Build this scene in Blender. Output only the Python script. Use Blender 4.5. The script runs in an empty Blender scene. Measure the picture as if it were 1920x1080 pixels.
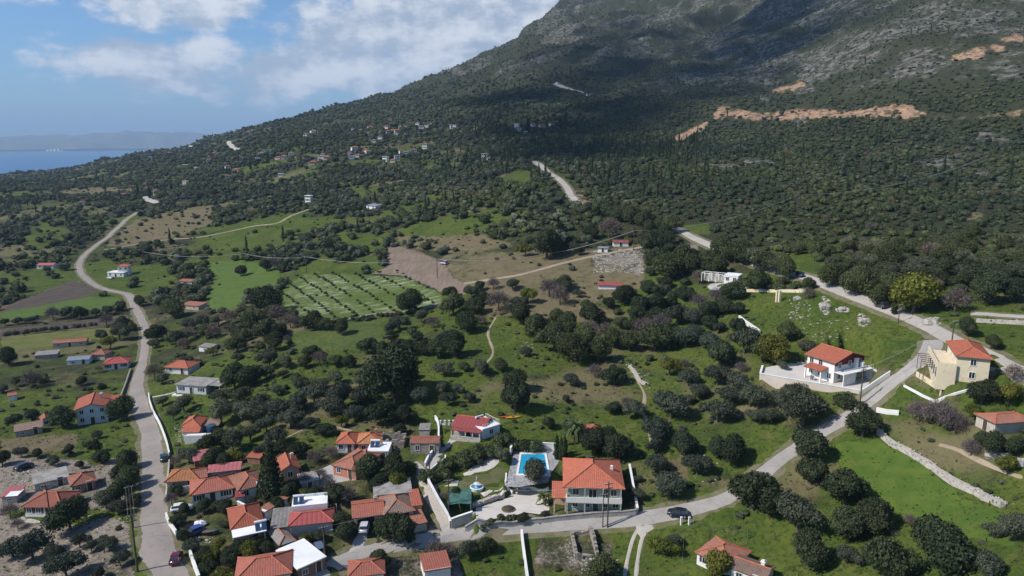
import bpy, math, random
import numpy as np
from mathutils import Vector, Matrix, geometry
S = bpy.context.scene
COL = S.collection
R = math.radians
random.seed(11)
rng = np.random.default_rng(11)

# ------------------------------------------------------------------ camera
F = 1346.0                    # focal length in pixels of the 1920 px wide photograph
PITCH = R(11.66)
ZC = 72.0
cd = bpy.data.cameras.new('camera')
cd.sensor_width = 36.0
cd.lens = F / 1920 * 36.0
cd.clip_start = 1.0
cd.clip_end = 200000.0
cam = bpy.data.objects.new('camera', cd)
COL.objects.link(cam)
cam.location = (0, 0, ZC)
cam.rotation_euler = (math.pi / 2 - PITCH, 0, 0)
S.camera = cam

# ------------------------------------------------------------------ light and exposure
SUN_EL, SUN_AZ = R(43), R(-108)      # azimuth from +Y towards +X: the sun stands to the sea side, a little behind the camera
SKY_STRENGTH = 0.085
SUN_STRENGTH = 3.4
HAZE_DENSITY = 6.2e-5
S.view_settings.view_transform = 'Standard'
S.view_settings.look = 'None'
S.view_settings.gamma = 1.0
S.view_settings.use_curve_mapping = False
S.view_settings.exposure = 0.66

world = bpy.data.worlds.new('World')
S.world = world
world.use_nodes = True
nt = world.node_tree
nt.nodes.clear()


def N(tree, typ, **kw):
    n = tree.nodes.new(typ)
    for k, v in kw.items():
        if k.startswith('i_'):
            key = k[2:]
            key = int(key) if key.isdigit() else key.replace('_', ' ')
            n.inputs[key].default_value = v
        else:
            setattr(n, k, v)
    return n


def mth(tree, op, a, b=None, c=None, clamp=False):
    n = tree.nodes.new('ShaderNodeMath')
    n.operation = op
    n.use_clamp = clamp
    for i, v in enumerate((a, b, c)):
        if v is None:
            continue
        if isinstance(v, (int, float)):
            n.inputs[i].default_value = v
        else:
            tree.links.new(v, n.inputs[i])
    return n.outputs[0]


def smooth(tree, val, lo, hi):
    n = tree.nodes.new('ShaderNodeMapRange')
    n.interpolation_type = 'SMOOTHSTEP'
    tree.links.new(val, n.inputs[0])
    n.inputs[1].default_value = lo
    n.inputs[2].default_value = hi
    return n.outputs[0]


def mixc(tree, fac, a, b, mode='MIX'):
    n = tree.nodes.new('ShaderNodeMix')
    n.data_type = 'RGBA'
    n.blend_type = mode
    for sock, v in ((n.inputs[0], fac), (n.inputs[6], a), (n.inputs[7], b)):
        if isinstance(v, (int, float)):
            sock.default_value = v
        elif isinstance(v, tuple):
            sock.default_value = (v + (1.0,))[:4]
        else:
            tree.links.new(v, sock)
    return n.outputs[2]


def build_world():
    t = nt
    out = N(t, 'ShaderNodeOutputWorld')
    bg = N(t, 'ShaderNodeBackground')
    sky = N(t, 'ShaderNodeTexSky', sky_type='NISHITA')
    sky.sun_disc = False
    sky.sun_elevation = SUN_EL
    sky.sun_rotation = SUN_AZ
    sky.altitude = 200.0
    sky.air_density = 1.0
    sky.dust_density = 0.6
    sky.ozone_density = 1.6
    tc = N(t, 'ShaderNodeTexCoord')
    sep = N(t, 'ShaderNodeSeparateXYZ')
    t.links.new(tc.outputs['Generated'], sep.inputs[0])
    az = mth(t, 'ARCTAN2', sep.outputs[0], sep.outputs[1])
    el = mth(t, 'ARCSINE', sep.outputs[2])
    comb = N(t, 'ShaderNodeCombineXYZ')
    t.links.new(az, comb.inputs[0])
    t.links.new(mth(t, 'MULTIPLY', el, 1.7), comb.inputs[1])

    def fbm(vec, scale, det, off=(0, 0, 0), rough=0.55):
        mp = N(t, 'ShaderNodeMapping')
        mp.inputs['Location'].default_value = off
        t.links.new(vec, mp.inputs[0])
        n = N(t, 'ShaderNodeTexNoise')
        n.inputs['Scale'].default_value = scale
        n.inputs['Detail'].default_value = det
        n.inputs['Roughness'].default_value = rough
        t.links.new(mp.outputs[0], n.inputs['Vector'])
        return n.outputs[0]
    # cloud banks: (azimuth, elevation, half width, half height, weight), in the sky itself
    banks = [(-0.455, 0.160, 0.075, 0.055, .70), (-0.385, 0.162, 0.08, 0.040, .72), (-0.44, 0.088, 0.14, 0.042, .74),
             (-0.30, 0.085, 0.19, 0.045, .66), (-0.52, 0.060, 0.05, 0.011, .42), (-0.575, 0.152, 0.075, 0.014, .42),
             (-0.63, 0.158, 0.05, 0.012, .40),
             (-0.17, 0.135, 0.16, 0.07, .72), (-0.16, 0.085, 0.19, 0.05, .74), (-0.03, 0.150, 0.16, 0.10, .9),
             (-0.25, 0.155, 0.06, 0.02, .40), (0.25, 0.20, 0.25, 0.12, .6), (0.6, 0.25, 0.3, 0.12, .5),
             (-0.1, 0.42, 0.35, 0.12, .4), (-1.2, 0.22, 0.3, 0.08, .45), (-1.9, 0.15, 0.3, 0.07, .45), (1.6, 0.3, 0.4, 0.15, .5),
             (2.6, 0.2, 0.4, 0.1, .5)]
    cov = None
    for (a0, e0, wa, we, w) in banks:
        dx = mth(t, 'DIVIDE', mth(t, 'SUBTRACT', az, a0), wa)
        dy = mth(t, 'DIVIDE', mth(t, 'SUBTRACT', el, e0), we)
        r2 = mth(t, 'ADD', mth(t, 'MULTIPLY', dx, dx), mth(t, 'MULTIPLY', dy, dy))
        g = mth(t, 'MULTIPLY', mth(t, 'EXPONENT', mth(t, 'MULTIPLY', r2, -0.9)), w)
        cov = g if cov is None else mth(t, 'MAXIMUM', cov, g)
    n1 = fbm(comb.outputs[0], 11.0, 9.0, (0, 0, 0), .6)
    n2 = fbm(comb.outputs[0], 11.0, 9.0, (0.018, -0.032, 0), .6)
    dens = mth(t, 'ADD', mth(t, 'MULTIPLY', mth(t, 'SUBTRACT', n1, 0.5), 1.35), mth(t, 'SUBTRACT', cov, 0.325))
    dens2 = mth(t, 'ADD', mth(t, 'MULTIPLY', mth(t, 'SUBTRACT', n2, 0.5), 1.35), mth(t, 'SUBTRACT', cov, 0.325))
    alpha = mth(t, 'MULTIPLY', smooth(t, dens, -0.04, 0.24), 0.93)
    lit = smooth(t, mth(t, 'SUBTRACT', dens, dens2), -0.16, 0.20)
    ccol = mixc(t, lit, (3.2, 3.8, 4.75), (6.3, 6.5, 6.9))
    thin = smooth(t, fbm(comb.outputs[0], 3.0, 5.0, (3, 1, 0)), 0.52, 0.85)
    ccol = mixc(t, mth(t, 'MULTIPLY', thin, 0.0), ccol, (7, 7.2, 7.5))
    blue = mixc(t, smooth(t, el, 0.0, 0.35), (.47, .69, .98), (.60, .78, .96))
    skyc = mixc(t, 1.0, sky.outputs[0], blue, 'MULTIPLY')
    col = mixc(t, alpha, skyc, ccol)
    t.links.new(col, bg.inputs[0])
    bg.inputs[1].default_value = SKY_STRENGTH
    t.links.new(bg.outputs[0], out.inputs[0])


build_world()
world.cycles.sampling_method = 'MANUAL'
world.cycles.sample_map_resolution = 1024

sl = bpy.data.lights.new('sun', 'SUN')
sl.energy = SUN_STRENGTH
sl.angle = R(0.53)
sl.color = (1.0, 0.945, 0.87)
sun = bpy.data.objects.new('sun', sl)
COL.objects.link(sun)
sd = Vector((math.sin(SUN_AZ) * math.cos(SUN_EL), math.cos(SUN_AZ) * math.cos(SUN_EL), math.sin(SUN_EL)))
sun.rotation_euler = sd.to_track_quat('Z', 'Y').to_euler()
sun.location = (0, 0, 500)
S.cycles.max_bounces = 5
S.cycles.diffuse_bounces = 2
S.cycles.glossy_bounces = 2
S.cycles.transmission_bounces = 3
S.cycles.volume_bounces = 0
S.cycles.use_denoising = True
S.cycles.denoiser = 'OPENIMAGEDENOISE'
S.cycles.denoising_prefilter = 'ACCURATE'

# ------------------------------------------------------------------ terrain: one height field in polar cells round the viewpoint


def ray(px, py):
    x = (px - 960.0) / F
    v = -(py - 540.0) / F
    dy = math.cos(PITCH) + v * math.sin(PITCH)
    dz = -math.sin(PITCH) + v * math.cos(PITCH)
    return math.atan2(x, dy), dz / math.hypot(x, dy)


ROWS = [1080, 960, 860, 760, 680, 600, 520, 450, 400, 350, 300, 260, 210, 150, 80, 0, -100]
DIST = {
    0: [145, 174, 210, 268, 334, 421, 557, 750, 980, 1500],
    250: [131, 155, 189, 239, 299, 382, 494, 641, 800, 1150, 1900],
    500: [122, 141, 164, 200, 241, 305, 405, 520, 640, 830, 1080, 1400],
    750: [116.6, 132, 152, 180, 214, 268, 334, 420, 500, 640, 850, 1050, 1450],
    960: [115, 130, 148, 172, 199, 241, 293, 355, 410, 500, 680, 880, 1150, 1550, 2250],
    1200: [115.6, 130.5, 148, 173, 199, 233, 275, 335, 395, 490, 640, 800, 1000, 1300, 1700, 2300, 2900],
    1450: [117.5, 132, 147, 165, 185, 215, 250, 305, 370, 460, 590, 720, 870, 1100, 1400, 1800, 2300],
    1700: [120.6, 135, 149, 163, 174.5, 200, 235, 300, 370, 460, 570, 660, 740, 840, 1000, 1250, 1600],
    1920: [124, 135, 145.6, 157, 173, 200, 240, 300, 365, 450, 550, 630, 700, 790, 920, 1100, 1400],
}
SKYLINE = [(0, 332, 2400), (125, 314, 2500), (250, 294, 2500), (350, 272, 2450), (430, 250, 2300), (500, 232, 2150), (560, 221, 2100),
           (640, 200, 2100), (700, 185, 2100), (750, 166, 2100), (850, 133, 2150), (900, 108, 2250), (950, 80, 2350), (985, 55, 2500), (1010, 32, 2650), (1060, 0, 2850)]
P, Q = [], []
for c, ds in DIST.items():
    for r_, d_ in zip(ROWS, ds):
        P.append(ray(c, r_)); Q.append(math.log(d_))
for (c, r_, d_) in SKYLINE:
    P.append(ray(c, r_)); Q.append(math.log(d_))
P = np.array(P); Q = np.array(Q)
SC = np.array([0.30, 0.10])


def tps(r2):
    return 0.5 * r2 * np.log(np.maximum(r2, 1e-12))


def rbf_fit(P, Q, lam=2e-3):
    X = P / SC
    n = len(X)
    K = tps(((X[:, None] - X[None]) ** 2).sum(-1)) + lam * np.eye(n)
    A = np.zeros((n + 3, n + 3))
    A[:n, :n] = K
    A[:n, n] = 1; A[:n, n + 1:] = X; A[n, :n] = 1; A[n + 1:, :n] = X.T
    return X, np.linalg.solve(A, np.concatenate([Q, np.zeros(3)]))


RX, RW = rbf_fit(P, Q)


def rbf(a, s):
    X = np.stack([a, s], -1) / SC
    n = len(RX)
    return tps(((X[:, None] - RX[None]) ** 2).sum(-1)) @ RW[:n] + RW[n] + X @ RW[n + 1:]


def hash2(ix, iy, seed):
    h = (ix.astype(np.int64) * 374761393 + iy.astype(np.int64) * 668265263 + seed * 974634777) & 0x7fffffff
    h = ((h ^ (h >> 13)) * 1274126177) & 0x7fffffff
    return ((h ^ (h >> 16)) & 0xffff) / 65535.0


def vnoise(x, y, seed=0):
    ix, iy = np.floor(x), np.floor(y)
    fx, fy = x - ix, y - iy
    fx = fx * fx * fx * (fx * (fx * 6 - 15) + 10); fy = fy * fy * fy * (fy * (fy * 6 - 15) + 10)
    a, b = hash2(ix, iy, seed), hash2(ix + 1, iy, seed)
    c, d = hash2(ix, iy + 1, seed), hash2(ix + 1, iy + 1, seed)
    return (a * (1 - fx) + b * fx) * (1 - fy) + (c * (1 - fx) + d * fx) * fy


def fbm2(x, y, seed=0, octv=4, gain=0.5):
    s, a, t = 0.0, 1.0, 0.0
    for o in range(octv):
        s = s + a * (vnoise(x + 17.3 * o, y - 9.1 * o, seed + o) * 2 - 1)
        t += a
        a *= gain; x = x * 2.03; y = y * 2.03
    return s / t


AZ = np.concatenate([np.linspace(-1.9, -0.80, 16)[:-1], np.linspace(-0.80, 0.80, 641), np.linspace(0.80, 1.9, 16)[1:]])
LD = np.linspace(math.log(22.0), math.log(9500.0), 600)
DG = np.exp(LD)
Z = np.zeros((len(AZ), len(LD)))
sky_az = np.array([ray(c, r_)[0] for c, r_, _ in SKYLINE])
sky_s = np.array([ray(c, r_)[1] for c, r_, _ in SKYLINE])
for j, a in enumerate(AZ):
    ac = min(max(a, -0.66), 0.66)
    px = 960 + F * math.tan(ac) * 0.98
    s_top = ray(px, -100)[1]
    if ac < sky_az[-1] + 0.06:
        s_top = min(s_top, np.interp(ac, sky_az, sky_s) + max(0, ac - sky_az[-1]) * 1.4)
    s_bot = -0.66 + 0.30 * (abs(ac) / 0.62) ** 2 * 0.75
    ss = np.linspace(s_bot, s_top, 160)
    ld = rbf(np.full(160, ac), ss)
    ld = np.maximum.accumulate(ld + np.arange(160) * 1e-5)
    d = np.exp(ld)
    zz = ZC + ss * d
    z = np.interp(LD, ld, ss) * DG + ZC
    z[DG < d[0]] = zz[0]
    far = DG > d[-1]
    k = np.interp(ac, [-0.6, -0.2, 0.2], [0.10, 0.16, 0.30])
    z[far] = zz[-1] - k * (DG[far] - d[-1]) - 4e-5 * (DG[far] - d[-1]) ** 2
    Z[j] = np.maximum(z, -262)
GX = np.sin(AZ)[:, None] * DG[None]
GY = np.cos(AZ)[:, None] * DG[None]
# relief: gullies and knolls on the far slopes, gentle unevenness near by
amp = np.clip((DG - 330) / 900, 0, 1)[None] * (0.011 + 0.010 * np.clip((AZ + .05) / .25, 0, 1))[:, None] * np.minimum(DG, 3000)[None]
wx = GX + 60 * fbm2(GX / 300, GY / 300, 5); wy = GY + 60 * fbm2(GX / 300, GY / 300, 9)
rid = 1 - np.abs(fbm2(wx / 330, wy / 420, 21, 4))
relief = (rid - 0.72) * 1.6 + fbm2(GX / 75, GY / 75, 31, 4) * 0.55
amp = amp * np.clip(.35 + (AZ + .62) / .45, .35, 1)[:, None]
Z += amp * relief
Z += fbm2(GX / 9, GY / 9, 41, 3) * 0.16 * np.clip((DG - 60) / 60, 0, 1)[None] + fbm2(GX / 40, GY / 40, 43, 2) * 0.5


def Hs(x, y):
    x = np.asarray(x, float); y = np.asarray(y, float)
    a = np.interp(np.arctan2(x, y), AZ, np.arange(len(AZ)))
    l = (np.log(np.maximum(np.hypot(x, y), 22.1)) - LD[0]) / (LD[1] - LD[0])
    l = np.clip(l, 0, len(LD) - 1.001)
    i, k = np.minimum(a.astype(int), len(AZ) - 2), l.astype(int)
    fa, fl = a - i, l - k
    return (Z[i, k] * (1 - fa) * (1 - fl) + Z[i + 1, k] * fa * (1 - fl) + Z[i, k + 1] * (1 - fa) * fl + Z[i + 1, k + 1] * fa * fl)


def H(x, y):
    return float(Hs(x, y))


def gp(px, py):
    """the ground point seen at a pixel of the photograph"""
    a, s = ray(px, py)
    ai = np.interp(a, AZ, np.arange(len(AZ)))
    i = int(ai); f = ai - i
    col = (Z[i] * (1 - f) + Z[i + 1] * f - ZC) / DG
    k = np.argmax(col >= s)
    if col[k] < s:
        k = int(np.argmax(col))
        d = DG[k]
    elif k == 0:
        d = DG[0]
    else:
        d = DG[k - 1] + (DG[k] - DG[k - 1]) * (s - col[k - 1]) / max(col[k] - col[k - 1], 1e-9)
    x, y = math.sin(a) * d, math.cos(a) * d
    return Vector((x, y, H(x, y)))


def proj(x, y, z):
    dz = z - ZC
    yc = y * math.cos(PITCH) - dz * math.sin(PITCH)
    vc = y * math.sin(PITCH) + dz * math.cos(PITCH)
    return 960 + F * x / yc, 540 - F * vc / yc


def plane_pt(px, py, z):
    """where the line of sight of a pixel meets the level z"""
    a, s = ray(px, py)
    d = (z - ZC) / s
    return Vector((math.sin(a) * d, math.cos(a) * d, z))


def depth_at(p):
    return p.y * math.cos(PITCH) - (p.z - ZC) * math.sin(PITCH)


def flatten(x, y, hw, hd, rot, z, soft=4.0):
    """cut a level pad for a building"""
    c, s = math.cos(rot), math.sin(rot)
    dx, dy = GX - x, GY - y
    u = np.abs(dx * c + dy * s) - hw
    v = np.abs(-dx * s + dy * c) - hd
    d = np.maximum(np.maximum(u, v), 0)
    w = np.clip(1 - d / soft, 0, 1)
    w = w * w * (3 - 2 * w)
    Z[:] = Z * (1 - w) + z * w


def pip(px, py, poly):
    px = np.asarray(px); py = np.asarray(py)
    ins = np.zeros(px.shape, bool)
    n = len(poly)
    for i in range(n):
        x1, y1 = poly[i]; x2, y2 = poly[(i + 1) % n]
        if y1 == y2:
            continue
        c = ((y1 > py) != (y2 > py)) & (px < (x2 - x1) * (py - y1) / (y2 - y1) + x1)
        ins ^= c
    return ins
# ------------------------------------------------------------------ materials


def new_mat(name):
    m = bpy.data.materials.new(name)
    m.use_nodes = True
    t = m.node_tree
    t.nodes.clear()
    out = N(t, 'ShaderNodeOutputMaterial')
    b = N(t, 'ShaderNodeBsdfPrincipled')
    b.inputs['Specular IOR Level'].default_value = 0.25
    t.links.new(b.outputs[0], out.inputs[0])
    return m, t, b, out


def noise(t, vec, scale, det=4.0, rough=0.55):
    n = N(t, 'ShaderNodeTexNoise')
    n.inputs['Scale'].default_value = scale
    n.inputs['Detail'].default_value = det
    n.inputs['Roughness'].default_value = rough
    if vec is not None:
        t.links.new(vec, n.inputs['Vector'])
    return n.outputs[0]


def bump(t, b, h, strength, dist):
    n = N(t, 'ShaderNodeBump')
    n.inputs['Strength'].default_value = strength
    n.inputs['Distance'].default_value = dist
    t.links.new(h, n.inputs['Height'])
    t.links.new(n.outputs[0], b.inputs['Normal'])


def pm(name, c1, c2=None, scale=1.0, rough=0.85, bmp=0.0, var=0.0, isl=0.0, spec=0.25, c3=None, scale3=6.0, metal=0.0):
    """plain procedural surface: two tones mixed by noise, a third one in patches, optional per-object and per-island variation"""
    m, t, b, out = new_mat(name)
    g = N(t, 'ShaderNodeNewGeometry')
    vec = g.outputs['Position']
    n = noise(t, vec, scale, 5)
    c = mixc(t, smooth(t, n, 0.35, 0.66), c1, c2 or tuple(v * 0.82 for v in c1))
    if c3:
        c = mixc(t, smooth(t, noise(t, vec, scale3, 4, 0.65), 0.54, 0.70), c, c3)
    if var or isl:
        oi = N(t, 'ShaderNodeObjectInfo')
        v = mth(t, 'ADD', mth(t, 'MULTIPLY', oi.outputs['Random'], var), mth(t, 'MULTIPLY', g.outputs['Random Per Island'], isl))
        v = mth(t, 'ADD', v, 1 - (var + isl) / 2)
        mm = N(t, 'ShaderNodeVectorMath', operation='SCALE')
        t.links.new(c, mm.inputs[0]); t.links.new(v, mm.inputs['Scale'])
        c = mm.outputs[0]
    t.links.new(c, b.inputs['Base Color'])
    b.inputs['Roughness'].default_value = rough
    b.inputs['Specular IOR Level'].default_value = spec
    b.inputs['Metallic'].default_value = metal
    if bmp:
        bump(t, b, noise(t, vec, scale * 6, 4, 0.6), 0.6, bmp)
    return m


def leaf_mat(name, c1, c2, var=0.45, isl=0.55, hue=(0.0, 0.0, 0.0), trans=0.18):
    m, t, b, out = new_mat(name)
    g = N(t, 'ShaderNodeNewGeometry')
    oi = N(t, 'ShaderNodeObjectInfo')
    c = mixc(t, g.outputs['Random Per Island'], c1, c2)
    c = mixc(t, mth(t, 'MULTIPLY', oi.outputs['Random'], 0.7), c, tuple(max(0.004, (a + b_) / 2 + h) for a, b_, h in zip(c1, c2, hue)))
    sp = noise(t, oi.outputs['Location'], .013, 4, .65)      # stands of different species
    c = mixc(t, mth(t, 'MULTIPLY', smooth(t, sp, .46, .62), .75), c, (c2[0] * 1.12 + .003, c2[1] * 1.08, c2[2] * .92))
    c = mixc(t, mth(t, 'MULTIPLY', smooth(t, sp, .52, .36), .55), c, (c1[0] * .9, c1[1] * .95, c1[2] * 1.25))
    wn = N(t, 'ShaderNodeTexWhiteNoise', noise_dimensions='1D')
    t.links.new(oi.outputs['Random'], wn.inputs['W'])
    v = mth(t, 'ADD', mth(t, 'MULTIPLY', wn.outputs[0], var), mth(t, 'MULTIPLY', g.outputs['Random Per Island'], isl))
    v = mth(t, 'ADD', v, 1 - (var + isl) / 2)
    mm = N(t, 'ShaderNodeVectorMath', operation='SCALE')
    t.links.new(c, mm.inputs[0]); t.links.new(v, mm.inputs['Scale'])
    b.inputs['Roughness'].default_value = 0.75
    b.inputs['Specular IOR Level'].default_value = 0.12
    t.links.new(mm.outputs[0], b.inputs['Base Color'])
    if trans:
        tr = N(t, 'ShaderNodeBsdfTranslucent')
        t.links.new(mm.outputs[0], tr.inputs[0])
        mx = N(t, 'ShaderNodeMixShader')
        mx.inputs[0].default_value = trans
        t.links.new(b.outputs[0], mx.inputs[1]); t.links.new(tr.outputs[0], mx.inputs[2])
        t.links.new(mx.outputs[0], out.inputs[0])
    return m


def roof_mat(name, c1, c2, c3, period=0.42, age=0.3):
    """clay tiles: ribs down the slope, courses across it, single tiles toned differently, lichen patches"""
    m, t, b, out = new_mat(name)
    uv = N(t, 'ShaderNodeUVMap')
    sep = N(t, 'ShaderNodeSeparateXYZ')
    t.links.new(uv.outputs[0], sep.inputs[0])
    u = mth(t, 'DIVIDE', sep.outputs[0], period)
    v = mth(t, 'DIVIDE', sep.outputs[1], 0.40)
    cell = N(t, 'ShaderNodeCombineXYZ')
    t.links.new(mth(t, 'FLOOR', u), cell.inputs[0]); t.links.new(mth(t, 'FLOOR', v), cell.inputs[1])
    wn = N(t, 'ShaderNodeTexWhiteNoise', noise_dimensions='2D')
    t.links.new(cell.outputs[0], wn.inputs['Vector'])
    g = N(t, 'ShaderNodeNewGeometry')
    c = mixc(t, wn.outputs[0], c1, c2)
    c = mixc(t, mth(t, 'MULTIPLY', smooth(t, noise(t, g.outputs['Position'], 0.7, 6, 0.7), 0.48, 0.72), age), c, c3)
    fr = mth(t, 'FRACT', u)
    groove = smooth(t, mth(t, 'ABSOLUTE', mth(t, 'SUBTRACT', fr, 0.5)), 0.30, 0.5)
    c = mixc(t, mth(t, 'MULTIPLY', groove, 0.35), c, tuple(x * 0.55 for x in c1))
    t.links.new(c, b.inputs['Base Color'])
    b.inputs['Roughness'].default_value = 0.8
    b.inputs['Specular IOR Level'].default_value = 0.2
    oi = N(t, 'ShaderNodeObjectInfo')
    c = mixc(t, mth(t, 'MULTIPLY', smooth(t, noise(t, g.outputs['Position'], 2.6, 5, .7), .5, .7), .35 * age + .1), c, tuple(x * .5 for x in c3))
    sc = N(t, 'ShaderNodeVectorMath', operation='SCALE')
    t.links.new(c, sc.inputs[0]); t.links.new(mth(t, 'ADD', mth(t, 'MULTIPLY', oi.outputs['Random'], .4), .78), sc.inputs['Scale'])
    t.links.new(sc.outputs[0], b.inputs['Base Color'])
    h = mth(t, 'ADD', mth(t, 'MULTIPLY', mth(t, 'SINE', mth(t, 'MULTIPLY', fr, math.pi)), 1.0), mth(t, 'MULTIPLY', mth(t, 'FRACT', v), 0.25))
    bump(t, b, h, 0.55, 0.07)
    return m


M = {}
M['roof_orange'] = roof_mat('roof_orange', (.42, .130, .078), (.345, .105, .063), (.26, .115, .08), age=.25)
M['roof_terra'] = roof_mat('roof_terra', (.33, .112, .078), (.265, .092, .066), (.21, .12, .095), age=.4)
M['roof_faded'] = roof_mat('roof_faded', (.36, .155, .105), (.27, .115, .08), (.19, .14, .11), age=.55)
M['roof_old'] = roof_mat('roof_old', (.25, .165, .125), (.19, .125, .10), (.16, .145, .125), age=.7)
M['roof_tan'] = roof_mat('roof_tan', (.42, .19, .085), (.34, .13, .06), (.30, .20, .11), .6, .4)
M['roof_red'] = roof_mat('roof_red', (.31, .072, .070), (.27, .066, .064), (.22, .09, .08), .9, .2)
M['roof_pink'] = roof_mat('roof_pink', (.36, .12, .125), (.31, .10, .105), (.24, .13, .13), .9, .5)
M['roof_grey'] = roof_mat('roof_grey', (.25, .235, .22), (.19, .18, .17), (.13, .12, .11), .7, .8)
M['roof_blue'] = roof_mat('roof_blue', (.19, .23, .28), (.16, .20, .25), (.15, .16, .17), .7, .4)
M['white'] = pm('white_plaster', (.74, .73, .71), (.68, .67, .645), .35, c3=(.60, .58, .55), scale3=.5, bmp=.01)
M['cream'] = pm('cream_plaster', (.70, .60, .42), (.62, .53, .38), .3, c3=(.55, .47, .34), scale3=.8)
M['bluewhite'] = pm('blue_or_shaded_plaster', (.58, .62, .66), (.53, .57, .61), .35, c3=(.48, .51, .54), scale3=.5)  # pale blue paint; on the gable house it is shade put into white
M['sage'] = pm('sage_plaster', (.38, .42, .36), (.33, .37, .32), .3)
M['salmon'] = pm('salmon_plaster', (.52, .20, .14), (.44, .17, .12), .4, c3=(.40, .25, .2), scale3=.9)
M['peach'] = pm('peach_plaster', (.60, .40, .27), (.52, .34, .23), .4)
M['beige'] = pm('beige_render', (.48, .43, .36), (.42, .37, .31), .4, c3=(.35, .31, .26), scale3=.5)
M['stone'] = pm('rubble_stone', (.34, .30, .26), (.22, .19, .165), 2.2, c3=(.12, .11, .095), scale3=1.6, bmp=.06)
M['pale_stone'] = pm('pale_stone', (.50, .46, .41), (.36, .33, .29), 1.8, c3=(.20, .18, .16), scale3=1.4, bmp=.06)
M['brick'] = pm('bare_brick', (.30, .15, .10), (.22, .11, .08), 1.2)
M['siding'] = pm('grey_siding', (.44, .40, .38), (.40, .365, .35), .5)
M['concrete'] = pm('concrete', (.38, .36, .34), (.28, .265, .25), .5, c3=(.20, .19, .18), scale3=.7, bmp=.01)
M['slab'] = pm('weathered_slab', (.33, .31, .285), (.23, .215, .20), .45, c3=(.15, .14, .13), scale3=.5, bmp=.02)
M['white_flat'] = pm('white_flat_roof', (.80, .80, .79), (.70, .70, .70), .3)
M['dark_red'] = pm('dark_red_paint', (.20, .035, .03), (.16, .03, .025), .5)
M['glass'] = pm('window_glass', (.02, .025, .03), (.035, .04, .05), .8, rough=.12, spec=.6)
M['shutter_green'] = pm('green_shutter', (.05, .085, .075), (.04, .07, .06), .5)
M['shutter_brown'] = pm('brown_shutter', (.10, .055, .035), (.08, .045, .03), .5)
M['frame_white'] = pm('white_frame', (.75, .75, .73), (.66, .66, .64), .5)
M['wood'] = pm('weathered_wood', (.16, .115, .085), (.11, .08, .06), 1.5, bmp=.01)
M['pole_wood'] = pm('pole_wood', (.11, .085, .065), (.07, .055, .045), 2.0)
M['bark'] = pm('tree_bark', (.13, .105, .085), (.085, .07, .058), 2.0, bmp=.03)
M['metal'] = pm('grey_metal', (.42, .43, .44), (.34, .35, .36), .8, rough=.45, spec=.5, metal=.3)
M['dark'] = pm('opening_shade', (.02, .019, .018), (.014, .013, .012), 1.0)  # near-black colour stands for the shade inside openings
M['solar'] = pm('solar_collector', (.02, .05, .11), (.03, .06, .12), 1.0, rough=.15, spec=.6)
M['tank'] = pm('white_tank', (.72, .73, .74), (.62, .63, .64), 1.0, rough=.4)
M['net'] = pm('green_net', (.045, .12, .10), (.06, .15, .125), .9)
M['hood'] = pm('faded_tarpaulin', (.24, .225, .21), (.19, .175, .165), .8)
M['ridge'] = pm('ridge_clay', (.46, .15, .08), (.34, .11, .06), 1.5)
M['ridge_grey'] = pm('ridge_mortar', (.40, .32, .28), (.32, .26, .22), 1.5)
M['rubber'] = pm('tyre_rubber', (.02, .02, .02), (.03, .03, .03), 3.0)
M['lamp'] = pm('lamp_glass', (.75, .76, .78), (.65, .66, .68), 3.0, rough=.15)
M['rock'] = pm('limestone', (.40, .375, .335), (.28, .265, .24), .6, c3=(.17, .16, .145), scale3=1.2, bmp=.08)
M['water_blue'] = None

L_OLIVE = leaf_mat('olive_leaves', (.042, .054, .034), (.096, .110, .072), var=.55, hue=(.003, .0, .003))
L_EVER = leaf_mat('evergreen_leaves', (.026, .040, .020), (.066, .084, .038), var=.6, hue=(.006, .0, .003))
L_LIME = leaf_mat('citrus_leaves', (.060, .085, .014), (.135, .150, .030), hue=(.04, .0, .0))
L_CYP = leaf_mat('cypress_leaves', (.018, .032, .014), (.042, .062, .026))
L_PALM = leaf_mat('palm_leaves', (.045, .065, .022), (.11, .13, .05))
L_TWIG = leaf_mat('bare_twigs', (.095, .080, .070), (.165, .140, .124), hue=(.012, -.002, .008), trans=0)
L_DRYBUSH = leaf_mat('dry_bush_twigs', (.15, .11, .06), (.25, .19, .10), hue=(.02, .02, -.02), trans=.1)


def gloss(name, c, rough=.25):
    m, t, b, out = new_mat(name)
    g = N(t, 'ShaderNodeNewGeometry')
    n = noise(t, g.outputs['Position'], 1.3, 4)
    t.links.new(mixc(t, n, c, tuple(x * .8 + .01 for x in c)), b.inputs['Base Color'])
    b.inputs['Roughness'].default_value = rough
    b.inputs['Specular IOR Level'].default_value = 0.5
    b.inputs['Coat Weight'].default_value = 0.3
    return m


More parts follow.
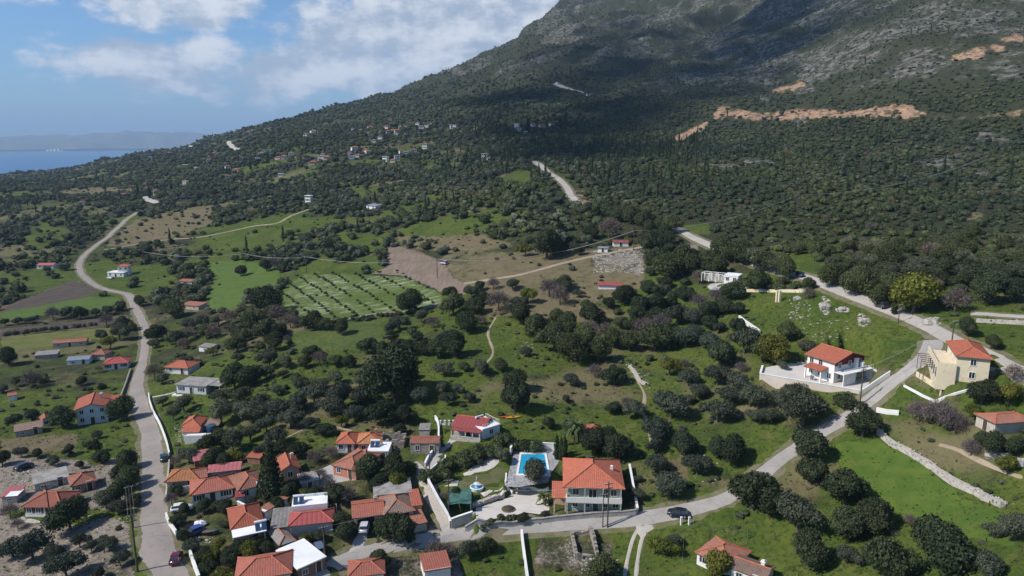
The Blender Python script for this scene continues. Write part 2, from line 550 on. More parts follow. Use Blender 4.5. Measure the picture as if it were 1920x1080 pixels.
# ------------------------------------------------------------------ mesh helpers
class MB:
    def __init__(s):
        s.v, s.f, s.m, s.uv = [], [], [], []

    def face(s, pts, m=0, uv=None):
        i = len(s.v)
        s.v += [tuple(p) for p in pts]
        s.f.append(tuple(range(i, i + len(pts))))
        s.m.append(m)
        s.uv.append(uv or [(0, 0)] * len(pts))

    def box(s, x0, y0, z0, x1, y1, z1, m=0, skip=''):
        p = [(x0, y0, z0), (x1, y0, z0), (x1, y1, z0), (x0, y1, z0), (x0, y0, z1), (x1, y0, z1), (x1, y1, z1), (x0, y1, z1)]
        for k, q in (('d', (0, 3, 2, 1)), ('u', (4, 5, 6, 7)), ('f', (0, 1, 5, 4)), ('r', (1, 2, 6, 5)), ('b', (2, 3, 7, 6)), ('l', (3, 0, 4, 7))):
            if k not in skip:
                s.face([p[i] for i in q], m)

    def prism(s, poly, z0, z1, m=0):
        n = len(poly)
        s.face([(x, y, z1) for x, y in poly], m)
        s.face([(x, y, z0) for x, y in reversed(poly)], m)
        for i in range(n):
            a, b = poly[i], poly[(i + 1) % n]
            s.face([(a[0], a[1], z0), (b[0], b[1], z0), (b[0], b[1], z1), (a[0], a[1], z1)], m)

    def tube(s, pts, rad, n=6, m=0, cap=True):
        pts = [Vector(p) for p in pts]
        if isinstance(rad, (int, float)):
            rad = [rad] * len(pts)
        rings = []
        for i, p in enumerate(pts):
            d = (pts[min(i + 1, len(pts) - 1)] - pts[max(i - 1, 0)]).normalized()
            a = d.cross(Vector((0, 0, 1)) if abs(d.z) < .9 else Vector((1, 0, 0))).normalized()
            b = d.cross(a)
            rings.append([p + (a * math.cos(2 * math.pi * k / n) + b * math.sin(2 * math.pi * k / n)) * rad[i] for k in range(n)])
        for r0, r1 in zip(rings, rings[1:]):
            for k in range(n):
                s.face([r0[k], r1[k], r1[(k + 1) % n], r0[(k + 1) % n]], m)
        if cap:
            s.face(rings[0], m)
            s.face(list(reversed(rings[-1])), m)

    def ball(s, c, r, m=0, n=8, k=5, sq=(1, 1, 1), jit=0.0):
        c = Vector(c)
        rows = []
        for i in range(k + 1):
            th = math.pi * i / k
            rows.append([c + Vector((math.sin(th) * math.cos(2 * math.pi * j / n) * sq[0], math.sin(th) * math.sin(2 * math.pi * j / n) * sq[1], math.cos(th) * sq[2])) * r * (1 + jit * (random.random() - .5)) for j in range(n)])
        for i in range(k):
            for j in range(n):
                q = [rows[i][j], rows[i + 1][j], rows[i + 1][(j + 1) % n], rows[i][(j + 1) % n]]
                if i == 0:
                    q = [rows[0][0], q[1], q[2]]
                elif i == k - 1:
                    q = [q[0], rows[k][0], q[3]]
                s.face(q, m)

    def mesh(s, name, mats, smooth=False, weld=False):
        me = bpy.data.meshes.new(name)
        me.from_pydata(s.v, [], s.f)
        for m in (mats if isinstance(mats, (list, tuple)) else [mats]):
            me.materials.append(m)
        me.polygons.foreach_set('material_index', s.m)
        if any(u != (0, 0) for q in s.uv for u in q):
            l = me.uv_layers.new(name='UVMap')
            l.data.foreach_set('uv', [c for q in s.uv for p in q for c in p])
        if weld:
            import bmesh
            bm = bmesh.new(); bm.from_mesh(me)
            bmesh.ops.remove_doubles(bm, verts=bm.verts, dist=1e-4)
            bm.to_mesh(me); bm.free()
        if smooth:
            me.polygons.foreach_set('use_smooth', [True] * len(me.polygons))
        me.update()
        return me


def link(name, me, parent=None, loc=(0, 0, 0), rz=0.0):
    o = bpy.data.objects.new(name, me)
    COL.objects.link(o)
    if parent is not None:
        o.parent = parent
    o.location = loc
    o.rotation_euler = (0, 0, rz)
    return o


def thing(name, label, cat, loc=(0, 0, 0), rz=0.0, group=None, me=None):
    o = link(name, me, None, loc, rz)
    o['label'] = label
    o['category'] = cat
    if group:
        o['group'] = group
    return o


def struct(name, me, kind='structure', label=None):
    o = link(name, me)
    o['kind'] = kind
    if label:
        o['label'] = label
    return o


def catmull(pts, step):
    """dense polyline through points (last coordinate interpolates as well)"""
    pts = [np.array(p, float) for p in pts]
    pts = [2 * pts[0] - pts[1]] + pts + [2 * pts[-1] - pts[-2]]
    out = []
    for i in range(1, len(pts) - 2):
        p0, p1, p2, p3 = pts[i - 1:i + 3]
        n = max(2, int(np.linalg.norm((p2 - p1)[:2]) / step))
        for k in range(n):
            t = k / n
            out.append(0.5 * ((2 * p1) + (-p0 + p2) * t + (2 * p0 - 5 * p1 + 4 * p2 - p3) * t * t + (-p0 + 3 * p1 - 3 * p2 + p3) * t ** 3))
    out.append(pts[-2])
    return out


def ribbon(name, pxs, mat, off=0.06, step=2.0, jit=0.12, nx=4, world_pts=None):
    """a road or path laid on the ground along a centre line"""
    ctl = world_pts or [(*gp(x, y)[:2], w) for x, y, w in pxs]
    line = catmull(ctl, step)
    xy = np.array([p[:2] for p in line]); w = np.array([p[2] for p in line])
    d = np.gradient(xy, axis=0); d /= np.linalg.norm(d, axis=1)[:, None] + 1e-9
    nrm = np.stack([-d[:, 1], d[:, 0]], 1)
    V, Fc = [], []
    n = len(line)
    for i in range(n):
        jl = jit * (vnoise(np.array(i * .31), np.array(1.7), 3) - .5) * 2; jr = jit * (vnoise(np.array(i * .31), np.array(8.7), 4) - .5) * 2
        for k in range(nx + 1):
            t = k / nx * 2 - 1
            o_ = t * w[i] / 2 + (jr if t > .9 else (-jl if t < -.9 else 0))
            p = xy[i] + nrm[i] * o_
            V.append((p[0], p[1], H(p[0], p[1]) + off - (0.0 if abs(t) < .9 else off * .9 + .02)))
    for i in range(n - 1):
        for k in range(nx):
            a = i * (nx + 1) + k
            Fc.append((a, a + nx + 1, a + nx + 2, a + 1))
    me = bpy.data.meshes.new(name)
    me.from_pydata(V, [], Fc)
    me.polygons.foreach_set('use_smooth', [True] * len(Fc))
    me.materials.append(mat)
    # faces must look up
    if len(me.polygons) and sum(p.normal.z for p in me.polygons) < 0:
        me.flip_normals()
    me.update()
    return me, xy


def drape(name, poly, mat, off=0.08, cell=1.2, px=True, jit=0.3, flat=None):
    """an area of ground cover cut to an outline and laid on the ground (or level at height FLAT)"""
    pts = [gp(*p)[:2] for p in poly] if px else [tuple(p) for p in poly]
    # densified, slightly uneven edge
    edge = []
    for i in range(len(pts)):
        a, b = np.array(pts[i]), np.array(pts[(i + 1) % len(pts)])
        L = np.linalg.norm(b - a)
        n = max(1, int(L / (cell * 1.2)))
        nr = np.array([-(b - a)[1], (b - a)[0]]) / (L + 1e-9)
        for k in range(n):
            q = a + (b - a) * k / n
            if k:
                q = q + nr * jit * (random.random() - .5) * 2
            edge.append(q)
    E = np.array(edge)
    x0, y0 = E.min(0); x1, y1 = E.max(0)
    gx, gy = np.meshgrid(np.arange(x0 + cell / 2, x1, cell), np.arange(y0 + cell / 2, y1, cell))
    g = np.stack([gx.ravel(), gy.ravel()], 1)
    keep = pip(g[:, 0], g[:, 1], edge)
    g = g[keep]
    dmin = np.full(len(g), 1e9)
    for e in edge:
        dmin = np.minimum(dmin, np.hypot(g[:, 0] - e[0], g[:, 1] - e[1]))
    g = g[dmin > cell * .5]
    n = len(edge)
    vs = [Vector(p) for p in edge] + [Vector(p) for p in g]
    r = geometry.delaunay_2d_cdt(vs, [], [list(range(n))], 1, 1e-5)
    V = np.array([tuple(p) for p in r[0]])
    if flat is None:
        zz = Hs(V[:, 0], V[:, 1]) + off
        em = np.zeros(len(V), bool)
        for k_, o_ in enumerate(r[3]):
            em[k_] = any(i < n for i in o_)
        zz[em] -= off + .03
    else:
        zz = np.full(len(V), flat)
    me = bpy.data.meshes.new(name)
    me.from_pydata(np.column_stack([V, zz]).tolist(), [], [tuple(f) for f in r[2]])
    if sum(p.normal.z for p in me.polygons) < 0:
        me.flip_normals()
    me.polygons.foreach_set('use_smooth', [True] * len(me.polygons))
    me.materials.append(mat)
    me.update()
    return me
# ------------------------------------------------------------------ foliage meshes (nominal crown diameter 8 m, origin at the ground)
def ico(sub=1):
    import bmesh
    bm = bmesh.new()
    bmesh.ops.create_icosphere(bm, subdivisions=sub, radius=1.0)
    v = np.array([p.co[:] for p in bm.verts]); f = [tuple(x.index for x in q.verts) for q in bm.faces]
    bm.free()
    return v, f


ICO1, ICO2 = ico(1), ico(2)


def unit(v):
    return v / (np.linalg.norm(v, axis=1)[:, None] + 1e-9)


def leaves(c, nrm, size, r, tri=False):
    """irregular leaf-clump faces at points C facing NRM"""
    n = len(c)
    t = unit(np.cross(nrm, unit(r.normal(size=(n, 3)))))
    b = np.cross(nrm, t)
    sz = size * r.uniform(.55, 1.35, n)[:, None]
    if tri:
        q = [t * 1.0, -t * .5 + b * .8, -t * .5 - b * .8]
    else:
        q = [t * 1.1, b * .6 + t * .1, -t * .9, -b * .7]
    V = np.stack([c + k * sz * r.uniform(.7, 1.2, (n, 1)) * .62 for k in q], 1).reshape(-1, 3)
    m = len(q)
    return V, (np.arange(n * m).reshape(n, m)).tolist()


def blobs_mesh(name, lobes, nleaf, leaf, mat, seed, core=ICO1, corek=.86, tri=False, up=.25, spread=(.88, 1.12)):
    r = np.random.default_rng(seed)
    L = np.array(lobes)       # x y z rx ry rz
    V, Fc = [], []
    off = 0
    for l in L:
        v = core[0] * (1 + .16 * r.normal(size=(len(core[0]), 1)))
        v = v * l[3:6] * corek + l[:3]
        V.append(v); Fc += [tuple(i + off for i in f) for f in core[1]]
        off += len(v)
    wgt = (L[:, 3] * L[:, 5]); wgt = wgt / wgt.sum()
    cs, ns = [], []
    tot = 0
    while tot < nleaf:
        k = r.choice(len(L), nleaf, p=wgt)
        d = unit(r.normal(size=(nleaf, 3)) + np.array([0, 0, up]))
        p = L[k, :3] + d * L[k, 3:6] * r.uniform(*spread, (nleaf, 1))
        ok = np.ones(nleaf, bool)
        for j in range(len(L)):
            q = (((p - L[j, :3]) / L[j, 3:6]) ** 2).sum(1) < .74
            ok &= ~(q & (k != j))
        ok &= p[:, 2] > .25
        cs.append(p[ok]); ns.append(unit(d[ok] + r.normal(size=(ok.sum(), 3)) * .62))
        tot += ok.sum()
    c = np.concatenate(cs)[:nleaf]; nn = np.concatenate(ns)[:nleaf]
    lv, lf = leaves(c, nn, leaf, r, tri)
    V.append(lv); Fc += [tuple(i + off for i in f) for f in lf]
    me = bpy.data.meshes.new(name)
    me.from_pydata(np.concatenate(V).tolist(), [], Fc)
    me.materials.append(mat)
    me.update()
    return me


def crown_lobes(seed, n, rad, zc, hz, lr, flat=.85, skew=.2):
    r = np.random.default_rng(seed)
    out = []
    ex = 1 + skew * r.normal() * .6
    for i in range(n):
        d = unit(r.normal(size=(1, 3)))[0]
        d[2] = abs(d[2]) * 1.1 - .35
        k = r.uniform(.35, 1.0) ** .6
        s = lr * r.uniform(.7, 1.3)
        out.append((d[0] * (rad - s * .8) * k * ex, d[1] * (rad - s * .8) * k / ex, zc + d[2] * (hz - s * .5) * k, s, s * r.uniform(.85, 1.15), s * flat))
    out.append((0, 0, zc, rad * .55, rad * .55, hz * .6))
    return out


def olive_crown(seed, nleaf=2600, mat=None, leaf=.36, nl=17):
    return blobs_mesh('olive_crown', crown_lobes(seed, nl, 4.0, 3.3, 2.3, 1.25, skew=.55), nleaf, leaf, mat or L_OLIVE, seed, spread=(.82, 1.34), corek=.80)


def ever_crown(seed, nleaf=2800, mat=None, leaf=.37, nl=17):
    return blobs_mesh('evergreen_crown', crown_lobes(seed + 100, nl, 4.0, 3.2, 3.0, 1.5, .9, .45), nleaf, leaf, mat or L_EVER, seed, spread=(.85, 1.24), corek=.82)


def low_crown(seed, mat, n=150, zc=2.6, hz=2.6):
    return blobs_mesh('wood_crown', crown_lobes(seed + 300, 6, 4.0, zc, hz, 2.1, .9, .3), n, .85, mat, seed, tri=True, corek=.95)


def cypress_crown(seed, nleaf=900):
    r = np.random.default_rng(seed)
    lobes = []
    for i in range(9):
        t = i / 8
        rad = 1.05 * (math.sin(math.pi * min(1, .16 + t * .84)) ** .7) * (1 - .25 * t) + .12
        lobes.append((r.normal() * .12, r.normal() * .12, 1.2 + t * 10.0, rad, rad, 1.15))
    return blobs_mesh('cypress_crown', lobes, nleaf, .42, L_CYP, seed, spread=(.85, 1.15), up=.6)


def bare_crown(seed, n=1500, mat=None, rad=3.6):
    """leafless twigs: thin slivers spread through a crown"""
    r = np.random.default_rng(seed)
    d = unit(r.normal(size=(n, 3))); d[:, 2] = np.abs(d[:, 2]) * 1.0 - .1
    p = d * r.uniform(.25, 1.0, (n, 1)) ** .6 * np.array([rad, rad, 3.4]) + np.array([0, 0, 2.2])
    p += .35 * r.normal(size=(n, 3))
    ax = unit(d + .55 * r.normal(size=(n, 3)))
    s = unit(np.cross(ax, r.normal(size=(n, 3))))
    ln = r.uniform(.5, 1.3, (n, 1)); w = r.uniform(.035, .085, (n, 1))
    V = np.stack([p - ax * ln * .5 - s * w, p - ax * ln * .5 + s * w, p + ax * ln * .5], 1).reshape(-1, 3)
    V[:, 2] = np.maximum(V[:, 2], .1)
    me = bpy.data.meshes.new('bare_crown')
    me.from_pydata(V.tolist(), [], np.arange(3 * n).reshape(n, 3).tolist())
    me.materials.append(mat or L_TWIG)
    me.update()
    return me


def trunk_mesh(seed, h=2.6, rad=.26, limbs=4, reach=1.6):
    r = random.Random(seed)
    b = MB()
    lean = Vector((r.uniform(-.3, .3), r.uniform(-.3, .3), 0))
    b.tube([(0, 0, -.6), (lean.x * .2, lean.y * .2, h * .45), (lean.x, lean.y, h)], [rad * 1.3, rad, rad * .75], 7)
    for i in range(limbs):
        a = i * 2 * math.pi / limbs + r.uniform(-.4, .4)
        s = Vector((lean.x * .8, lean.y * .8, h * r.uniform(.6, .95)))
        e = s + Vector((math.cos(a) * reach, math.sin(a) * reach, r.uniform(.7, 1.6)))
        m_ = (s + e) / 2 + Vector((0, 0, .25))
        b.tube([s, m_, e], [rad * .55, rad * .4, rad * .18], 5)
    return b.mesh('trunk', M['bark'], smooth=True)


def palm_parts():
    b = MB()
    b.tube([(0, 0, -.5), (.1, 0, 2), (.05, .1, 4.6)], [.42, .34, .36], 8)
    tr = b.mesh('palm_trunk', M['bark'], smooth=True)
    r = np.random.default_rng(5)
    V, Fc = [], []
    for i in range(46):
        a = i * 2.399; up = r.uniform(-.55, 1.25)
        ln = r.uniform(2.3, 3.1)
        pts = []
        for k in range(6):
            t = k / 5
            rr = ln * t * math.cos(up * (1 - t * .4)); zz = 4.7 + ln * (math.sin(up) * t - .62 * t * t * (1.2 - .5 * up))
            pts.append(np.array([math.cos(a) * rr, math.sin(a) * rr, zz]))
        sd = np.array([-math.sin(a), math.cos(a), 0])
        for k in range(5):
            w0 = .05 + .34 * math.sin(math.pi * (k + .3) / 6); w1 = .05 + .34 * math.sin(math.pi * (k + 1.2) / 6.4)
            for sg in (-1, 1):
                i0 = len(V)
                dn = np.array([0, 0, -.28])
                V += [pts[k], pts[k + 1], pts[k + 1] + sg * sd * w1 + dn * w1, pts[k] + sg * sd * w0 + dn * w0]
                Fc.append((i0, i0 + 1, i0 + 2, i0 + 3))
    me = bpy.data.meshes.new('palm_crown')
    me.from_pydata([tuple(v) for v in V], [], Fc)
    me.materials.append(L_PALM)
    return tr, me


# ------------------------------------------------------------------ building parts
WIN = {}


def window_meshes(w, h, shut):
    k = (round(w, 1), round(h, 1), shut)
    if k not in WIN:
        f = MB()
        t = .09
        for x0, x1, z0, z1 in ((-w / 2 - t, -w / 2, 0, h), (w / 2, w / 2 + t, 0, h), (-w / 2 - t, w / 2 + t, h, h + t), (-w / 2 - t - .06, w / 2 + t + .06, -.1, 0), (-.03, .03, 0, h)):
            f.box(x0, -.09, z0, x1, .03, z1)
        p = MB(); p.box(-w / 2, -.035, 0, w / 2, .02, h)
        s = MB()
        s.box(-w / 2 - .09 - w * .5, -.075, 0, -w / 2 - .10, -.03, h)
        for i in range(5):
            z = h * (i + .5) / 5
            s.box(-w / 2 - .06 - w * .5, -.095, z - .03, -w / 2 - .13, -.075, z + .03)
        s2 = MB(); s2.v = [(-x, y, z) for x, y, z in s.v]; s2.f = [tuple(reversed(q)) for q in s.f]; s2.m = s.m; s2.uv = s.uv
        WIN[k] = (f.mesh('window_frame', M['frame_white']), p.mesh('window_pane', M['glass']), s.mesh('window_shutter', M[shut]) if shut else None, s2.mesh('window_shutter', M[shut]) if shut else None)
    return WIN[k]


def put_window(root, x, y, z, rz, w, h, shut):
    f, p, s, s2 = window_meshes(w, h, shut)
    o = link('window', f, root, (x, y, z), rz)
    link('pane', p, o)
    if s:
        link('shutter', s, o); link('shutter', s2, o)
    return o


DOOR = {}


def put_door(root, x, y, z, rz, w=1.0, h=2.1, mat='shutter_brown'):
    k = (w, h, mat)
    h = min(h, 2.1)
    if k not in DOOR:
        f = MB()
        for x0, x1, z0, z1 in ((-w / 2 - .1, -w / 2, 0, h), (w / 2, w / 2 + .1, 0, h), (-w / 2 - .1, w / 2 + .1, h, h + .1)):
            f.box(x0, -.1, z0, x1, .03, z1)
        p = MB(); p.box(-w / 2, -.05, .02, w / 2, .02, h)
        p.box(-w / 2 + .14, -.08, .2, w / 2 - .14, -.05, h * .45); p.box(-w / 2 + .14, -.08, h * .52, w / 2 - .14, -.05, h - .15)
        hd = MB(); hd.box(w / 2 - .16, -.13, 1.0, w / 2 - .10, -.05, 1.14)
        DOOR[k] = (f.mesh('door_frame', M['frame_white']), p.mesh('door_leaf', M[mat]), hd.mesh('door_handle', M['metal']))
    f, p, hd = DOOR[k]
    o = link('door', p, root, (x, y, z), rz)
    link('frame', f, o); link('handle', hd, o)


def roof_parts(w, d, h, kind, rise, over, y0=0.0):
    """roof over the footprint x in +-w/2, y in y0..y0+d; returns (roof mesh builder, ridge builder, list of wall gables)"""
    b, rg = MB(), MB()
    x0, x1, ya, yb = -w / 2 - over, w / 2 + over, y0 - over, y0 + d + over
    ze = h - .02 - (rise / (min(w, d) / 2) * over * .0)
    zt = h + rise
    th = .16

    def slope(pts):
        # uv: u along the first edge (eave), v up the slope
        p = [Vector(q) for q in pts]
        e = (p[1] - p[0]).normalized()
        nrm = (p[1] - p[0]).cross(p[-1] - p[0]).normalized()
        g = nrm.cross(e)
        b.face(p, 0, [((q - p[0]).dot(e), (q - p[0]).dot(g)) for q in p])
    xm, ym = (x0 + x1) / 2, (ya + yb) / 2
    gables = []
    A, B, Cc, D = (x0, ya, ze), (x1, ya, ze), (x1, yb, ze), (x0, yb, ze)
    if kind == 'hip':
        W_, D_ = x1 - x0, yb - ya
        if W_ >= D_:
            k = (W_ - D_ * .92) / 2
            r0, r1 = (xm - k, ym, zt), (xm + k, ym, zt)
            slope([A, B, r1, r0]); slope([B, Cc, r1]); slope([Cc, D, r0, r1]); slope([D, A, r0])
            hips = [(A, r0), (D, r0), (B, r1), (Cc, r1), (r0, r1)]
        else:
            k = (D_ - W_ * .92) / 2
            r0, r1 = (xm, ym - k, zt), (xm, ym + k, zt)
            slope([A, B, r0]); slope([B, Cc, r1, r0]); slope([Cc, D, r1]); slope([D, A, r0, r1])
            hips = [(A, r0), (B, r0), (Cc, r1), (D, r1), (r0, r1)]
        for a, c in hips:
            rg.tube([Vector(a) + Vector((0, 0, .03)), Vector(c) + Vector((0, 0, .05))], .13, 6)
    elif kind == 'gx':      # ridge along x
        r0, r1 = (x0, ym, zt), (x1, ym, zt)
        slope([A, B, r1, r0]); slope([Cc, D, r0, r1])
        rg.tube([Vector(r0) + Vector((0, 0, .04)), Vector(r1) + Vector((0, 0, .04))], .14, 6)
        k = rise * (d / 2) / (d / 2 + over)
        gables = [((-w / 2, y0, h - .02), (-w / 2, y0 + d / 2, h + rise - .12), (-w / 2, y0 + d, h - .02)), ((w / 2, y0 + d, h - .02), (w / 2, y0 + d / 2, h + rise - .12), (w / 2, y0, h - .02))]
    elif kind == 'gy':
        r0, r1 = (xm, ya, zt), (xm, yb, zt)
        slope([B, Cc, r1, r0]); slope([D, A, r0, r1])
        rg.tube([Vector(r0) + Vector((0, 0, .04)), Vector(r1) + Vector((0, 0, .04))], .14, 6)
        gables = [((w / 2, y0, h - .02), (0, y0, h + rise - .12), (-w / 2, y0, h - .02)), ((-w / 2, y0 + d, h - .02), (0, y0 + d, h + rise - .12), (w / 2, y0 + d, h - .02))]
    elif kind == 'shed':    # high at the back
        Ch, Dh = (x1, yb, zt), (x0, yb, zt)
        slope([A, B, Ch, Dh])
        gables = [((-w / 2, y0, h - .02), (-w / 2, y0 + d, h + rise - .08), (-w / 2, y0 + d, h - .02)), ((w / 2, y0 + d, h - .02), (w / 2, y0 + d, h + rise - .08), (w / 2, y0, h - .02)),
                  ((-w / 2, y0 + d, h - .02), (-w / 2, y0 + d, h + rise - .08), (w / 2, y0 + d, h + rise - .08), (w / 2, y0 + d, h - .02))]
    elif kind == 'flat':
        b.box(x0, ya, h, x1, yb, h + .22)
        return b, None, []
    # underside and edge thickness
    n0 = len(b.f)
    for f in list(b.f[:n0]):
        b.face([(b.v[i][0], b.v[i][1], b.v[i][2] - th) for i in reversed(f)], 1)
    edge = [A, B, Cc, D]
    if kind == 'shed':
        edge = [A, B, Ch, Dh]
    elif kind == 'gx':
        edge = [A, B, r1, Cc, D, r0]
    elif kind == 'gy':
        edge = [A, r0, B, Cc, r1, D]
    for a, c in zip(edge, edge[1:] + edge[:1]):
        b.face([(a[0], a[1], a[2] - th), (c[0], c[1], c[2] - th), c, a], 1)
    return b, rg, gables


def wall_mesh(w, d, h, gables, y0=0.0, found=2.0, name='wall'):
    b = MB()
    b.box(-w / 2, y0, -found, w / 2, y0 + d, h, skip='d')
    for g in gables:
        b.face(g)
    return b


PADS = []
HOUSES = []


def place(Lp, Rp):
    a, b = gp(*Lp), gp(*Rp)
    rz = math.atan2(b.y - a.y, b.x - a.x)
    return (a + b) / 2, rz, (b - a).length


def house(name, label, cat, Lp, Rp, d, h, roof='hip', rise=1.8, over=.4, wm='white', rm='roof_terra', win=(2, 1, 1), storeys=1, door=True, chim=0,
          shut='shutter_brown', group=None, w=None, ridge='ridge', found=2.0, wh=1.2, ww=.95, rot=None, z=None):
    c, rz, wd = place(Lp, Rp)
    if rot is not None:
        rz = R(rot)
    w = w or wd
    cx, cy = c.x - math.sin(rz) * d / 2, c.y + math.cos(rz) * d / 2
    zz = [H(c.x + math.cos(rz) * sx * w / 2 - math.sin(rz) * sy, c.y + math.sin(rz) * sx * w / 2 + math.cos(rz) * sy) for sx in (-1, 1) for sy in (0, d)]
    z0 = z if z is not None else .65 * (zz[0] + zz[2]) / 2 + .35 * (zz[1] + zz[3]) / 2
    flatten(cx, cy, w / 2 + .3, d / 2 + .3, rz, z0 - .05, 2.5)
    root = thing(name, label, cat, (c.x, c.y, z0), rz, group)
    rb, rg, gb = roof_parts(w, d, h, roof, rise, over)
    link('wall', wall_mesh(w, d, h, gb, found=found).mesh('wall', M[wm]), root)
    ro = link('roof', rb.mesh('roof', [M[rm], M['wood'] if roof != 'flat' else M[rm]]), root)
    if rg and ridge:
        link('ridge_cap', rg.mesh('ridge_cap', M[ridge]), ro)
    if chim:
        for k in range(chim):
            x = w * (.28 if k == 0 else -.3); y = d * (.62 if k == 0 else .4)
            b = MB()
            b.box(x - .3, y - .3, h - .2, x + .3, y + .3, h + rise + .55); b.box(x - .4, y - .4, h + rise + .55, x + .4, y + .4, h + rise + .68)
            b.box(x - .22, y - .22, h + rise + .68, x + .22, y + .22, h + rise + .9)
            link('chimney', b.mesh('chimney', M[wm]), ro)
    sh = h / storeys
    for s in range(storeys):
        zb = s * sh + min(.9, sh * .36)
        for side, n in zip('FRL', win):
            ln = w if side == 'F' else d
            for k in range(n):
                t = (k + .5) / n - .5
                if side == 'F' and door and s == 0 and k == n // 2:
                    put_door(root, t * ln, -.004, 0, 0)
                    continue
                hh = min(wh, sh - 1.3)
                if side == 'F':
                    put_window(root, t * ln, -.004, zb, 0, ww, hh, shut)
                elif side == 'R':
                    put_window(root, w / 2 + .004, d / 2 + t * ln, zb, math.pi / 2, ww, hh, shut)
                else:
                    put_window(root, -w / 2 - .004, d / 2 - t * ln, zb, -math.pi / 2, ww, hh, shut)
    HOUSES.append((c.x, c.y, z0, rz, w, d))
    root['dim'] = (w, d, h)
    return root


def solar_heater(label, root_obj, x, y, z, rz=0.0, loc=None):
    """collector panel and tank on a frame: its own thing, standing on a roof"""
    m = root_obj.matrix_basis if root_obj else Matrix()
    p = (Matrix.Translation(root_obj.location) @ Matrix.Rotation(root_obj.rotation_euler.z, 4, 'Z') @ Vector((x, y, z))) if root_obj else loc
    t = thing('solar_heater', label, 'solar heater', p, (root_obj.rotation_euler.z if root_obj else 0) + rz, 'solar heaters on the roofs')
    b = MB()
    for sx in (-.5, .9):
        b.face([(sx, 0, .1), (sx + 1.1, 0, .1), (sx + 1.1, 1.5, 1.25), (sx, 1.5, 1.25)])
        b.face([(sx, 0, .02), (sx, 1.5, 1.17), (sx + 1.1, 1.5, 1.17), (sx + 1.1, 0, .02)])
    link('collector', b.mesh('collector', M['solar']), t)
    b = MB(); b.tube([(-.6, 1.7, 1.45), (2.1, 1.7, 1.45)], .33, 10)
    link('tank', b.mesh('tank', M['tank'], smooth=False), t)
    b = MB()
    for sx in (-.4, 1.9):
        b.tube([(sx, 1.75, 0), (sx, 1.7, 1.2)], .04, 5); b.tube([(sx, 0, .05), (sx, 1.7, 1.25)], .03, 5)
    link('frame', b.mesh('frame', M['metal']), t)
    t.scale = (.8, .8, .8)
    return t


def wall_line(name, label, cat, pxs, h, thk, mat, group=None, cop=None, step=2.0, rough=0.0, below=.8, straight=False, stones=False):
    """a free-standing wall that follows the ground"""
    ctl = [gp(*p)[:2] for p in pxs]
    if straight or len(ctl) == 2:
        line = []
        for a, b_ in zip(ctl, ctl[1:]):
            a, b_ = np.array(a), np.array(b_)
            n = max(1, int(np.linalg.norm(b_ - a) / step))
            line += [a + (b_ - a) * k / n for k in range(n)]
        line.append(np.array(ctl[-1]))
    else:
        line = catmull(ctl, step)
    xy = np.array([q[:2] for q in line])
    dd = np.gradient(xy, axis=0); dd /= np.linalg.norm(dd, axis=1)[:, None] + 1e-9
    nr = np.stack([-dd[:, 1], dd[:, 0]], 1)
    base = Vector((xy[0][0], xy[0][1], H(*xy[0])))
    b, cp = MB(), MB()
    sec = []
    r = random.Random(len(pxs) * 7 + int(pxs[0][0]))
    for p, n in zip(xy, nr):
        z = H(*p); t = thk / 2 * (1 + rough * r.uniform(-.4, .6)); hh = h * (1 + rough * r.uniform(-.5, .35))
        q = Vector((p[0], p[1], z)) - base
        nn = Vector((n[0], n[1], 0))
        sec.append((q - nn * t, q + nn * t, hh))
    for (a0, b0, h0), (a1, b1, h1) in zip(sec, sec[1:]):
        up0, up1, dn = Vector((0, 0, h0)), Vector((0, 0, h1)), Vector((0, 0, -below))
        b.face([a0 + dn, a1 + dn, a1 + up1, a0 + up0]); b.face([b1 + dn, b0 + dn, b0 + up0, b1 + up1]); b.face([a0 + up0, a1 + up1, b1 + up1, b0 + up0])
        if cop:
            e0, e1 = (a0 - b0).normalized() * .07, (a1 - b1).normalized() * .07
            u0, u1, k = up0 + Vector((0, 0, .002)), up1 + Vector((0, 0, .002)), Vector((0, 0, .1))
            cp.face([a0 + e0 + u0 + k, a1 + e1 + u1 + k, b1 - e1 + u1 + k, b0 - e0 + u0 + k])
            cp.face([a0 + e0 + u0, a1 + e1 + u1, a1 + e1 + u1 + k, a0 + e0 + u0 + k]); cp.face([b1 - e1 + u1, b0 - e0 + u0, b0 - e0 + u0 + k, b1 - e1 + u1 + k])
    for (a, c, hh), fl in ((sec[0], 0), (sec[-1], 1)):
        q = [a + Vector((0, 0, -below)), a + Vector((0, 0, hh)), c + Vector((0, 0, hh)), c + Vector((0, 0, -below))]
        b.face(q if fl else list(reversed(q)))
    root = thing(name, label, cat, base, 0, group)
    link('wall_body', b.mesh('wall_body', M[mat]), root)
    if cop:
        link('coping', cp.mesh('coping', M[cop]), root)
    if stones:
        sb = MB()
        for (a, c, hh) in sec:
            for k in range(stones):
                t = r.random()
                q = a.lerp(c, t) + Vector((r.uniform(-.5, .5) * step, r.uniform(-.5, .5) * step, hh * r.uniform(.75, 1.02)))
                sb.ball(q, r.uniform(.10, .24), 0, 5, 3, (1, 1, .7), .6)
        o = link('stone', sb.mesh('stone', M[mat]), root)
        o['kind'] = 'stuff'
    return root


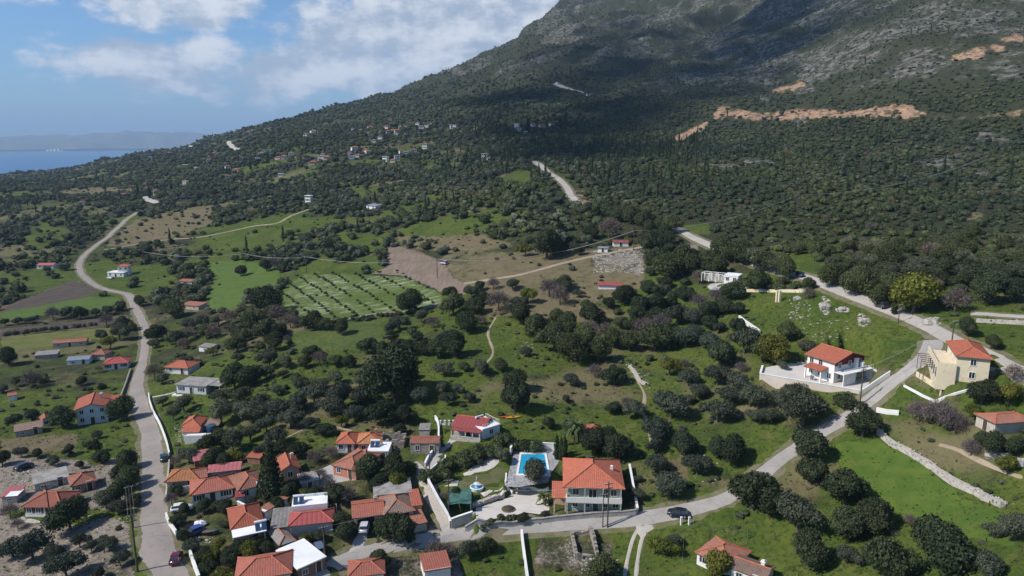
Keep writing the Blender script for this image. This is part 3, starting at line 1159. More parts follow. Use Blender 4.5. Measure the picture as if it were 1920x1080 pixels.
# ------------------------------------------------------------------ vehicles and poles
def car(label, color, p0, p1, style='hatch', group='cars parked by the roads and houses', L=4.2, pz=.12, rough=.25):
    a, b = gp(*p0), gp(*p1)
    ang = math.atan2(b.y - a.y, b.x - a.x)
    W, Hh = 1.74, 1.45
    t = thing('car', label, 'car', (a.x, a.y, H(a.x, a.y) + pz), ang, group)
    # lofted body: stations along x of (x, half width at sill, half width at belt, belt height, bottom)
    k = L / 4.2
    st = [(-2.08, .70, .66, .62, .42), (-1.98, .80, .78, .92, .30), (-1.3, .86, .84, .97, .24), (0, .87, .86, .96, .22), (.95, .86, .84, .95, .22), (1.55, .84, .78, .86, .24), (1.98, .76, .70, .72, .30), (2.10, .62, .58, .56, .42)]
    v, f = [], []
    for x, w0, w1, zb, z0 in st:
        v += [(x * k, -w0, z0), (x * k, -w0 * 1.02, (z0 + zb) / 2), (x * k, -w1, zb), (x * k, w1, zb), (x * k, w0 * 1.02, (z0 + zb) / 2), (x * k, w0, z0)]
    for i in range(len(st) - 1):
        for j in range(6):
            q = (i * 6 + j, i * 6 + (j + 1) % 6, i * 6 + 6 + (j + 1) % 6, i * 6 + 6 + j)
            f.append(q)
    f += [tuple(range(6)), tuple(reversed(range(len(v) - 6, len(v))))]
    cab = [(-1.86, .80, .95), (-1.45, .66, 1.40), (-.5, .68, 1.47), (.35, .66, 1.43), (1.12, .78, .96)] if style == 'hatch' else [(-2.0, .80, .95), (-1.9, .70, 1.72), (-.4, .72, 1.78), (.75, .68, 1.72), (1.35, .78, .98)]
    o = len(v)
    for x, w, z in cab:
        v += [(x * k, -w, z), (x * k, w, z)]
    for i in range(1, 3):
        f.append((o + 2 * i, o + 2 * i + 2, o + 2 * i + 3, o + 2 * i + 1))
    me = bpy.data.meshes.new('car_body')
    me.from_pydata(v, [], f)
    me.materials.append(gloss('car_paint', color, rough))
    import bmesh
    bm = bmesh.new(); bm.from_mesh(me); bmesh.ops.recalc_face_normals(bm, faces=bm.faces); bm.to_mesh(me); bm.free()
    me.polygons.foreach_set('use_smooth', [True] * len(me.polygons))
    link('body', me, t)
    c = [Vector((x * k, -w, z)) for x, w, z in cab]; d = [Vector((x * k, w, z)) for x, w, z in cab]
    wb = MB(); wb.face([c[3], c[4], d[4], d[3]]); link('windscreen', wb.mesh('windscreen', M['glass']), t)
    wb = MB(); wb.face([c[1], d[1], d[0], c[0]]); link('rear_window', wb.mesh('rear_window', M['glass']), t)
    for s, q in ((-1, c), (1, d)):
        wb = MB()
        g = [Vector((0, s * .004, 0)) + x for x in q]
        wb.face([g[0], g[4], g[3], g[2], g[1]] if s < 0 else [g[0], g[1], g[2], g[3], g[4]])
        link('side_window', wb.mesh('side_window', M['glass']), t)
        wb = MB(); m_ = q[2].lerp(Vector((q[2].x, q[2].y, .95)), 0)
        wb.box(q[2].x - .05, q[2].y * 1.0 - .02 + s * .015, .95, q[2].x + .05, q[2].y + .02 + s * .09, q[2].z - .02)
        link('door_pillar', wb.mesh('door_pillar', me.materials[0]), t)
    for x in (-1.3, 1.32):
        for s in (-1, 1):
            wb = MB(); wb.tube([(x * k, s * .68, .31), (x * k, s * .885, .31)], .315, 14)
            w_ = link('wheel', wb.mesh('wheel', M['rubber']), t)
            wb = MB(); wb.tube([(x * k, s * .87, .31), (x * k, s * .895, .31)], .19, 10)
            link('rim', wb.mesh('rim', M['metal']), w_)
    for s in (-1, 1):
        wb = MB(); wb.ball((1.98 * k, s * .55, .66), .13, 0, 8, 4, (.7, 1.1, .8))
        link('headlight', wb.mesh('headlight', M['lamp']), t)
        wb = MB(); wb.box(-2.08 * k, s * .72 - .07, .68, -1.97 * k, s * .72 + .07, .88)
        link('tail_light', wb.mesh('tail_light', M['dark_red']), t)
    return t


POLE_TOPS = {}


def pole(key, label, px, py, h=9.0, rz=0.0, arms=1, rad=.14, group='utility poles', lamp=False):
    p = gp(px, py)
    t = thing('utility_pole', label, 'utility pole', (p.x, p.y, p.z), rz, group)
    b = MB(); b.tube([(0, 0, -.6), (0, 0, h * .5), (0, 0, h)], [rad * 1.15, rad, rad * .75], 8)
    link('post', b.mesh('post', M['pole_wood'], smooth=True), t)
    for k in range(arms):
        z = h - .45 - k * .9
        b = MB(); b.box(-.85, -.14 - .07, z, .85, -.07, z + .11)
        a = link('crossarm', b.mesh('crossarm', M['pole_wood']), t)
        for x in (-.7, -.25, .25, .7):
            b = MB(); b.tube([(x, -.14, z + .112), (x, -.14, z + .19), (x, -.14, z + .27)], [.03, .06, .035], 6)
            link('insulator', b.mesh('insulator', M['tank']), a)
    if lamp:
        b = MB(); b.tube([(0, 0, h - 1.6), (.6, 0, h - 1.2), (1.3, 0, h - 1.15)], .035, 5); b.box(1.1, -.12, h - 1.24, 1.7, .12, h - 1.13)
        link('lamp_arm', b.mesh('lamp_arm', M['metal']), t)
    POLE_TOPS[key] = (Vector((p.x, p.y, p.z + h - .2)), rz)
    return t


def wire(label, a, b, sag, rad=.03, xo=0.0, group='overhead power lines'):
    A, ra = POLE_TOPS[a] if isinstance(a, str) else (a, 0)
    B, rb_ = POLE_TOPS[b] if isinstance(b, str) else (b, 0)
    A = A + Vector((math.cos(ra) * xo, math.sin(ra) * xo, 0)); B = B + Vector((math.cos(rb_) * xo, math.sin(rb_) * xo, 0))
    n = 18
    pts = [A.lerp(B, i / n) + Vector((0, 0, -sag * 4 * (i / n) * (1 - i / n))) for i in range(n + 1)]
    m = MB(); m.tube([p - A for p in pts], rad, 4)
    return thing('power_line', label, 'power line', A, 0, group, m.mesh('power_line', M['cable']))


M['cable'] = pm('cable', (.30, .30, .30), (.24, .24, .24), 1.0, rough=.5)
# ------------------------------------------------------------------ level ground for the yards
def pad_px(poly, z, soft=3.0, step=None):
    pts = np.array([plane_pt(*p, z)[:2] for p in poly])
    c = pts.mean(0)
    ins = pip(GX, GY, [tuple(p) for p in pts])
    # distance outside the outline
    d = np.full(GX.shape, 1e9)
    near = (np.abs(GX - c[0]) < 60) & (np.abs(GY - c[1]) < 60)
    gx, gy = GX[near], GY[near]
    dm = np.full(gx.shape, 1e9)
    for a, b in zip(pts, np.roll(pts, -1, 0)):
        ab = b - a; L2 = (ab ** 2).sum() + 1e-9
        t = np.clip(((gx - a[0]) * ab[0] + (gy - a[1]) * ab[1]) / L2, 0, 1)
        dm = np.minimum(dm, np.hypot(gx - a[0] - t * ab[0], gy - a[1] - t * ab[1]))
    d[near] = dm
    d[ins] = 0
    w = np.clip(1 - d / soft, 0, 1); w = w * w * (3 - 2 * w)
    Z[:] = Z * (1 - w) + z * w
    return pts


YARD = [(948, 914), (972, 916), (1028, 924), (1028, 943), (1030, 957), (1011, 965), (989, 962), (922, 974), (893, 979), (892, 953), (915, 947), (944, 936), (960, 926)]
DECK = [(965, 842), (1040, 840), (1054, 854), (1045, 871), (1033, 888), (1028, 905), (972, 914), (948, 912), (958, 871), (963, 849)]
ZV = gp(1105, 956).z
ZD = gp(1000, 880).z
DECK_W = pad_px(DECK, ZD, 1.5)
YARD_W = pad_px(YARD, ZV - .25, 1.0)
COURT = [(1427, 704), (1431, 690), (1470, 683), (1500, 678), (1530, 672), (1580, 668), (1640, 690), (1662, 704), (1640, 718), (1611, 736), (1550, 725), (1481, 714)]
ZW = gp(1560, 718).z
COURT_W = pad_px(COURT, ZW, .9)

# ------------------------------------------------------------------ houses near the viewpoint
villa = house('villa', 'big two-storey villa with orange hip roof and long balcony beside the swimming pool', 'villa', (1062, 959), (1163, 956), 11.6, 5.2, 'hip', 2.5, .75, 'sage', 'roof_orange',
              (0, 3, 2), 2, False, shut=None, z=ZV)
w_, d_, h_ = villa['dim']
zf = 2.55
b = MB()
b.box(-w_ / 2 - .1, -1.5, zf - .18, w_ / 2 + .1, 0, zf)
link('balcony_floor', b.mesh('balcony_floor', M['cream']), villa)
b = MB()
b.box(-w_ / 2 - .1, -1.5, zf + .003, w_ / 2 + .1, -1.36, zf + 1.0); b.box(-w_ / 2 - .1, -1.36, zf + .003, -w_ / 2 + .04, 0, zf + 1.0); b.box(w_ / 2 - .04, -1.36, zf + .003, w_ / 2 + .1, 0, zf + 1.0)
link('balcony_parapet', b.mesh('balcony_parapet', M['white']), villa)
for x in (-w_ / 2 + .1, -w_ / 6, w_ / 6, w_ / 2 - .1):
    b = MB(); b.box(x - .13, -1.45, -.5, x + .13, -1.19, zf - .185); b.box(x - .10, -1.42, zf + 1.003, x + .10, -1.2, h_ + .1)
    link('balcony_column', b.mesh('balcony_column', M['sage']), villa)
for x in (-.33 * w_, .37 * w_):
    put_window(villa, x, -.004, 3.35, 0, 1.1, 1.25, None)
put_window(villa, -.2, -.004, 2.56, 0, 1.5, 2.05, None)
put_window(villa, .22 * w_, -.004, 2.56, 0, .9, 2.05, None)
for x in (-.34 * w_, -.12 * w_, .22 * w_, .41 * w_):
    put_window(villa, x, -.004, .85, 0, 1.0, 1.1, None)
put_door(villa, .4, -.004, 0, 0, 1.0, 2.1, 'shutter_green')
rb, rg, _ = roof_parts(2.6, 5.6, 2.9, 'shed', .5, .25)
o = link('porch_roof', rb.mesh('porch_roof', [M['roof_orange'], M['wood']]), villa, (-w_ / 2 - 1.35, -.4, 0))
for x, y in ((-2.4, -.3), (-.2, -.3), (-2.4, 4.9)):
    b = MB(); b.box(-w_ / 2 + x - .15, y - .15, -.6, -w_ / 2 + x + .15, y + .15, 2.95)
    link('porch_column', b.mesh('porch_column', M['peach']), villa)
b = MB(); b.box(-w_ / 2 - 2.3, 2.0, -.6, -w_ / 2 - .02, 5.0, 2.75)
link('porch_room', b.mesh('porch_room', M['peach']), villa)
b = MB(); b.box(3.6, 5.6, h_ + .5, 4.1, 6.1, h_ + 1.7)
link('chimney', b.mesh('chimney', M['white']), villa)

hs = {}
hs['white_villa'] = house('villa', 'white villa with orange gable roof, red gable end and outside stair above the stone courtyard', 'villa', (1562, 719), (1617, 706), 7.4, 5.0, 'gy', 1.7, .6, 'white', 'roof_orange', (3, 0, 3), 2, False, shut=None, z=ZW, ridge='ridge')
v = hs['white_villa']; w_, d_, h_ = v['dim']
b = MB(); b.face([(w_ / 2 - .02, -.03, h_ - 1.0), (w_ / 2 - .02, -.03, h_), (0, -.03, h_ + 1.62), (-w_ / 2 + .02, -.03, h_), (-w_ / 2 + .02, -.03, h_ - 1.0)])
link('gable_panel', b.mesh('gable_panel', M['dark_red']), v)
b = MB(); b.box(-w_ / 2, -2.6, 2.6, w_ / 2, -.002, 2.78); b.box(-w_ / 2, -2.6, -.5, -1.0, -2.4, 2.6); b.box(w_ / 2 - .2, -2.4, -.5, w_ / 2, -.2, 2.6)
link('terrace', b.mesh('terrace', M['white']), v)
for k in range(15):
    x = -w_ / 2 + .1 + k * (w_ - .2) / 14
    b = MB(); b.box(x - .03, -2.57, 2.783, x + .03, -2.51, 3.65)
    link('baluster', b.mesh('baluster', M['frame_white']), v)
b = MB(); b.box(-w_ / 2, -2.6, 3.65, w_ / 2, -2.48, 3.73)
link('handrail', b.mesh('handrail', M['frame_white']), v)
b = MB()
for k in range(12):
    b.box(w_ / 2 - .6 + k * .32, -2.5, -.8, w_ / 2 - .28 + k * .32, -1.2, 2.55 - k * .21)
link('outside_stair', b.mesh('outside_stair', M['white']), v)
b = MB(); b.box(1.2, -.9, 2.79, 2.0, -.2, 5.2); b.tube([(3.2, -.9, 3.0), (3.2, -.9, 4.1)], .5, 10)
link('stove_chimney', b.mesh('stove_chimney', M['white_flat']), v)
rb, rg, _ = roof_parts(4.6, 2.2, 2.75, 'shed', .7, .15)
link('side_roof', rb.mesh('side_roof', [M['roof_orange'], M['wood']]), v, (-w_ / 2 - 2.25, 4.0, 0), -math.pi / 2)
v.children[-1].location = (-w_ / 2 - 2.25, 3.9, 0)
for y in (1.8, 6.0):
    b = MB(); b.box(-w_ / 2 - 2.3, y - .15, -.5, -w_ / 2 - 2.0, y + .15, 2.7)
    link('porch_column', b.mesh('porch_column', M['white']), v)

hs['cream'] = house('house', 'cream two-storey house with low orange hip roof by the road fork', 'house', (1790, 731), (1849, 717), 11.0, 5.2, 'hip', 1.35, .45, 'cream', 'roof_orange', (1, 2, 3), 2, False, shut=None)
v = hs['cream']; w_, d_, h_ = v['dim']
b = MB(); b.box(-w_ / 2 - 3.4, -.6, -2.0, -w_ / 2 - .003, d_ + 1.5, 2.75); b.box(-w_ / 2 - 3.4, -.6, 2.753, -w_ / 2 - 3.2, d_ + 1.5, 3.6); b.box(-w_ / 2 - 3.2, -.6, 2.753, -w_ / 2 - .003, -.4, 3.6)
link('terrace_block', b.mesh('terrace_block', M['cream']), v)
for k in range(4):
    put_window(v, -w_ / 2 - 3.404, .9 + k * 2.5, .5, -math.pi / 2, 1.0, 1.7, 'shutter_brown')
for k in range(7):
    b = MB(); b.box(-w_ / 2 - 5.6, -.2 + k * 1.6, 2.35, -w_ / 2 - 3.41, -.1 + k * 1.6, 2.5)
    link('pergola_beam', b.mesh('pergola_beam', M['wood']), v)
for k in range(3):
    b = MB(); b.tube([(-w_ / 2 - 5.5, -.1 + k * 4.8, -1.5), (-w_ / 2 - 5.5, -.1 + k * 4.8, 2.35)], .07, 6)
    link('pergola_post', b.mesh('pergola_post', M['wood']), v)

HL = [
    # key, label, L, R, d, h, roof, rise, over, wall, roofmat, win, storeys, door, chim, shutter
    ('a1', 'long low house with faded orange gable roof on the sea side of the road', (100, 653), (162, 647), 5, 2.5, 'gx', 1.2, .3, 'beige', 'roof_faded', (3, 0, 0), 1, True, 0, None),
    ('a2', 'long grey roofed shed in the sea-side garden', (66, 674), (107, 670), 5, 2.0, 'shed', .7, .25, 'concrete', 'roof_grey', (0, 0, 0), 1, False, 0, None),
    ('a3', 'low house with blue-grey sheet roof next to the small red-roofed house', (127, 685), (167, 681), 7, 2.3, 'gx', 1.0, .3, 'white', 'roof_blue', (2, 0, 0), 1, True, 0, None),
    ('a4', 'small house with faded orange hip roof wedged behind the red-roofed house', (170, 675), (197, 674), 6, 2.7, 'hip', 1.5, .3, 'beige', 'roof_faded', (1, 0, 0), 1, False, 0, None),
    ('a5', 'small white house with dark red hip roof beside the sea-side road', (196, 695), (240, 689), 7.5, 2.9, 'hip', 1.9, .45, 'white', 'roof_red', (3, 1, 1), 1, True, 0, 'shutter_brown'),
    ('a6', 'tall two-storey house with orange gable roof and shaded white gable end', (146, 797), (203, 788), 11, 5.2, 'gy', 1.9, .6, 'bluewhite', 'roof_orange', (3, 2, 2), 2, True, 1, None),  # bluish shade of the white gable is put into the wall colour
    ('a7', 'tiny hut with orange gable roof alone in the sea-side meadow', (17, 752), (32, 749), 3.2, 2.1, 'gx', .9, .2, 'white', 'roof_faded', (0, 0, 0), 1, True, 0, None),
    ('a8', 'small house with red gable roof next to the long grey roof', (80, 801), (95, 798), 4, 2.8, 'gy', .9, .25, 'white', 'roof_terra', (1, 0, 0), 1, False, 0, None),
    ('a9', 'long low building with grey-pink sheet roof behind the bare garden', (30, 819), (80, 811), 5, 2.2, 'shed', .8, .3, 'concrete', 'roof_old', (2, 0, 0), 1, True, 0, None),
    ('b1', 'small house with bright orange hip roof behind the flat-roofed house', (311, 705), (352, 699), 8, 2.9, 'hip', 1.9, .45, 'white', 'roof_orange', (2, 0, 1), 1, True, 0, None),
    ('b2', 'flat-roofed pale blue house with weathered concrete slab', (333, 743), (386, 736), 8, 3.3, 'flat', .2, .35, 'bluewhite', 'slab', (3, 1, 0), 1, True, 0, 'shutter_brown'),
    ('b3', 'small corrugated-roof hut among the trees by the road', (374, 662), (395, 659), 4, 2.4, 'shed', .5, .2, 'white', 'roof_grey', (1, 0, 0), 1, False, 0, None),
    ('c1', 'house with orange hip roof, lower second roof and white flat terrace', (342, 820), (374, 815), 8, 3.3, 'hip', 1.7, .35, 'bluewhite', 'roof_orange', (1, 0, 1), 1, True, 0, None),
    ('c2', 'low shed with faded red roof behind the shrub garden', (366, 880), (404, 869), 5, 2.4, 'shed', .9, .3, 'brick', 'roof_pink', (1, 0, 0), 1, False, 0, None),
    ('c3', 'road-side house with striped tan hip roof', (314, 922), (372, 913), 6.5, 2.7, 'hip', 1.8, .4, 'beige', 'roof_tan', (2, 1, 1), 1, True, 0, None),
    ('c4', 'small house with faded orange gable roof joined to the striped tan roof', (360, 916), (388, 909), 6, 2.6, 'gx', 1.2, .3, 'beige', 'roof_faded', (1, 0, 0), 1, False, 0, None),
    ('c5', 'long narrow shed with pink-red sheet roof', (392, 906), (450, 890), 3.8, 2.4, 'shed', .6, .25, 'concrete', 'roof_pink', (2, 0, 0), 1, False, 0, None),
    ('c6', 'white house with wide terracotta hip roof near the white van', (362, 949), (437, 931), 8, 3.0, 'hip', 1.9, .45, 'white', 'roof_terra', (3, 1, 1), 1, True, 0, 'shutter_green'),
    ('c7', 'white house with brownish hip roof and a solar heater in front', (451, 941), (497, 925), 9, 3.2, 'hip', 1.8, .4, 'white', 'roof_faded', (2, 1, 2), 1, True, 0, None),
    ('c8', 'house with bright orange gable roof behind the tall dark conifer', (528, 907), (562, 897), 8, 3.3, 'gy', 1.6, .35, 'peach', 'roof_orange', (1, 0, 1), 1, False, 1, None),
    ('c9', 'tiny lean-to with red roof at the corner of the brownish-roofed house', (443, 947), (459, 944), 2.6, 2.1, 'shed', .5, .15, 'white', 'roof_red', (0, 0, 0), 1, True, 0, None),
    ('k1', 'grey slab-roofed outbuilding beside the orange gable roof', (566, 926), (598, 917), 5.5, 2.6, 'flat', .2, .2, 'concrete', 'slab', (1, 1, 0), 1, True, 0, None),
    ('d1', 'narrow shed with white end wall and dusty red roof', (485, 974), (498, 978), 8.5, 2.4, 'shed', .2, .2, 'white', 'roof_faded', (0, 0, 0), 1, False, 0, None),
    ('d2', 'pink-trimmed house with orange hip roof and white porch slab with solar panel', (438, 1018), (493, 1003), 10, 3.3, 'hip', 1.9, .4, 'peach', 'roof_orange', (2, 1, 2), 1, True, 0, None),
    ('d3', 'house clad in grey metal siding under a bright red hip roof', (545, 1011), (624, 1000), 6.0, 3.1, 'hip', 1.4, .35, 'siding', 'roof_red', (0, 1, 0), 1, False, 0, None),
    ('d4', 'shed with low grey tarpaulin hip roof and dark open front', (527, 1042), (552, 1032), 7.5, 2.4, 'hip', 1.0, .35, 'dark', 'hood', (0, 0, 0), 1, False, 0, None),  # dark wall colour stands for shade behind the open front
    ('d5', 'house under a smooth white flat roof at the bottom of the village', (560, 1090), (611, 1070), 10, 2.8, 'flat', .2, .2, 'brick', 'white_flat', (2, 1, 0), 1, True, 0, None),
    ('d6', 'house with red hip roof cut by the lower picture edge', (445, 1108), (545, 1098), 8.5, 2.9, 'hip', 2.0, .4, 'white', 'roof_terra', (3, 1, 1), 1, True, 0, None),
    ('d7', 'tiny store with orange-red roof on the grassy slope', (465, 872), (487, 869), 3, 2.0, 'shed', .5, .2, 'brick', 'roof_orange', (0, 0, 0), 1, False, 0, None),
    ('e1', 'white cottage with red hip roof and two dark windows in the bare yard', (49, 973), (116, 966), 8, 3.0, 'hip', 2.0, .45, 'white', 'roof_terra', (4, 1, 1), 1, True, 0, 'shutter_brown'),
    ('e2', 'derelict house under a broken grey concrete slab', (66, 921), (130, 906), 8, 2.0, 'flat', .2, .2, 'pale_stone', 'slab', (2, 0, 0), 1, True, 0, None),
    ('e3', 'old house with faded red hip roof next to the broken slab', (136, 925), (180, 914), 6.5, 2.4, 'hip', 1.7, .35, 'stone', 'roof_faded', (2, 1, 0), 1, True, 0, None),
    ('e4', 'small shed half covered by red and white sheets', (5, 946), (32, 941), 5, 2.1, 'shed', .5, .25, 'concrete', 'roof_pink', (1, 0, 0), 1, False, 0, None),
    ('f1', 'grey-walled house with orange hip roof behind the bare vine garden', (632, 850), (664, 849), 7, 2.9, 'hip', 1.6, .4, 'bluewhite', 'roof_orange', (2, 0, 1), 1, True, 0, None),
    ('f2', 'house with tan hip roof and red side wall next to the stone ruin', (672, 851), (714, 847), 7, 2.9, 'hip', 1.6, .35, 'salmon', 'roof_tan', (2, 1, 0), 1, True, 1, None),
    ('f3', 'salmon house with long faded red hip roof and pink walls', (626, 893), (668, 902), 11, 3.0, 'hip', 1.8, .35, 'salmon', 'roof_faded', (2, 2, 1), 1, True, 1, None),
    ('f4', 'small white house with flat terrace roof beside the grove', (690, 868), (728, 865), 6, 2.9, 'flat', .2, .15, 'white', 'white_flat', (2, 1, 0), 1, True, 0, None),
    ('f5', 'old stone house with low pinkish roof at the foot of the paved ramp', (770, 854), (823, 850), 5, 3.3, 'gx', .9, .15, 'stone', 'roof_faded', (2, 1, 0), 1, True, 0, None),
    ('f6', 'red gable-roofed house with porch at the top of the paved ramp', (851, 818), (906, 823), 8.5, 2.8, 'gx', 1.7, .5, 'beige', 'roof_red', (3, 0, 2), 1, True, 0, None),
    ('f7', 'white flat-roofed house joined to the red gable roof', (905, 825), (937, 812), 7.5, 2.9, 'flat', .2, .2, 'white', 'white_flat', (1, 1, 0), 1, False, 0, None),
    ('f8', 'tumbled stone hut behind the old stone house by the ramp', (786, 819), (805, 817), 4, 2.0, 'shed', .4, .1, 'pale_stone', 'roof_grey', (0, 0, 0), 1, True, 0, None),
    ('g1', 'house with orange-red gable roof over an open garage', (665, 996), (720, 986), 8, 2.9, 'gx', 1.4, .35, 'beige', 'roof_terra', (0, 0, 1), 1, False, 1, None),
    ('g2', 'old house with weathered tile hip roof by the lane', (723, 990), (776, 978), 9, 2.9, 'hip', 1.9, .35, 'pale_stone', 'roof_old', (2, 1, 0), 1, True, 0, None),
    ('g3', 'long flat grey slab roof behind the weathered tile roof', (703, 955), (772, 946), 8, 2.8, 'flat', .2, .2, 'concrete', 'slab', (0, 1, 1), 1, False, 0, None),
    ('g4', 'small annex with bright orange roof at the edge of the lane', (775, 970), (791, 965), 7, 2.7, 'shed', .8, .2, 'peach', 'roof_orange', (0, 0, 0), 1, False, 0, None),
    ('g5', 'crumbling lean-to with patchy pinkish roof at the lane corner', (776, 1004), (800, 996), 5, 2.1, 'shed', .9, .2, 'pale_stone', 'roof_faded', (0, 0, 0), 1, False, 0, None),
    ('g6', 'shed with plain brick-red roof in the dry yard below the road', (797, 1092), (845, 1085), 6, 2.8, 'shed', .5, .2, 'white', 'roof_terra', (0, 1, 0), 1, False, 0, None),
    ('g7', 'low house with dark red tiled roof at the lower picture edge', (655, 1098), (720, 1094), 6, 2.4, 'hip', 1.3, .3, 'white', 'roof_terra', (2, 0, 0), 1, False, 0, None),
    ('h1', 'cottage with red-brown hip roof behind wire fencing by the dirt track', (1306, 1066), (1368, 1084), 8.5, 2.9, 'hip', 1.9, .35, 'white', 'roof_faded', (2, 0, 1), 1, True, 0, 'shutter_brown'),
    ('h2', 'low white annex with corrugated brown roof beside the fenced cottage', (1370, 1092), (1432, 1100), 5.5, 2.6, 'gx', 1.0, .3, 'white', 'roof_old', (2, 1, 0), 1, True, 1, None),
    ('h3', 'small hut with red hip roof hidden behind the trees above the villa', (1101, 829), (1131, 826), 5, 2.4, 'hip', 1.5, .3, 'salmon', 'roof_terra', (1, 0, 0), 1, True, 0, None),
    ('h4', 'low pale house with pink tiled roof among bushes on the mountain side', (1826, 816), (1861, 836), 10, 2.8, 'hip', 1.0, .35, 'beige', 'roof_faded', (1, 0, 0), 1, True, 0, None),
    ('i1', 'white house end with two small dark openings above the upper driveway', (1357, 535), (1383, 532), 6, 3.2, 'flat', .2, .1, 'white', 'white_flat', (2, 0, 0), 1, False, 0, None),
    ('i2', 'tiny white shack with blue-grey roof on the rubble heap', (1121, 474), (1139, 473), 4, 2.3, 'shed', .4, .3, 'white', 'roof_blue', (1, 0, 0), 1, True, 0, None),
    ('i3', 'low shack with dark red roof under the tall bare tree', (1150, 464), (1178, 461), 5, 2.3, 'gx', .9, .3, 'white', 'roof_red', (1, 0, 0), 1, True, 0, None),
    ('i4', 'shelter with bright red sheet roof in the dry field', (1122, 545), (1164, 541), 6, 1.8, 'gx', .8, .4, 'white', 'roof_red', (0, 0, 0), 1, True, 0, None),
    ('j1', 'white villa wing with pale flat terrace in the green meadow by the bend', (202, 520), (232, 519), 8, 3.2, 'flat', .2, .2, 'white', 'white_flat', (3, 1, 1), 1, True, 0, None),
    ('j2', 'white tower house with small red hip roof rising beside the meadow terrace', (222, 518), (242, 517), 8, 6.4, 'hip', 1.5, .5, 'white', 'roof_orange', (2, 1, 1), 2, False, 0, None),
    ('j3', 'hut with orange sheet roof at the edge of the bright green field', (338, 536), (370, 533), 7, 2.4, 'gx', .9, .3, 'beige', 'roof_faded', (2, 0, 0), 1, True, 0, None),
    ('j4', 'old house with flat pinkish roof hidden behind dark trees', (340, 583), (372, 580), 7, 2.6, 'shed', .6, .3, 'beige', 'roof_faded', (2, 0, 0), 1, False, 0, None),
    ('j5', 'long white house with dark pink roof beyond the road bend', (70, 505), (100, 503), 8, 3.0, 'gx', 1.2, .3, 'white', 'roof_pink', (3, 0, 0), 1, True, 0, None),
    ('j6', 'lone white house with blue solar roof in the dark woods', (687, 394), (704, 393), 8, 3.0, 'shed', 1.6, .3, 'white', 'roof_blue', (2, 0, 0), 1, True, 0, None),
]
py_big = lambda q: q[1] > 800
for (k, lab, Lp, Rp, d, h, rf, rise, over, wm, rm, win, st, door, chim, shut) in HL:
    hs[k] = house('shed' if (' shed' in ' ' + lab.split(' with')[0] or 'hut' in lab or 'shack' in lab or 'shelter' in lab or 'lean-to' in lab or 'store' in lab.split()[1:2]) else 'house', lab, 'shed' if ('shed' in lab.split(' with')[0] or 'hut' in lab or 'shack' in lab or 'shelter' in lab) else 'house',
                  Lp, Rp, d * (.78 if py_big(Lp) else .88), h * (.80 if st == 1 else .93), rf, rise * (.74 if rf != 'flat' else 1), over, wm, rm, win, st, door, chim, shut)


def add(k, name, mb, mat, **kw):
    return link(name, mb.mesh(name, M[mat]), hs[k], **kw)


# second roofs, porches, terraces
def sub_roof(k, x, y, w, d, h, kind, rise, rm, wm, over=.3, rz=0.0):
    rb, rg, gb = roof_parts(w, d, h, kind, rise, over)
    a = link('annex', wall_mesh(w, d, h, gb, name='annex').mesh('annex_wall', M[wm]), hs[k], (x, y, 0), rz)
    link('annex_roof', rb.mesh('annex_roof', [M[rm], M['wood'] if kind != 'flat' else M[rm]]), a)
    return a


def rail(k, pts, z, mat='frame_white'):
    b = MB()
    for (x0, y0), (x1, y1) in zip(pts, pts[1:]):
        n = max(2, int(math.hypot(x1 - x0, y1 - y0) / .5))
        for i in range(n + 1):
            x, y = x0 + (x1 - x0) * i / n, y0 + (y1 - y0) * i / n
            b.box(x - .025, y - .025, z, x + .025, y + .025, z + .85)
        b.tube([(x0, y0, z + .9), (x1, y1, z + .9)], .04, 5)
    add(k, 'railing', b, mat)


W = lambda k: hs[k]['dim']
sub_roof('c1', 1.2, -3.0, 3.8, 3.0, 2.3, 'gx', .8, 'roof_orange', 'bluewhite')
b = MB(); b.box(.4, -5.4, -1.5, 6.4, -3.1, 1.9); b.box(.4, -5.4, 1.903, 6.4, -5.2, 2.3); add('c1', 'terrace', b, 'white')
sub_roof('c1', 5.0, 1.5, 3.0, 3.4, 2.2, 'shed', .4, 'roof_old', 'brick')
w_ = W('d2')[0]
b = MB(); b.box(-w_ / 2 - .2, -3.4, 2.42, w_ / 2 + .4, -.45, 2.58); add('d2', 'porch_slab', b, 'white_flat')
for x in (-w_ / 2, -.2, w_ / 2 + .1):
    b = MB(); b.box(x - .13, -3.2, -1, x + .13, -2.94, 2.415); add('d2', 'porch_column', b, 'peach')
b = MB(); b.box(-w_ / 2 + .1, -3.05, -1, w_ / 2, -2.97, 1.1); add('d2', 'porch_screen', b, 'brick')
w_ = W('d3')[0]
b = MB(); b.box(-w_ / 2, 5.2, -1.5, w_ / 2 - 1.0, 8.9, 3.5); b.box(-w_ / 2, 8.7, 3.503, w_ / 2 - 1, 8.9, 4.0); add('d3', 'rear_block', b, 'white_flat')
b = MB()
for i in range(int(w_ / .45)):
    x = -w_ / 2 + .2 + i * .45
    b.box(x - .05, -.05, 0, x + .05, -.003, 2.44)
o = add('d3', 'siding_batten', b, 'siding'); o['kind'] = 'stuff'
sub_roof('d3', -w_ / 2 - 1.7, .6, 3.2, 6.0, 2.1, 'shed', .6, 'roof_grey', 'concrete')
w_ = W('g1')[0]
b = MB(); b.box(-w_ / 2 + .6, -.05, 0, -w_ / 2 + 3.8, .05, 2.05); add('g1', 'garage_shade', b, 'dark')  # dark panel on the solid wall stands for shade inside the garage
w_, d_, h_ = W('f6')
b = MB(); b.box(-w_ / 2, -2.2, 1.95, w_ / 2, -.003, 2.08); add('f6', 'porch_roof', b, 'roof_red')
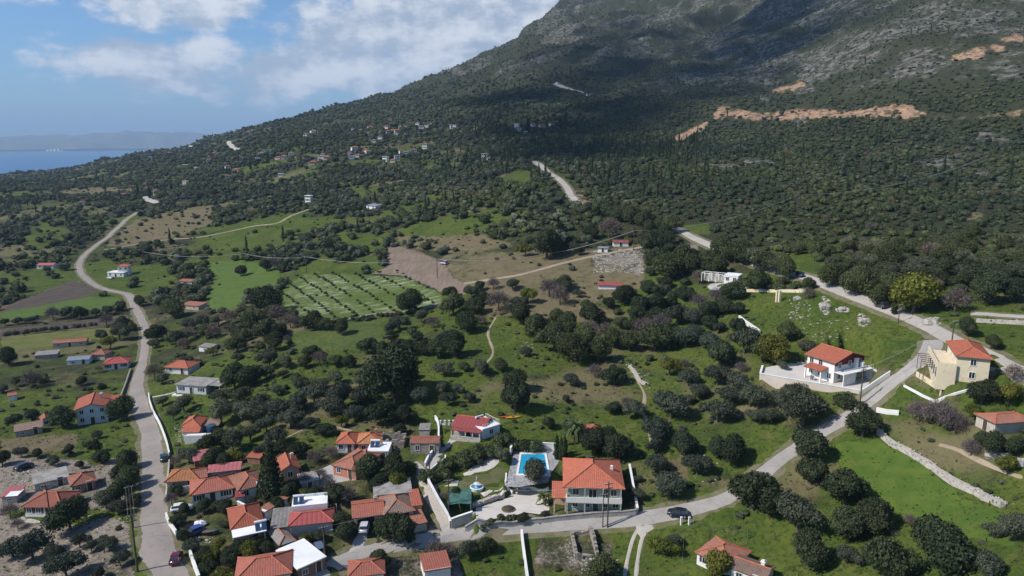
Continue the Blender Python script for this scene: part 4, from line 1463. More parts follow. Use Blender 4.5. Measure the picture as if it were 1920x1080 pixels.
for k in range(5):
    x = -w_ / 2 + .2 + k * (w_ - .4) / 4
    b = MB(); b.box(x - .12, -2.1, -1.4, x + .12, -1.86, 1.945); add('f6', 'porch_column', b, 'pale_stone')
b = MB(); b.box(-w_ / 2, -2.15, -1.4, w_ / 2, -1.9, .75); add('f6', 'porch_wall', b, 'pale_stone')
rail('f7', [(-W('f7')[0] / 2, .1), (W('f7')[0] / 2, .1), (W('f7')[0] / 2, 5.5)], W('f7')[2] + .22)
rail('j1', [(-W('j1')[0] / 2, .1), (W('j1')[0] / 2, .1)], W('j1')[2] + .22)
w_ = W('a6')[0]
sub_roof('a6', w_ / 2 + 1.3, 3.0, 2.5, 6, 4.6, 'shed', .3, 'roof_orange', 'bluewhite', .2)
w_ = W('b2')[0]
b = MB(); b.box(w_ / 2 + .36, 1.0, 2.55, w_ / 2 + 4.2, 7.0, 2.75); add('b2', 'carport_roof', b, 'slab')
for y in (1.3, 6.6):
    b = MB(); b.box(w_ / 2 + 3.8, y - .12, -1, w_ / 2 + 4.04, y + .12, 2.545); add('b2', 'carport_post', b, 'concrete')
b = MB(); b.box(-w_ / 2 - .8, -1.6, -1.6, w_ / 2 + .2, -.01, -.25); add('b2', 'front_step', b, 'white')
w_ = W('e1')[0]
b = MB(); b.box(-w_ / 2 - .8, -2.2, -1.5, w_ / 2 + .6, -.01, -.1); add('e1', 'terrace', b, 'pale_stone')
w_ = W('i1')[0]
b = MB()
for x0 in (-7.5, -5.0, -2.6):
    b.box(-w_ / 2 + x0, -1.0, 0, -w_ / 2 + x0 + .16, -.84, 3.0)
    b.box(-w_ / 2 + x0, 2.4, 0, -w_ / 2 + x0 + .16, 2.56, 3.0)
    b.box(-w_ / 2 + x0, -.84, 2.84, -w_ / 2 + x0 + .16, 2.4, 3.0)
b.box(-w_ / 2 - 7.34, -.98, 2.84, -w_ / 2 - .1, -.86, 3.0); b.box(-w_ / 2 - 7.34, 2.42, 2.84, -w_ / 2 - .1, 2.54, 3.0)
add('i1', 'pergola_frame', b, 'frame_white')
b = MB(); b.box(-w_ / 2 - 7.6, 3.0, -.5, -w_ / 2 - .003, 3.4, 2.2); add('i1', 'court_wall', b, 'pale_stone')
b = MB(); b.box(-.4, -.6, W('e4')[2] + .1, W('e4')[0] / 2 + .5, 2.6, W('e4')[2] + .16); add('e4', 'white_sheet', b, 'white_flat')

solar_heater('solar heater with blue collector on the white porch slab', hs['d2'], 1.6, -3.0, 2.59)
solar_heater('solar heater with white tank on the white block behind the red roof', hs['d3'], -3.2, 5.8, 3.51)
solar_heater('solar heater on the white flat roof by the red gable', hs['f7'], -.8, 3.0, W('f7')[2] + .23)
solar_heater('solar heater standing before the brownish hip roof', hs['c7'], 1.4, -1.4, 2.0)
solar_heater('solar heater beside the salmon house terrace', hs['f4'], -1.6, 1.6, W('f4')[2] + .23)

# ------------------------------------------------------------------ far villages: small houses with walls, roof and windows
FARH = [(695, 241, 12, 1), (690, 253, 9, 0), (712, 264, 9, 2), (700, 267, 8, 0), (722, 241, 13, 1), (735, 248, 11, 1), (746, 251, 13, 3), (742, 257, 9, 0), (764, 255, 9, 0), (760, 241, 9, 1), (715, 251, 13, 0), (728, 253, 8, 3),
        (750, 241, 8, 0), (790, 241, 10, 1), (800, 239, 10, 0), (808, 236, 8, 0), (849, 241, 14, 0), (840, 247, 8, 1), (675, 247, 8, 0), (662, 247, 7, 0), (770, 235, 8, 1), (782, 237, 8, 0),
        (578, 253, 14, 0), (590, 249, 15, 1), (572, 255, 8, 0), (466, 251, 11, 1), (475, 247, 8, 0), (490, 291, 11, 1), (501, 288, 11, 0), (483, 301, 10, 0), (520, 299, 11, 0), (533, 297, 13, 1), (546, 295, 11, 0),
        (586, 309, 17, 3), (601, 301, 12, 0), (613, 299, 15, 1), (605, 294, 10, 0), (660, 298, 14, 0), (671, 295, 12, 1), (666, 284, 14, 1), (684, 285, 12, 1), (691, 288, 10, 0), (655, 291, 8, 0),
        (745, 301, 12, 0), (721, 303, 8, 0), (736, 305, 8, 0), (756, 291, 15, 1), (776, 286, 14, 1), (796, 279, 10, 0), (761, 293, 10, 0), (908, 299, 13, 0), (919, 303, 10, 0),
        (974, 246, 16, 1), (968, 239, 8, 0), (1018, 239, 13, 3), (1036, 237, 10, 0), (985, 251, 8, 0), (1000, 237, 8, 1), (1048, 158, 9, 0), (1104, 180, 9, 0),
        (315, 289, 11, 0), (331, 283, 8, 0), (357, 275, 12, 0), (373, 271, 8, 0), (248, 294, 8, 0), (236, 309, 7, 0), (145, 321, 7, 0), (219, 302, 8, 1), (281, 299, 7, 0), (428, 319, 11, 1), (441, 322, 13, 3),
        (347, 313, 12, 0), (392, 303, 10, 0), (366, 318, 9, 0), (230, 369, 11, 1), (275, 361, 9, 2), (291, 366, 9, 2), (577, 379, 8, 0), (153, 384, 10, 1), (527, 331, 9, 0), (346, 348, 9, 0), (427, 334, 8, 0)]
# ------------------------------------------------------------------ land cover, worked out per ground vertex
VX = np.stack([GX, GY, Z], -1)
_yc = GY * math.cos(PITCH) - (Z - ZC) * math.sin(PITCH)
_yc = np.maximum(_yc, 1.0)
_vc = GY * math.sin(PITCH) + (Z - ZC) * math.cos(PITCH)
MPX = 960 + F * GX / _yc
MPY = 540 - F * _vc / _yc
DD = np.broadcast_to(DG[None], GX.shape)
jx = fbm2(GX / 14, GY / 14, 51, 3); jy = fbm2(GX / 14, GY / 14, 57, 3)
JPX = MPX + jx * 5; JPY = MPY + jy * 3.5

# (name, outline in map coordinates, cover weights grass dry soil rock scar pale, share of trees kept)
OPEN = [
    ('g', [(383, 492), (455, 487), (530, 500), (527, 528), (470, 560), (440, 582), (395, 585), (385, 560), (400, 520)], 0.0),
    ('g', [(512, 562), (545, 532), (570, 515), (650, 513), (760, 520), (828, 552), (838, 565), (790, 580), (640, 598), (560, 592), (530, 575)], 0.0),
    ('gd', [(572, 463), (600, 475), (632, 490), (632, 512), (565, 515), (555, 505), (590, 490)], 0.0),
    ('g', [(545, 625), (655, 605), (720, 600), (715, 645), (680, 655), (600, 660), (540, 655)], 0.0),
    ('s', [(722, 465), (745, 460), (790, 475), (833, 492), (850, 520), (890, 545), (840, 552), (760, 515), (722, 500)], 0.0),
    ('d', [(830, 470), (870, 480), (960, 470), (1050, 475), (1120, 465), (1200, 455), (1215, 500), (1205, 540), (1150, 560), (1080, 575), (980, 570), (900, 545), (850, 520)], .04),
    ('d', [(740, 445), (820, 440), (900, 440), (960, 460), (840, 475), (760, 465)], .35),
    ('g', [(0, 585), (160, 557), (225, 557), (230, 575), (120, 585), (0, 607)], 0.0),
    ('s', [(85, 545), (140, 525), (190, 545), (150, 560), (0, 588), (0, 578)], 0.0),
    ('s', [(0, 617), (100, 605), (240, 592), (240, 606), (100, 620), (0, 633)], .1),
    ('gd', [(0, 633), (220, 611), (225, 630), (170, 640), (100, 650), (0, 658)], .02),
    ('g', [(160, 495), (190, 490), (235, 500), (310, 500), (330, 530), (260, 550), (215, 545), (185, 520)], .06),
    ('d', [(195, 465), (255, 410), (400, 385), (400, 420), (350, 440), (280, 455)], .05),
    ('gd', [(40, 440), (70, 420), (110, 420), (140, 440), (100, 465), (60, 470)], .2),
    ('gd', [(400, 460), (520, 430), (515, 450), (410, 470)], .02),
    ('gd', [(630, 435), (700, 440), (725, 460), (700, 475), (640, 465)], .08),
    ('g', [(655, 350), (720, 350), (700, 375), (670, 370)], .15),
    ('gd', [(740, 372), (850, 360), (865, 372), (760, 382)], .3),
    ('gd', [(940, 335), (965, 318), (1005, 322), (990, 345), (945, 350)], 0.0),
    ('gd', [(780, 300), (860, 305), (880, 315), (800, 325)], .3),
    ('d', [(105, 358), (215, 350), (230, 360), (120, 370)], .03),
    ('gd', [(1390, 560), (1440, 552), (1530, 545), (1640, 585), (1740, 640), (1735, 690), (1690, 700), (1640, 680), (1560, 640), (1480, 650), (1440, 610)], 0.0),
    ('gd', [(1280, 420), (1330, 420), (1335, 440), (1290, 440)], 0.0),
    ('gd', [(1480, 475), (1525, 470), (1525, 510), (1490, 505)], .1),
    ('gd', [(1820, 590), (1920, 580), (1920, 680), (1850, 640), (1800, 620)], .05),
    ('d', [(1780, 400), (1840, 395), (1840, 412), (1790, 412)], .1),
    ('r', [(1110, 480), (1200, 460), (1212, 500), (1200, 520), (1160, 500), (1110, 500)], 0.0),
    ('c', [(1330, 222), (1345, 200), (1400, 206), (1450, 212), (1500, 201), (1600, 206), (1690, 193), (1745, 214), (1690, 222), (1560, 221), (1440, 225)], 0.14),
    ('c', [(1255, 265), (1290, 243), (1330, 226), (1318, 245), (1280, 262)], .1),
    ('c', [(1440, 170), (1500, 150), (1512, 160), (1470, 176)], .2),
    ('c', [(1815, 88), (1860, 78), (1920, 64), (1920, 80), (1860, 94), (1830, 110), (1770, 112)], .1),
    ('cd', [(1745, 216), (1920, 206), (1920, 220), (1770, 226)], .1),
    ('cd', [(1130, 385), (1195, 395), (1180, 405), (1100, 395)], .1),
    ('cd', [(1085, 360), (1120, 380), (1100, 390), (1075, 370)], .05),
    ('p', [(1255, 455), (1300, 455), (1330, 475), (1300, 500), (1260, 475)], .1),
    ('d', [(880, 560), (1000, 570), (1140, 575), (1200, 590), (1100, 605), (960, 590), (900, 600)], .6),
    ('gd', [(820, 600), (880, 560), (960, 640), (980, 700), (900, 680)], .5),
    ('s2', [(0, 960), (60, 975), (130, 985), (200, 965), (245, 985), (255, 1080), (255, 1120), (-200, 1120), (-200, 960)], 0.0),
    ('s2', [(0, 850), (90, 855), (180, 870), (240, 850), (245, 960), (120, 950), (0, 960), (-200, 960), (-200, 850)], 0.0),
    ('d', [(0, 820), (150, 810), (140, 850), (0, 850)], 0.0),
    ('s2', [(730, 1040), (860, 1040), (880, 1110), (640, 1110), (660, 1070)], 0.0),
    ('s2', [(1010, 1010), (1150, 1015), (1150, 1080), (1000, 1060)], 0.0),
    ('s2', [(310, 850), (470, 850), (640, 850), (640, 880), (470, 900), (310, 905)], 0.0),
    ('p', [(615, 855), (665, 850), (650, 880), (690, 870), (690, 900), (600, 960), (570, 900)], 0.0),
    ('gd', [(1290, 800), (1470, 770), (1440, 880), (1290, 910)], .5),
    ('v', [(305, 850), (520, 840), (640, 830), (780, 860), (800, 1000), (660, 1110), (350, 1110), (315, 960)], 1.0),
    ('g', [(1560, 830), (1650, 815), (1880, 950), (1940, 1050), (1780, 1000), (1600, 930)], 0.0),
    ('gd', [(1660, 700), (1690, 705), (1745, 760), (1700, 790), (1640, 775)], 0.0),
]
CW = {'v': (.42, .28, .30, 0, 0, .10), 'g': (1, 0, 0, 0, 0, 0), 'gd': (.62, .38, 0, 0, 0, 0), 'd': (.16, .60, .28, 0, 0, 0), 's': (0, .15, .85, 0, 0, 0), 's2': (.14, .32, .28, 0, 0, .44), 'r': (.05, .25, .1, .1, .1, .4), 'c': (0, .10, .06, .12, .78, 0),
      'cd': (.1, .4, .05, .1, .35, 0), 'p': (.1, .15, .25, 0, 0, .5)}
nA = fbm2(GX / 26, GY / 26, 61, 4); nB = fbm2(GX / 7, GY / 7, 67, 3)
cov = np.zeros(GX.shape + (6,))
near = np.clip((330 - DD) / 120, 0, 1)
rightness = np.clip((JPX - 1100) / 250, 0, 1)
cov[..., 0] = near * np.clip(.70 + nA * .75 + nB * .25, 0, 1) + (1 - near) * np.clip(.20 + nA * .5, 0, .6) * (1 - .6 * rightness)
cov[..., 1] = near * np.clip(.30 - nA * .8 + nB * .35, 0, 1) + (1 - near) * np.clip(.22 - nA * .4 + nB * .3, 0, .7)
cov[..., 1] *= 1 - .75 * rightness * (1 - near)
cov[..., 2] = np.clip(nB * .5 + nA * .3 - .12, 0, .4) * (1 - .5 * near)
# limestone on the mountain
up = np.clip((205 - MPY) / 60, 0, 1) * np.clip((DD - 560) / 260, 0, 1)
nR = fbm2(GX / 120, GY / 120, 71, 4); nR2 = fbm2(GX / 22, GY / 22, 73, 4)
cov[..., 3] = np.clip(up * (.22 + np.clip((JPX - 1150) / 300, 0, 1) * .26 + nR * .55 + nR2 * .6), 0, .9)
mnt = np.clip((225 - MPY) / 60, 0, 1) * np.clip((DD - 560) / 260, 0, 1)
cov[..., 1] *= 1 - .75 * mnt; cov[..., 0] *= 1 - .75 * mnt; cov[..., 2] *= 1 - .6 * mnt
crest = np.clip((MPX - 930) / 120, 0, 1) * np.clip((110 - MPY) / 60, 0, 1)
cov[..., 3] = np.maximum(cov[..., 3], np.clip(crest * (.30 + nR2 * .8 + nR * .4), 0, 1))
outc = np.clip((fbm2(GX / 35, GY / 60, 77, 3) - .42) * 6, 0, 1) * np.clip((DD - 330) / 80, 0, 1) * rightness * (MPY < 420)
cov[..., 3] = np.maximum(cov[..., 3], outc)
TREEK = np.ones(GX.shape)


def clearing(x, y):
    """strips of open ground between the woods of the sea side"""
    return fbm2(x / 105 + y / 300, y / 46, 401, 3)


CLR = np.clip((clearing(GX, GY) - np.interp(MPY, [300, 420, 500], [.30, .22, .17])) * 12, 0, 1) * np.clip((1010 - MPX) / 60, 0, 1) * (DD > 330) * (MPY > 268)
wet = np.clip(.5 + 2.2 * fbm2(GX / 130, GY / 70, 411, 2), 0, 1)
cov = cov * (1 - CLR)[..., None] + CLR[..., None] * (wet[..., None] * np.array([.85, .15, 0, 0, 0, 0]) + (1 - wet)[..., None] * np.array([.30, .55, .15, 0, 0, 0]))
TREEK = 1 - .86 * CLR
for kind, poly, keep in OPEN:
    xs = [p[0] for p in poly]; ys = [p[1] for p in poly]
    sel = (JPX > min(xs) - 8) & (JPX < max(xs) + 8) & (JPY > min(ys) - 8) & (JPY < max(ys) + 8) & (DD < 2500) & (DD > 90)
    idx = np.nonzero(sel)
    if len(idx[0]) == 0:
        continue
    ins = pip(JPX[idx], JPY[idx], poly)
    ii = (idx[0][ins], idx[1][ins])
    cov[ii] = np.array(CW[kind]) * np.clip(1 + .35 * nA[ii] + .25 * nB[ii], .3, 1.3)[:, None]
    if kind[0] == 'c':
        cov[ii] = cov[ii] * np.clip(.95 + 1.5 * nR2[ii] + .9 * nB[ii], 0, 1.15)[:, None]
    TREEK[ii] = keep
for _ in range(1):
    c2 = cov.copy()
    c2[1:-1, 1:-1] = (cov[1:-1, 1:-1] * 2 + cov[:-2, 1:-1] + cov[2:, 1:-1] + cov[1:-1, :-2] + cov[1:-1, 2:]) / 6
    cov = c2
cov = np.clip(cov, 0, 1)


def grid_at(A, x, y):
    i = np.clip(np.rint(np.interp(np.arctan2(x, y), AZ, np.arange(len(AZ)))).astype(int), 0, len(AZ) - 1)
    k = np.clip(np.rint((np.log(np.hypot(x, y)) - LD[0]) / (LD[1] - LD[0])).astype(int), 0, len(LD) - 1)
    return A[i, k]


def grass_col(t, pos):
    n1 = noise(t, pos, .07, 6, .6); n2 = noise(t, pos, .9, 6, .7); n3 = noise(t, pos, .28, 5, .6)
    c = mixc(t, smooth(t, n1, .35, .65), (.054, .088, .014), (.090, .114, .020))
    c = mixc(t, mth(t, 'MULTIPLY', smooth(t, n3, .50, .74), .7), c, (.125, .118, .040))
    c = mixc(t, mth(t, 'MULTIPLY', smooth(t, n2, .44, .66), .85), c, (.026, .042, .012))
    c = mixc(t, mth(t, 'MULTIPLY', smooth(t, noise(t, pos, 3.2, 4, .7), .56, .70), .45), c, (.15, .14, .085))
    return c, n2


def ground_material():
    m, t, b, out = new_mat('ground')
    g = N(t, 'ShaderNodeNewGeometry')
    pos = g.outputs['Position']
    a1 = N(t, 'ShaderNodeVertexColor', layer_name='cover_a'); a2 = N(t, 'ShaderNodeVertexColor', layer_name='cover_b')
    s1 = N(t, 'ShaderNodeSeparateColor'); s2 = N(t, 'ShaderNodeSeparateColor')
    t.links.new(a1.outputs[0], s1.inputs[0]); t.links.new(a2.outputs[0], s2.inputs[0])
    gc, n2 = grass_col(t, pos)
    fine = noise(t, pos, 1.6, 6, .7); mid = noise(t, pos, .22, 6, .65); big = noise(t, pos, .045, 6, .65)
    floor = mixc(t, fine, (.022, .030, .014), (.050, .048, .027))
    floor = mixc(t, smooth(t, mid, .5, .75), floor, (.036, .048, .018))
    dry = mixc(t, smooth(t, mid, .35, .7), (.165, .145, .075), (.125, .098, .056))
    dry = mixc(t, smooth(t, fine, .4, .8), dry, (.085, .085, .038))
    soil = mixc(t, smooth(t, mid, .3, .7), (.185, .125, .095), (.130, .092, .072))
    soil = mixc(t, smooth(t, fine, .5, .8), soil, (.24, .19, .155))
    rk = mixc(t, smooth(t, fine, .35, .7), (.105, .10, .088), (.225, .215, .192))
    rk = mixc(t, smooth(t, noise(t, pos, .11, 7, .75), .42, .54), rk, (.040, .043, .028))
    scar = mixc(t, smooth(t, mid, .35, .7), (.36, .215, .135), (.25, .155, .10))
    scar = mixc(t, smooth(t, fine, .42, .72), scar, (.42, .30, .205))
    scar = mixc(t, smooth(t, noise(t, pos, .20, 6, .75), .48, .60), scar, (.10, .085, .05))
    pale = mixc(t, smooth(t, fine, .35, .7), (.265, .225, .188), (.185, .158, .132))

    def wgt(v, k):
        # patchy edge: the weight is a threshold on noise of several sizes
        nn = mth(t, 'ADD', mth(t, 'MULTIPLY', fine, .35), mth(t, 'ADD', mth(t, 'MULTIPLY', mid, .40), mth(t, 'MULTIPLY', big, .25)))
        nn = mth(t, 'ADD', mth(t, 'MULTIPLY', mth(t, 'SUBTRACT', nn, .5), 2.2), .5)
        return smooth(t, mth(t, 'SUBTRACT', mth(t, 'MULTIPLY', v, 1.25), nn), -.22, .22)
    c = floor
    c = mixc(t, wgt(s1.outputs[1], 1), c, dry)
    c = mixc(t, wgt(s1.outputs[0], 0), c, gc)
    c = mixc(t, wgt(s1.outputs[2], 2), c, soil)
    c = mixc(t, wgt(s2.outputs[2], 5), c, pale)
    c = mixc(t, wgt(s2.outputs[0], 3), c, rk)
    c = mixc(t, wgt(s2.outputs[1], 4), c, scar)
    t.links.new(c, b.inputs['Base Color'])
    b.inputs['Roughness'].default_value = .95
    b.inputs['Specular IOR Level'].default_value = .1
    hgt = mth(t, 'ADD', mth(t, 'MULTIPLY', fine, .5), mth(t, 'MULTIPLY', mid, 1.6))
    bump(t, b, hgt, .7, .55)
    return m


M['ground'] = ground_material()
scw = cov[..., 4] * (DD > 400)
Z += scw * (fbm2(GX / 9, GY / 9, 301, 3) * 4.5 + fbm2(GX / 28, GY / 28, 305, 3) * 4)
VX = np.stack([GX, GY, Z], -1)
nA_, nL_ = len(AZ), len(LD)
me = bpy.data.meshes.new('ground')
nv = nA_ * nL_
me.vertices.add(nv)
me.vertices.foreach_set('co', VX.reshape(-1).astype(np.float32))
ii, kk = np.meshgrid(np.arange(nA_ - 1), np.arange(nL_ - 1), indexing='ij')
a = (ii * nL_ + kk).ravel()
quads = np.stack([a, a + nL_, a + nL_ + 1, a + 1], 1)
# farther rings looking up: orientation (az grows clockwise seen from above)
quads = quads[:, ::-1].copy()
nq = len(quads)
me.loops.add(nq * 4)
me.loops.foreach_set('vertex_index', quads.ravel().astype(np.int32))
me.polygons.add(nq)
me.polygons.foreach_set('loop_start', np.arange(0, nq * 4, 4, dtype=np.int32))
me.polygons.foreach_set('use_smooth', np.ones(nq, bool))
me.update(calc_edges=True)
if me.polygons[nq // 2].normal.z < 0:
    me.flip_normals()
for nm, cs in (('cover_a', (0, 1, 2)), ('cover_b', (3, 4, 5))):
    at = me.color_attributes.new(nm, 'FLOAT_COLOR', 'POINT')
    col = np.ones((nv, 4), np.float32)
    for q, c_ in enumerate(cs):
        col[:, q] = cov[..., c_].reshape(-1)
    at.data.foreach_set('color', col.ravel())
me.materials.append(M['ground'])
struct('ground', me)


# ------------------------------------------------------------------ surfaces
def road_material(name, c1, c2, c3, patch=.55):
    m, t, b, out = new_mat(name)
    g = N(t, 'ShaderNodeNewGeometry'); pos = g.outputs['Position']
    c = mixc(t, smooth(t, noise(t, pos, .16, 6, .65), .35, .68), c1, c2)
    c = mixc(t, mth(t, 'MULTIPLY', smooth(t, noise(t, pos, .5, 6, .7), .50, .72), patch), c, c3)
    vor = N(t, 'ShaderNodeTexVoronoi', feature='DISTANCE_TO_EDGE')
    vor.inputs['Scale'].default_value = .22
    t.links.new(pos, vor.inputs['Vector'])
    crack = mth(t, 'SUBTRACT', 1.0, smooth(t, vor.outputs['Distance'], 0.0, .02))
    c = mixc(t, mth(t, 'MULTIPLY', crack, .35), c, tuple(x * .55 for x in c3))
    c = mixc(t, mth(t, 'MULTIPLY', noise(t, pos, 5, 3), .25), c, tuple(x * .7 for x in c1))
    t.links.new(c, b.inputs['Base Color'])
    b.inputs['Roughness'].default_value = .9
    bump(t, b, noise(t, pos, 6, 4), .4, .02)
    return m


M['road'] = road_material('worn_road', (.30, .262, .232), (.25, .22, .197), (.195, .17, .152))
M['road_grey'] = road_material('grey_road', (.35, .325, .30), (.295, .275, .255), (.215, .20, .185))
M['road_pale'] = road_material('pale_road', (.42, .385, .345), (.36, .33, .295), (.29, .265, .24))
M['track'] = road_material('earth_track', (.34, .275, .20), (.27, .215, .155), (.20, .165, .11), .5)
M['verge'] = pm('road_verge', (.17, .145, .10), (.11, .115, .045), .35, c3=(.07, .085, .022), scale3=.8, bmp=.06)
M['yard'] = road_material('white_concrete', (.60, .555, .51), (.53, .49, .45), (.44, .40, .37), .3)
M['yard_grey'] = road_material('grey_concrete', (.42, .395, .37), (.35, .33, .31), (.27, .255, .24), .4)
M['gravel'] = road_material('pale_gravel', (.55, .52, .47), (.45, .42, .38), (.33, .31, .28), .4)
M['grass'] = None
mg, t_, b_, o_ = new_mat('field_grass')
g_ = N(t_, 'ShaderNodeNewGeometry')
gc_, n2_ = grass_col(t_, g_.outputs['Position'])
t_.links.new(gc_, b_.inputs['Base Color'])
b_.inputs['Roughness'].default_value = .95
bump(t_, b_, n2_, .6, .25)
M['grass'] = mg
M['lawn'] = pm('clipped_lawn', (.105, .105, .045), (.080, .088, .034), .5, c3=(.13, .115, .06), scale3=.9, bmp=.03)
M['plough'] = None
M['plough_'] = pm('ploughed_earth', (.205, .150, .118), (.165, .118, .092), .18, c3=(.25, .20, .16), scale3=.8, bmp=.08)
M['brown_earth'] = pm('brown_earth', (.085, .062, .048), (.062, .048, .038), .2, c3=(.07, .075, .03), scale3=.5, bmp=.08)
M['yellow_grass'] = pm('yellow_green_grass', (.125, .130, .030), (.090, .105, .024), .15, c3=(.07, .085, .02), scale3=.7, bmp=.08)
M['bright_grass'] = pm('bright_green_grass', (.056, .102, .013), (.084, .122, .017), .35, c3=(.040, .072, .011), scale3=1.4, bmp=.10)


def paving_mat():
    m, t, b, out = new_mat('crazy_paving')
    g = N(t, 'ShaderNodeNewGeometry')
    vor = N(t, 'ShaderNodeTexVoronoi'); vor.inputs['Scale'].default_value = 1.3
    ved = N(t, 'ShaderNodeTexVoronoi', feature='DISTANCE_TO_EDGE'); ved.inputs['Scale'].default_value = 1.3
    t.links.new(g.outputs['Position'], vor.inputs['Vector']); t.links.new(g.outputs['Position'], ved.inputs['Vector'])
    sep = N(t, 'ShaderNodeSeparateColor'); t.links.new(vor.outputs['Color'], sep.inputs[0])
    c = mixc(t, sep.outputs[0], (.33, .32, .33), (.19, .19, .205))
    c = mixc(t, smooth(t, ved.outputs['Distance'], 0.02, .06), (.50, .48, .46), c)
    t.links.new(c, b.inputs['Base Color'])
    b.inputs['Roughness'].default_value = .8
    return m


M['paving'] = paving_mat()


def plough_mat():
    m, t, b, out = new_mat('ploughed_earth')
    g = N(t, 'ShaderNodeNewGeometry'); pos = g.outputs['Position']
    mp = N(t, 'ShaderNodeMapping'); mp.inputs['Rotation'].default_value = (0, 0, R(35)); mp.inputs['Scale'].default_value = (.9, .06, .5)
    t.links.new(pos, mp.inputs[0])
    fur = noise(t, mp.outputs[0], 1.0, 4, .6)
    c = mixc(t, smooth(t, fur, .38, .62), (.165, .120, .094), (.215, .160, .128))
    c = mixc(t, smooth(t, noise(t, pos, .10, 5, .65), .48, .7), c, (.145, .125, .075))
    c = mixc(t, mth(t, 'MULTIPLY', smooth(t, noise(t, pos, .6, 5, .7), .55, .72), .7), c, (.085, .085, .035))
    t.links.new(c, b.inputs['Base Color']); b.inputs['Roughness'].default_value = .95
    bump(t, b, fur, .4, .15)
    return m


M['plough'] = plough_mat()


def orchard_mat():
    m, t, b, out = new_mat('orchard_grass')
    g = N(t, 'ShaderNodeNewGeometry'); pos = g.outputs['Position']
    gc, n2 = grass_col(t, pos)
    mp = N(t, 'ShaderNodeMapping'); mp.inputs['Scale'].default_value = (.16, .50, .1); mp.inputs['Rotation'].default_value = (0, 0, R(-6))
    t.links.new(pos, mp.inputs[0])
    s = smooth(t, noise(t, mp.outputs[0], 1.0, 7, .75), .46, .64)
    s = mth(t, 'MULTIPLY', s, smooth(t, noise(t, pos, .030, 5), .38, .56))
    c = mixc(t, mth(t, 'MULTIPLY', s, .85), mixc(t, .5, gc, (.075, .12, .016)), (.32, .34, .23))
    t.links.new(c, b.inputs['Base Color'])
    b.inputs['Roughness'].default_value = .95
    bump(t, b, n2, .6, .2)
    return m


M['orchard'] = orchard_mat()
struct('green_field', drape('green_field', OPEN[0][1], M['bright_grass'], .10, 3.0, jit=1.2))
struct('orchard_field', drape('orchard_field', OPEN[1][1], M['orchard'], .10, 3.0, jit=1.2))
struct('small_meadow', drape('small_meadow', OPEN[3][1], M['grass'], .10, 2.5, jit=1.0))
struct('ploughed_field', drape('ploughed_field', [(722, 466), (748, 461), (790, 476), (833, 494), (850, 518), (893, 546), (858, 556), (838, 553), (790, 530), (745, 516), (690, 513), (724, 502)], M['plough'], .10, 3.0, jit=1.2))
struct('seaside_field', drape('seaside_field', OPEN[7][1], M['bright_grass'], .10, 3.0, jit=1.0))
struct('brown_field', drape('brown_field', OPEN[8][1], M['brown_earth'], .12, 3.0, jit=1.0))
struct('fallow_strip', drape('fallow_strip', OPEN[9][1], M['brown_earth'], .12, 3.0, jit=1.0))
struct('yellow_strip', drape('yellow_strip', OPEN[10][1], M['yellow_grass'], .12, 3.0, jit=1.0))
struct('stone_wall_field', drape('stone_wall_field', [(1562, 832), (1648, 818), (1720, 860), (1880, 952), (1935, 1050), (1780, 1000), (1690, 965), (1600, 925)], M['bright_grass'], .10, 2.0, jit=.8))

ROADS = []


def road(name, pxs, mat, off=.09, verge=True, **kw):
    if verge and name in ('seaside_road', 'village_road', 'mountain_road', 'lane', 'side_road'):
        mv, _ = ribbon('road_verge', [(x, y, w + 1.7) for x, y, w in pxs], M['verge'], off - .045, jit=.55)
        struct('road_verge', mv)
    pxs = [(x, y, w * .93) for x, y, w in pxs]
    me, xy = ribbon(name, pxs, M[mat], off, **kw)
    struct(name, me)
    ROADS.append((xy, max(p[2] for p in pxs)))


road('seaside_road', [(345, 1130, 7.6), (322, 1090, 7.4), (300, 1035, 7.2), (290, 985, 6.9), (287, 930, 6.6), (287, 880, 6.4), (284, 835, 6.4), (276, 795, 6.2), (262, 762, 6.6), (256, 735, 6.4), (260, 705, 5.2), (268, 675, 4.6), (272, 645, 4.6), (272, 618, 4.6), (262, 592, 5.2), (249, 568, 5.4), (241, 553, 5.4), (224, 548, 4.6), (200, 543, 4.6), (176, 533, 5), (157, 518, 5.2), (149, 505, 5.2), (150, 491, 5), (163, 474, 5), (184, 457, 5), (207, 440, 5.2), (232, 416, 5.2), (257, 398, 5.2)], 'road', jit=.34)
road('far_road', [(272, 369, 8), (280, 376, 9), (296, 381, 8)], 'road_pale', off=.4)
road('hill_lane', [(426, 266, 9), (435, 274, 9), (450, 283, 10)], 'road_pale', off=.6)
road('village_road', [(560, 1100, 4.6), (605, 1072, 4.6), (645, 1050, 4.4), (700, 1031, 4.0), (760, 1019, 3.8), (830, 1007, 3.8), (880, 999, 3.8), (960, 991, 3.8), (1050, 985, 3.8), (1140, 979, 4.2), (1200, 972, 5), (1260, 962, 5.2), (1310, 951, 5.0), (1360, 936, 4.8), (1400, 912, 4.6), (1440, 880, 4.6), (1480, 850, 4.6), (1540, 810, 4.6), (1590, 782, 4.8), (1630, 750, 5), (1665, 722, 5), (1700, 698, 5.2), (1728, 676, 5.4), (1745, 655, 6), (1752, 638, 6)], 'road_grey')
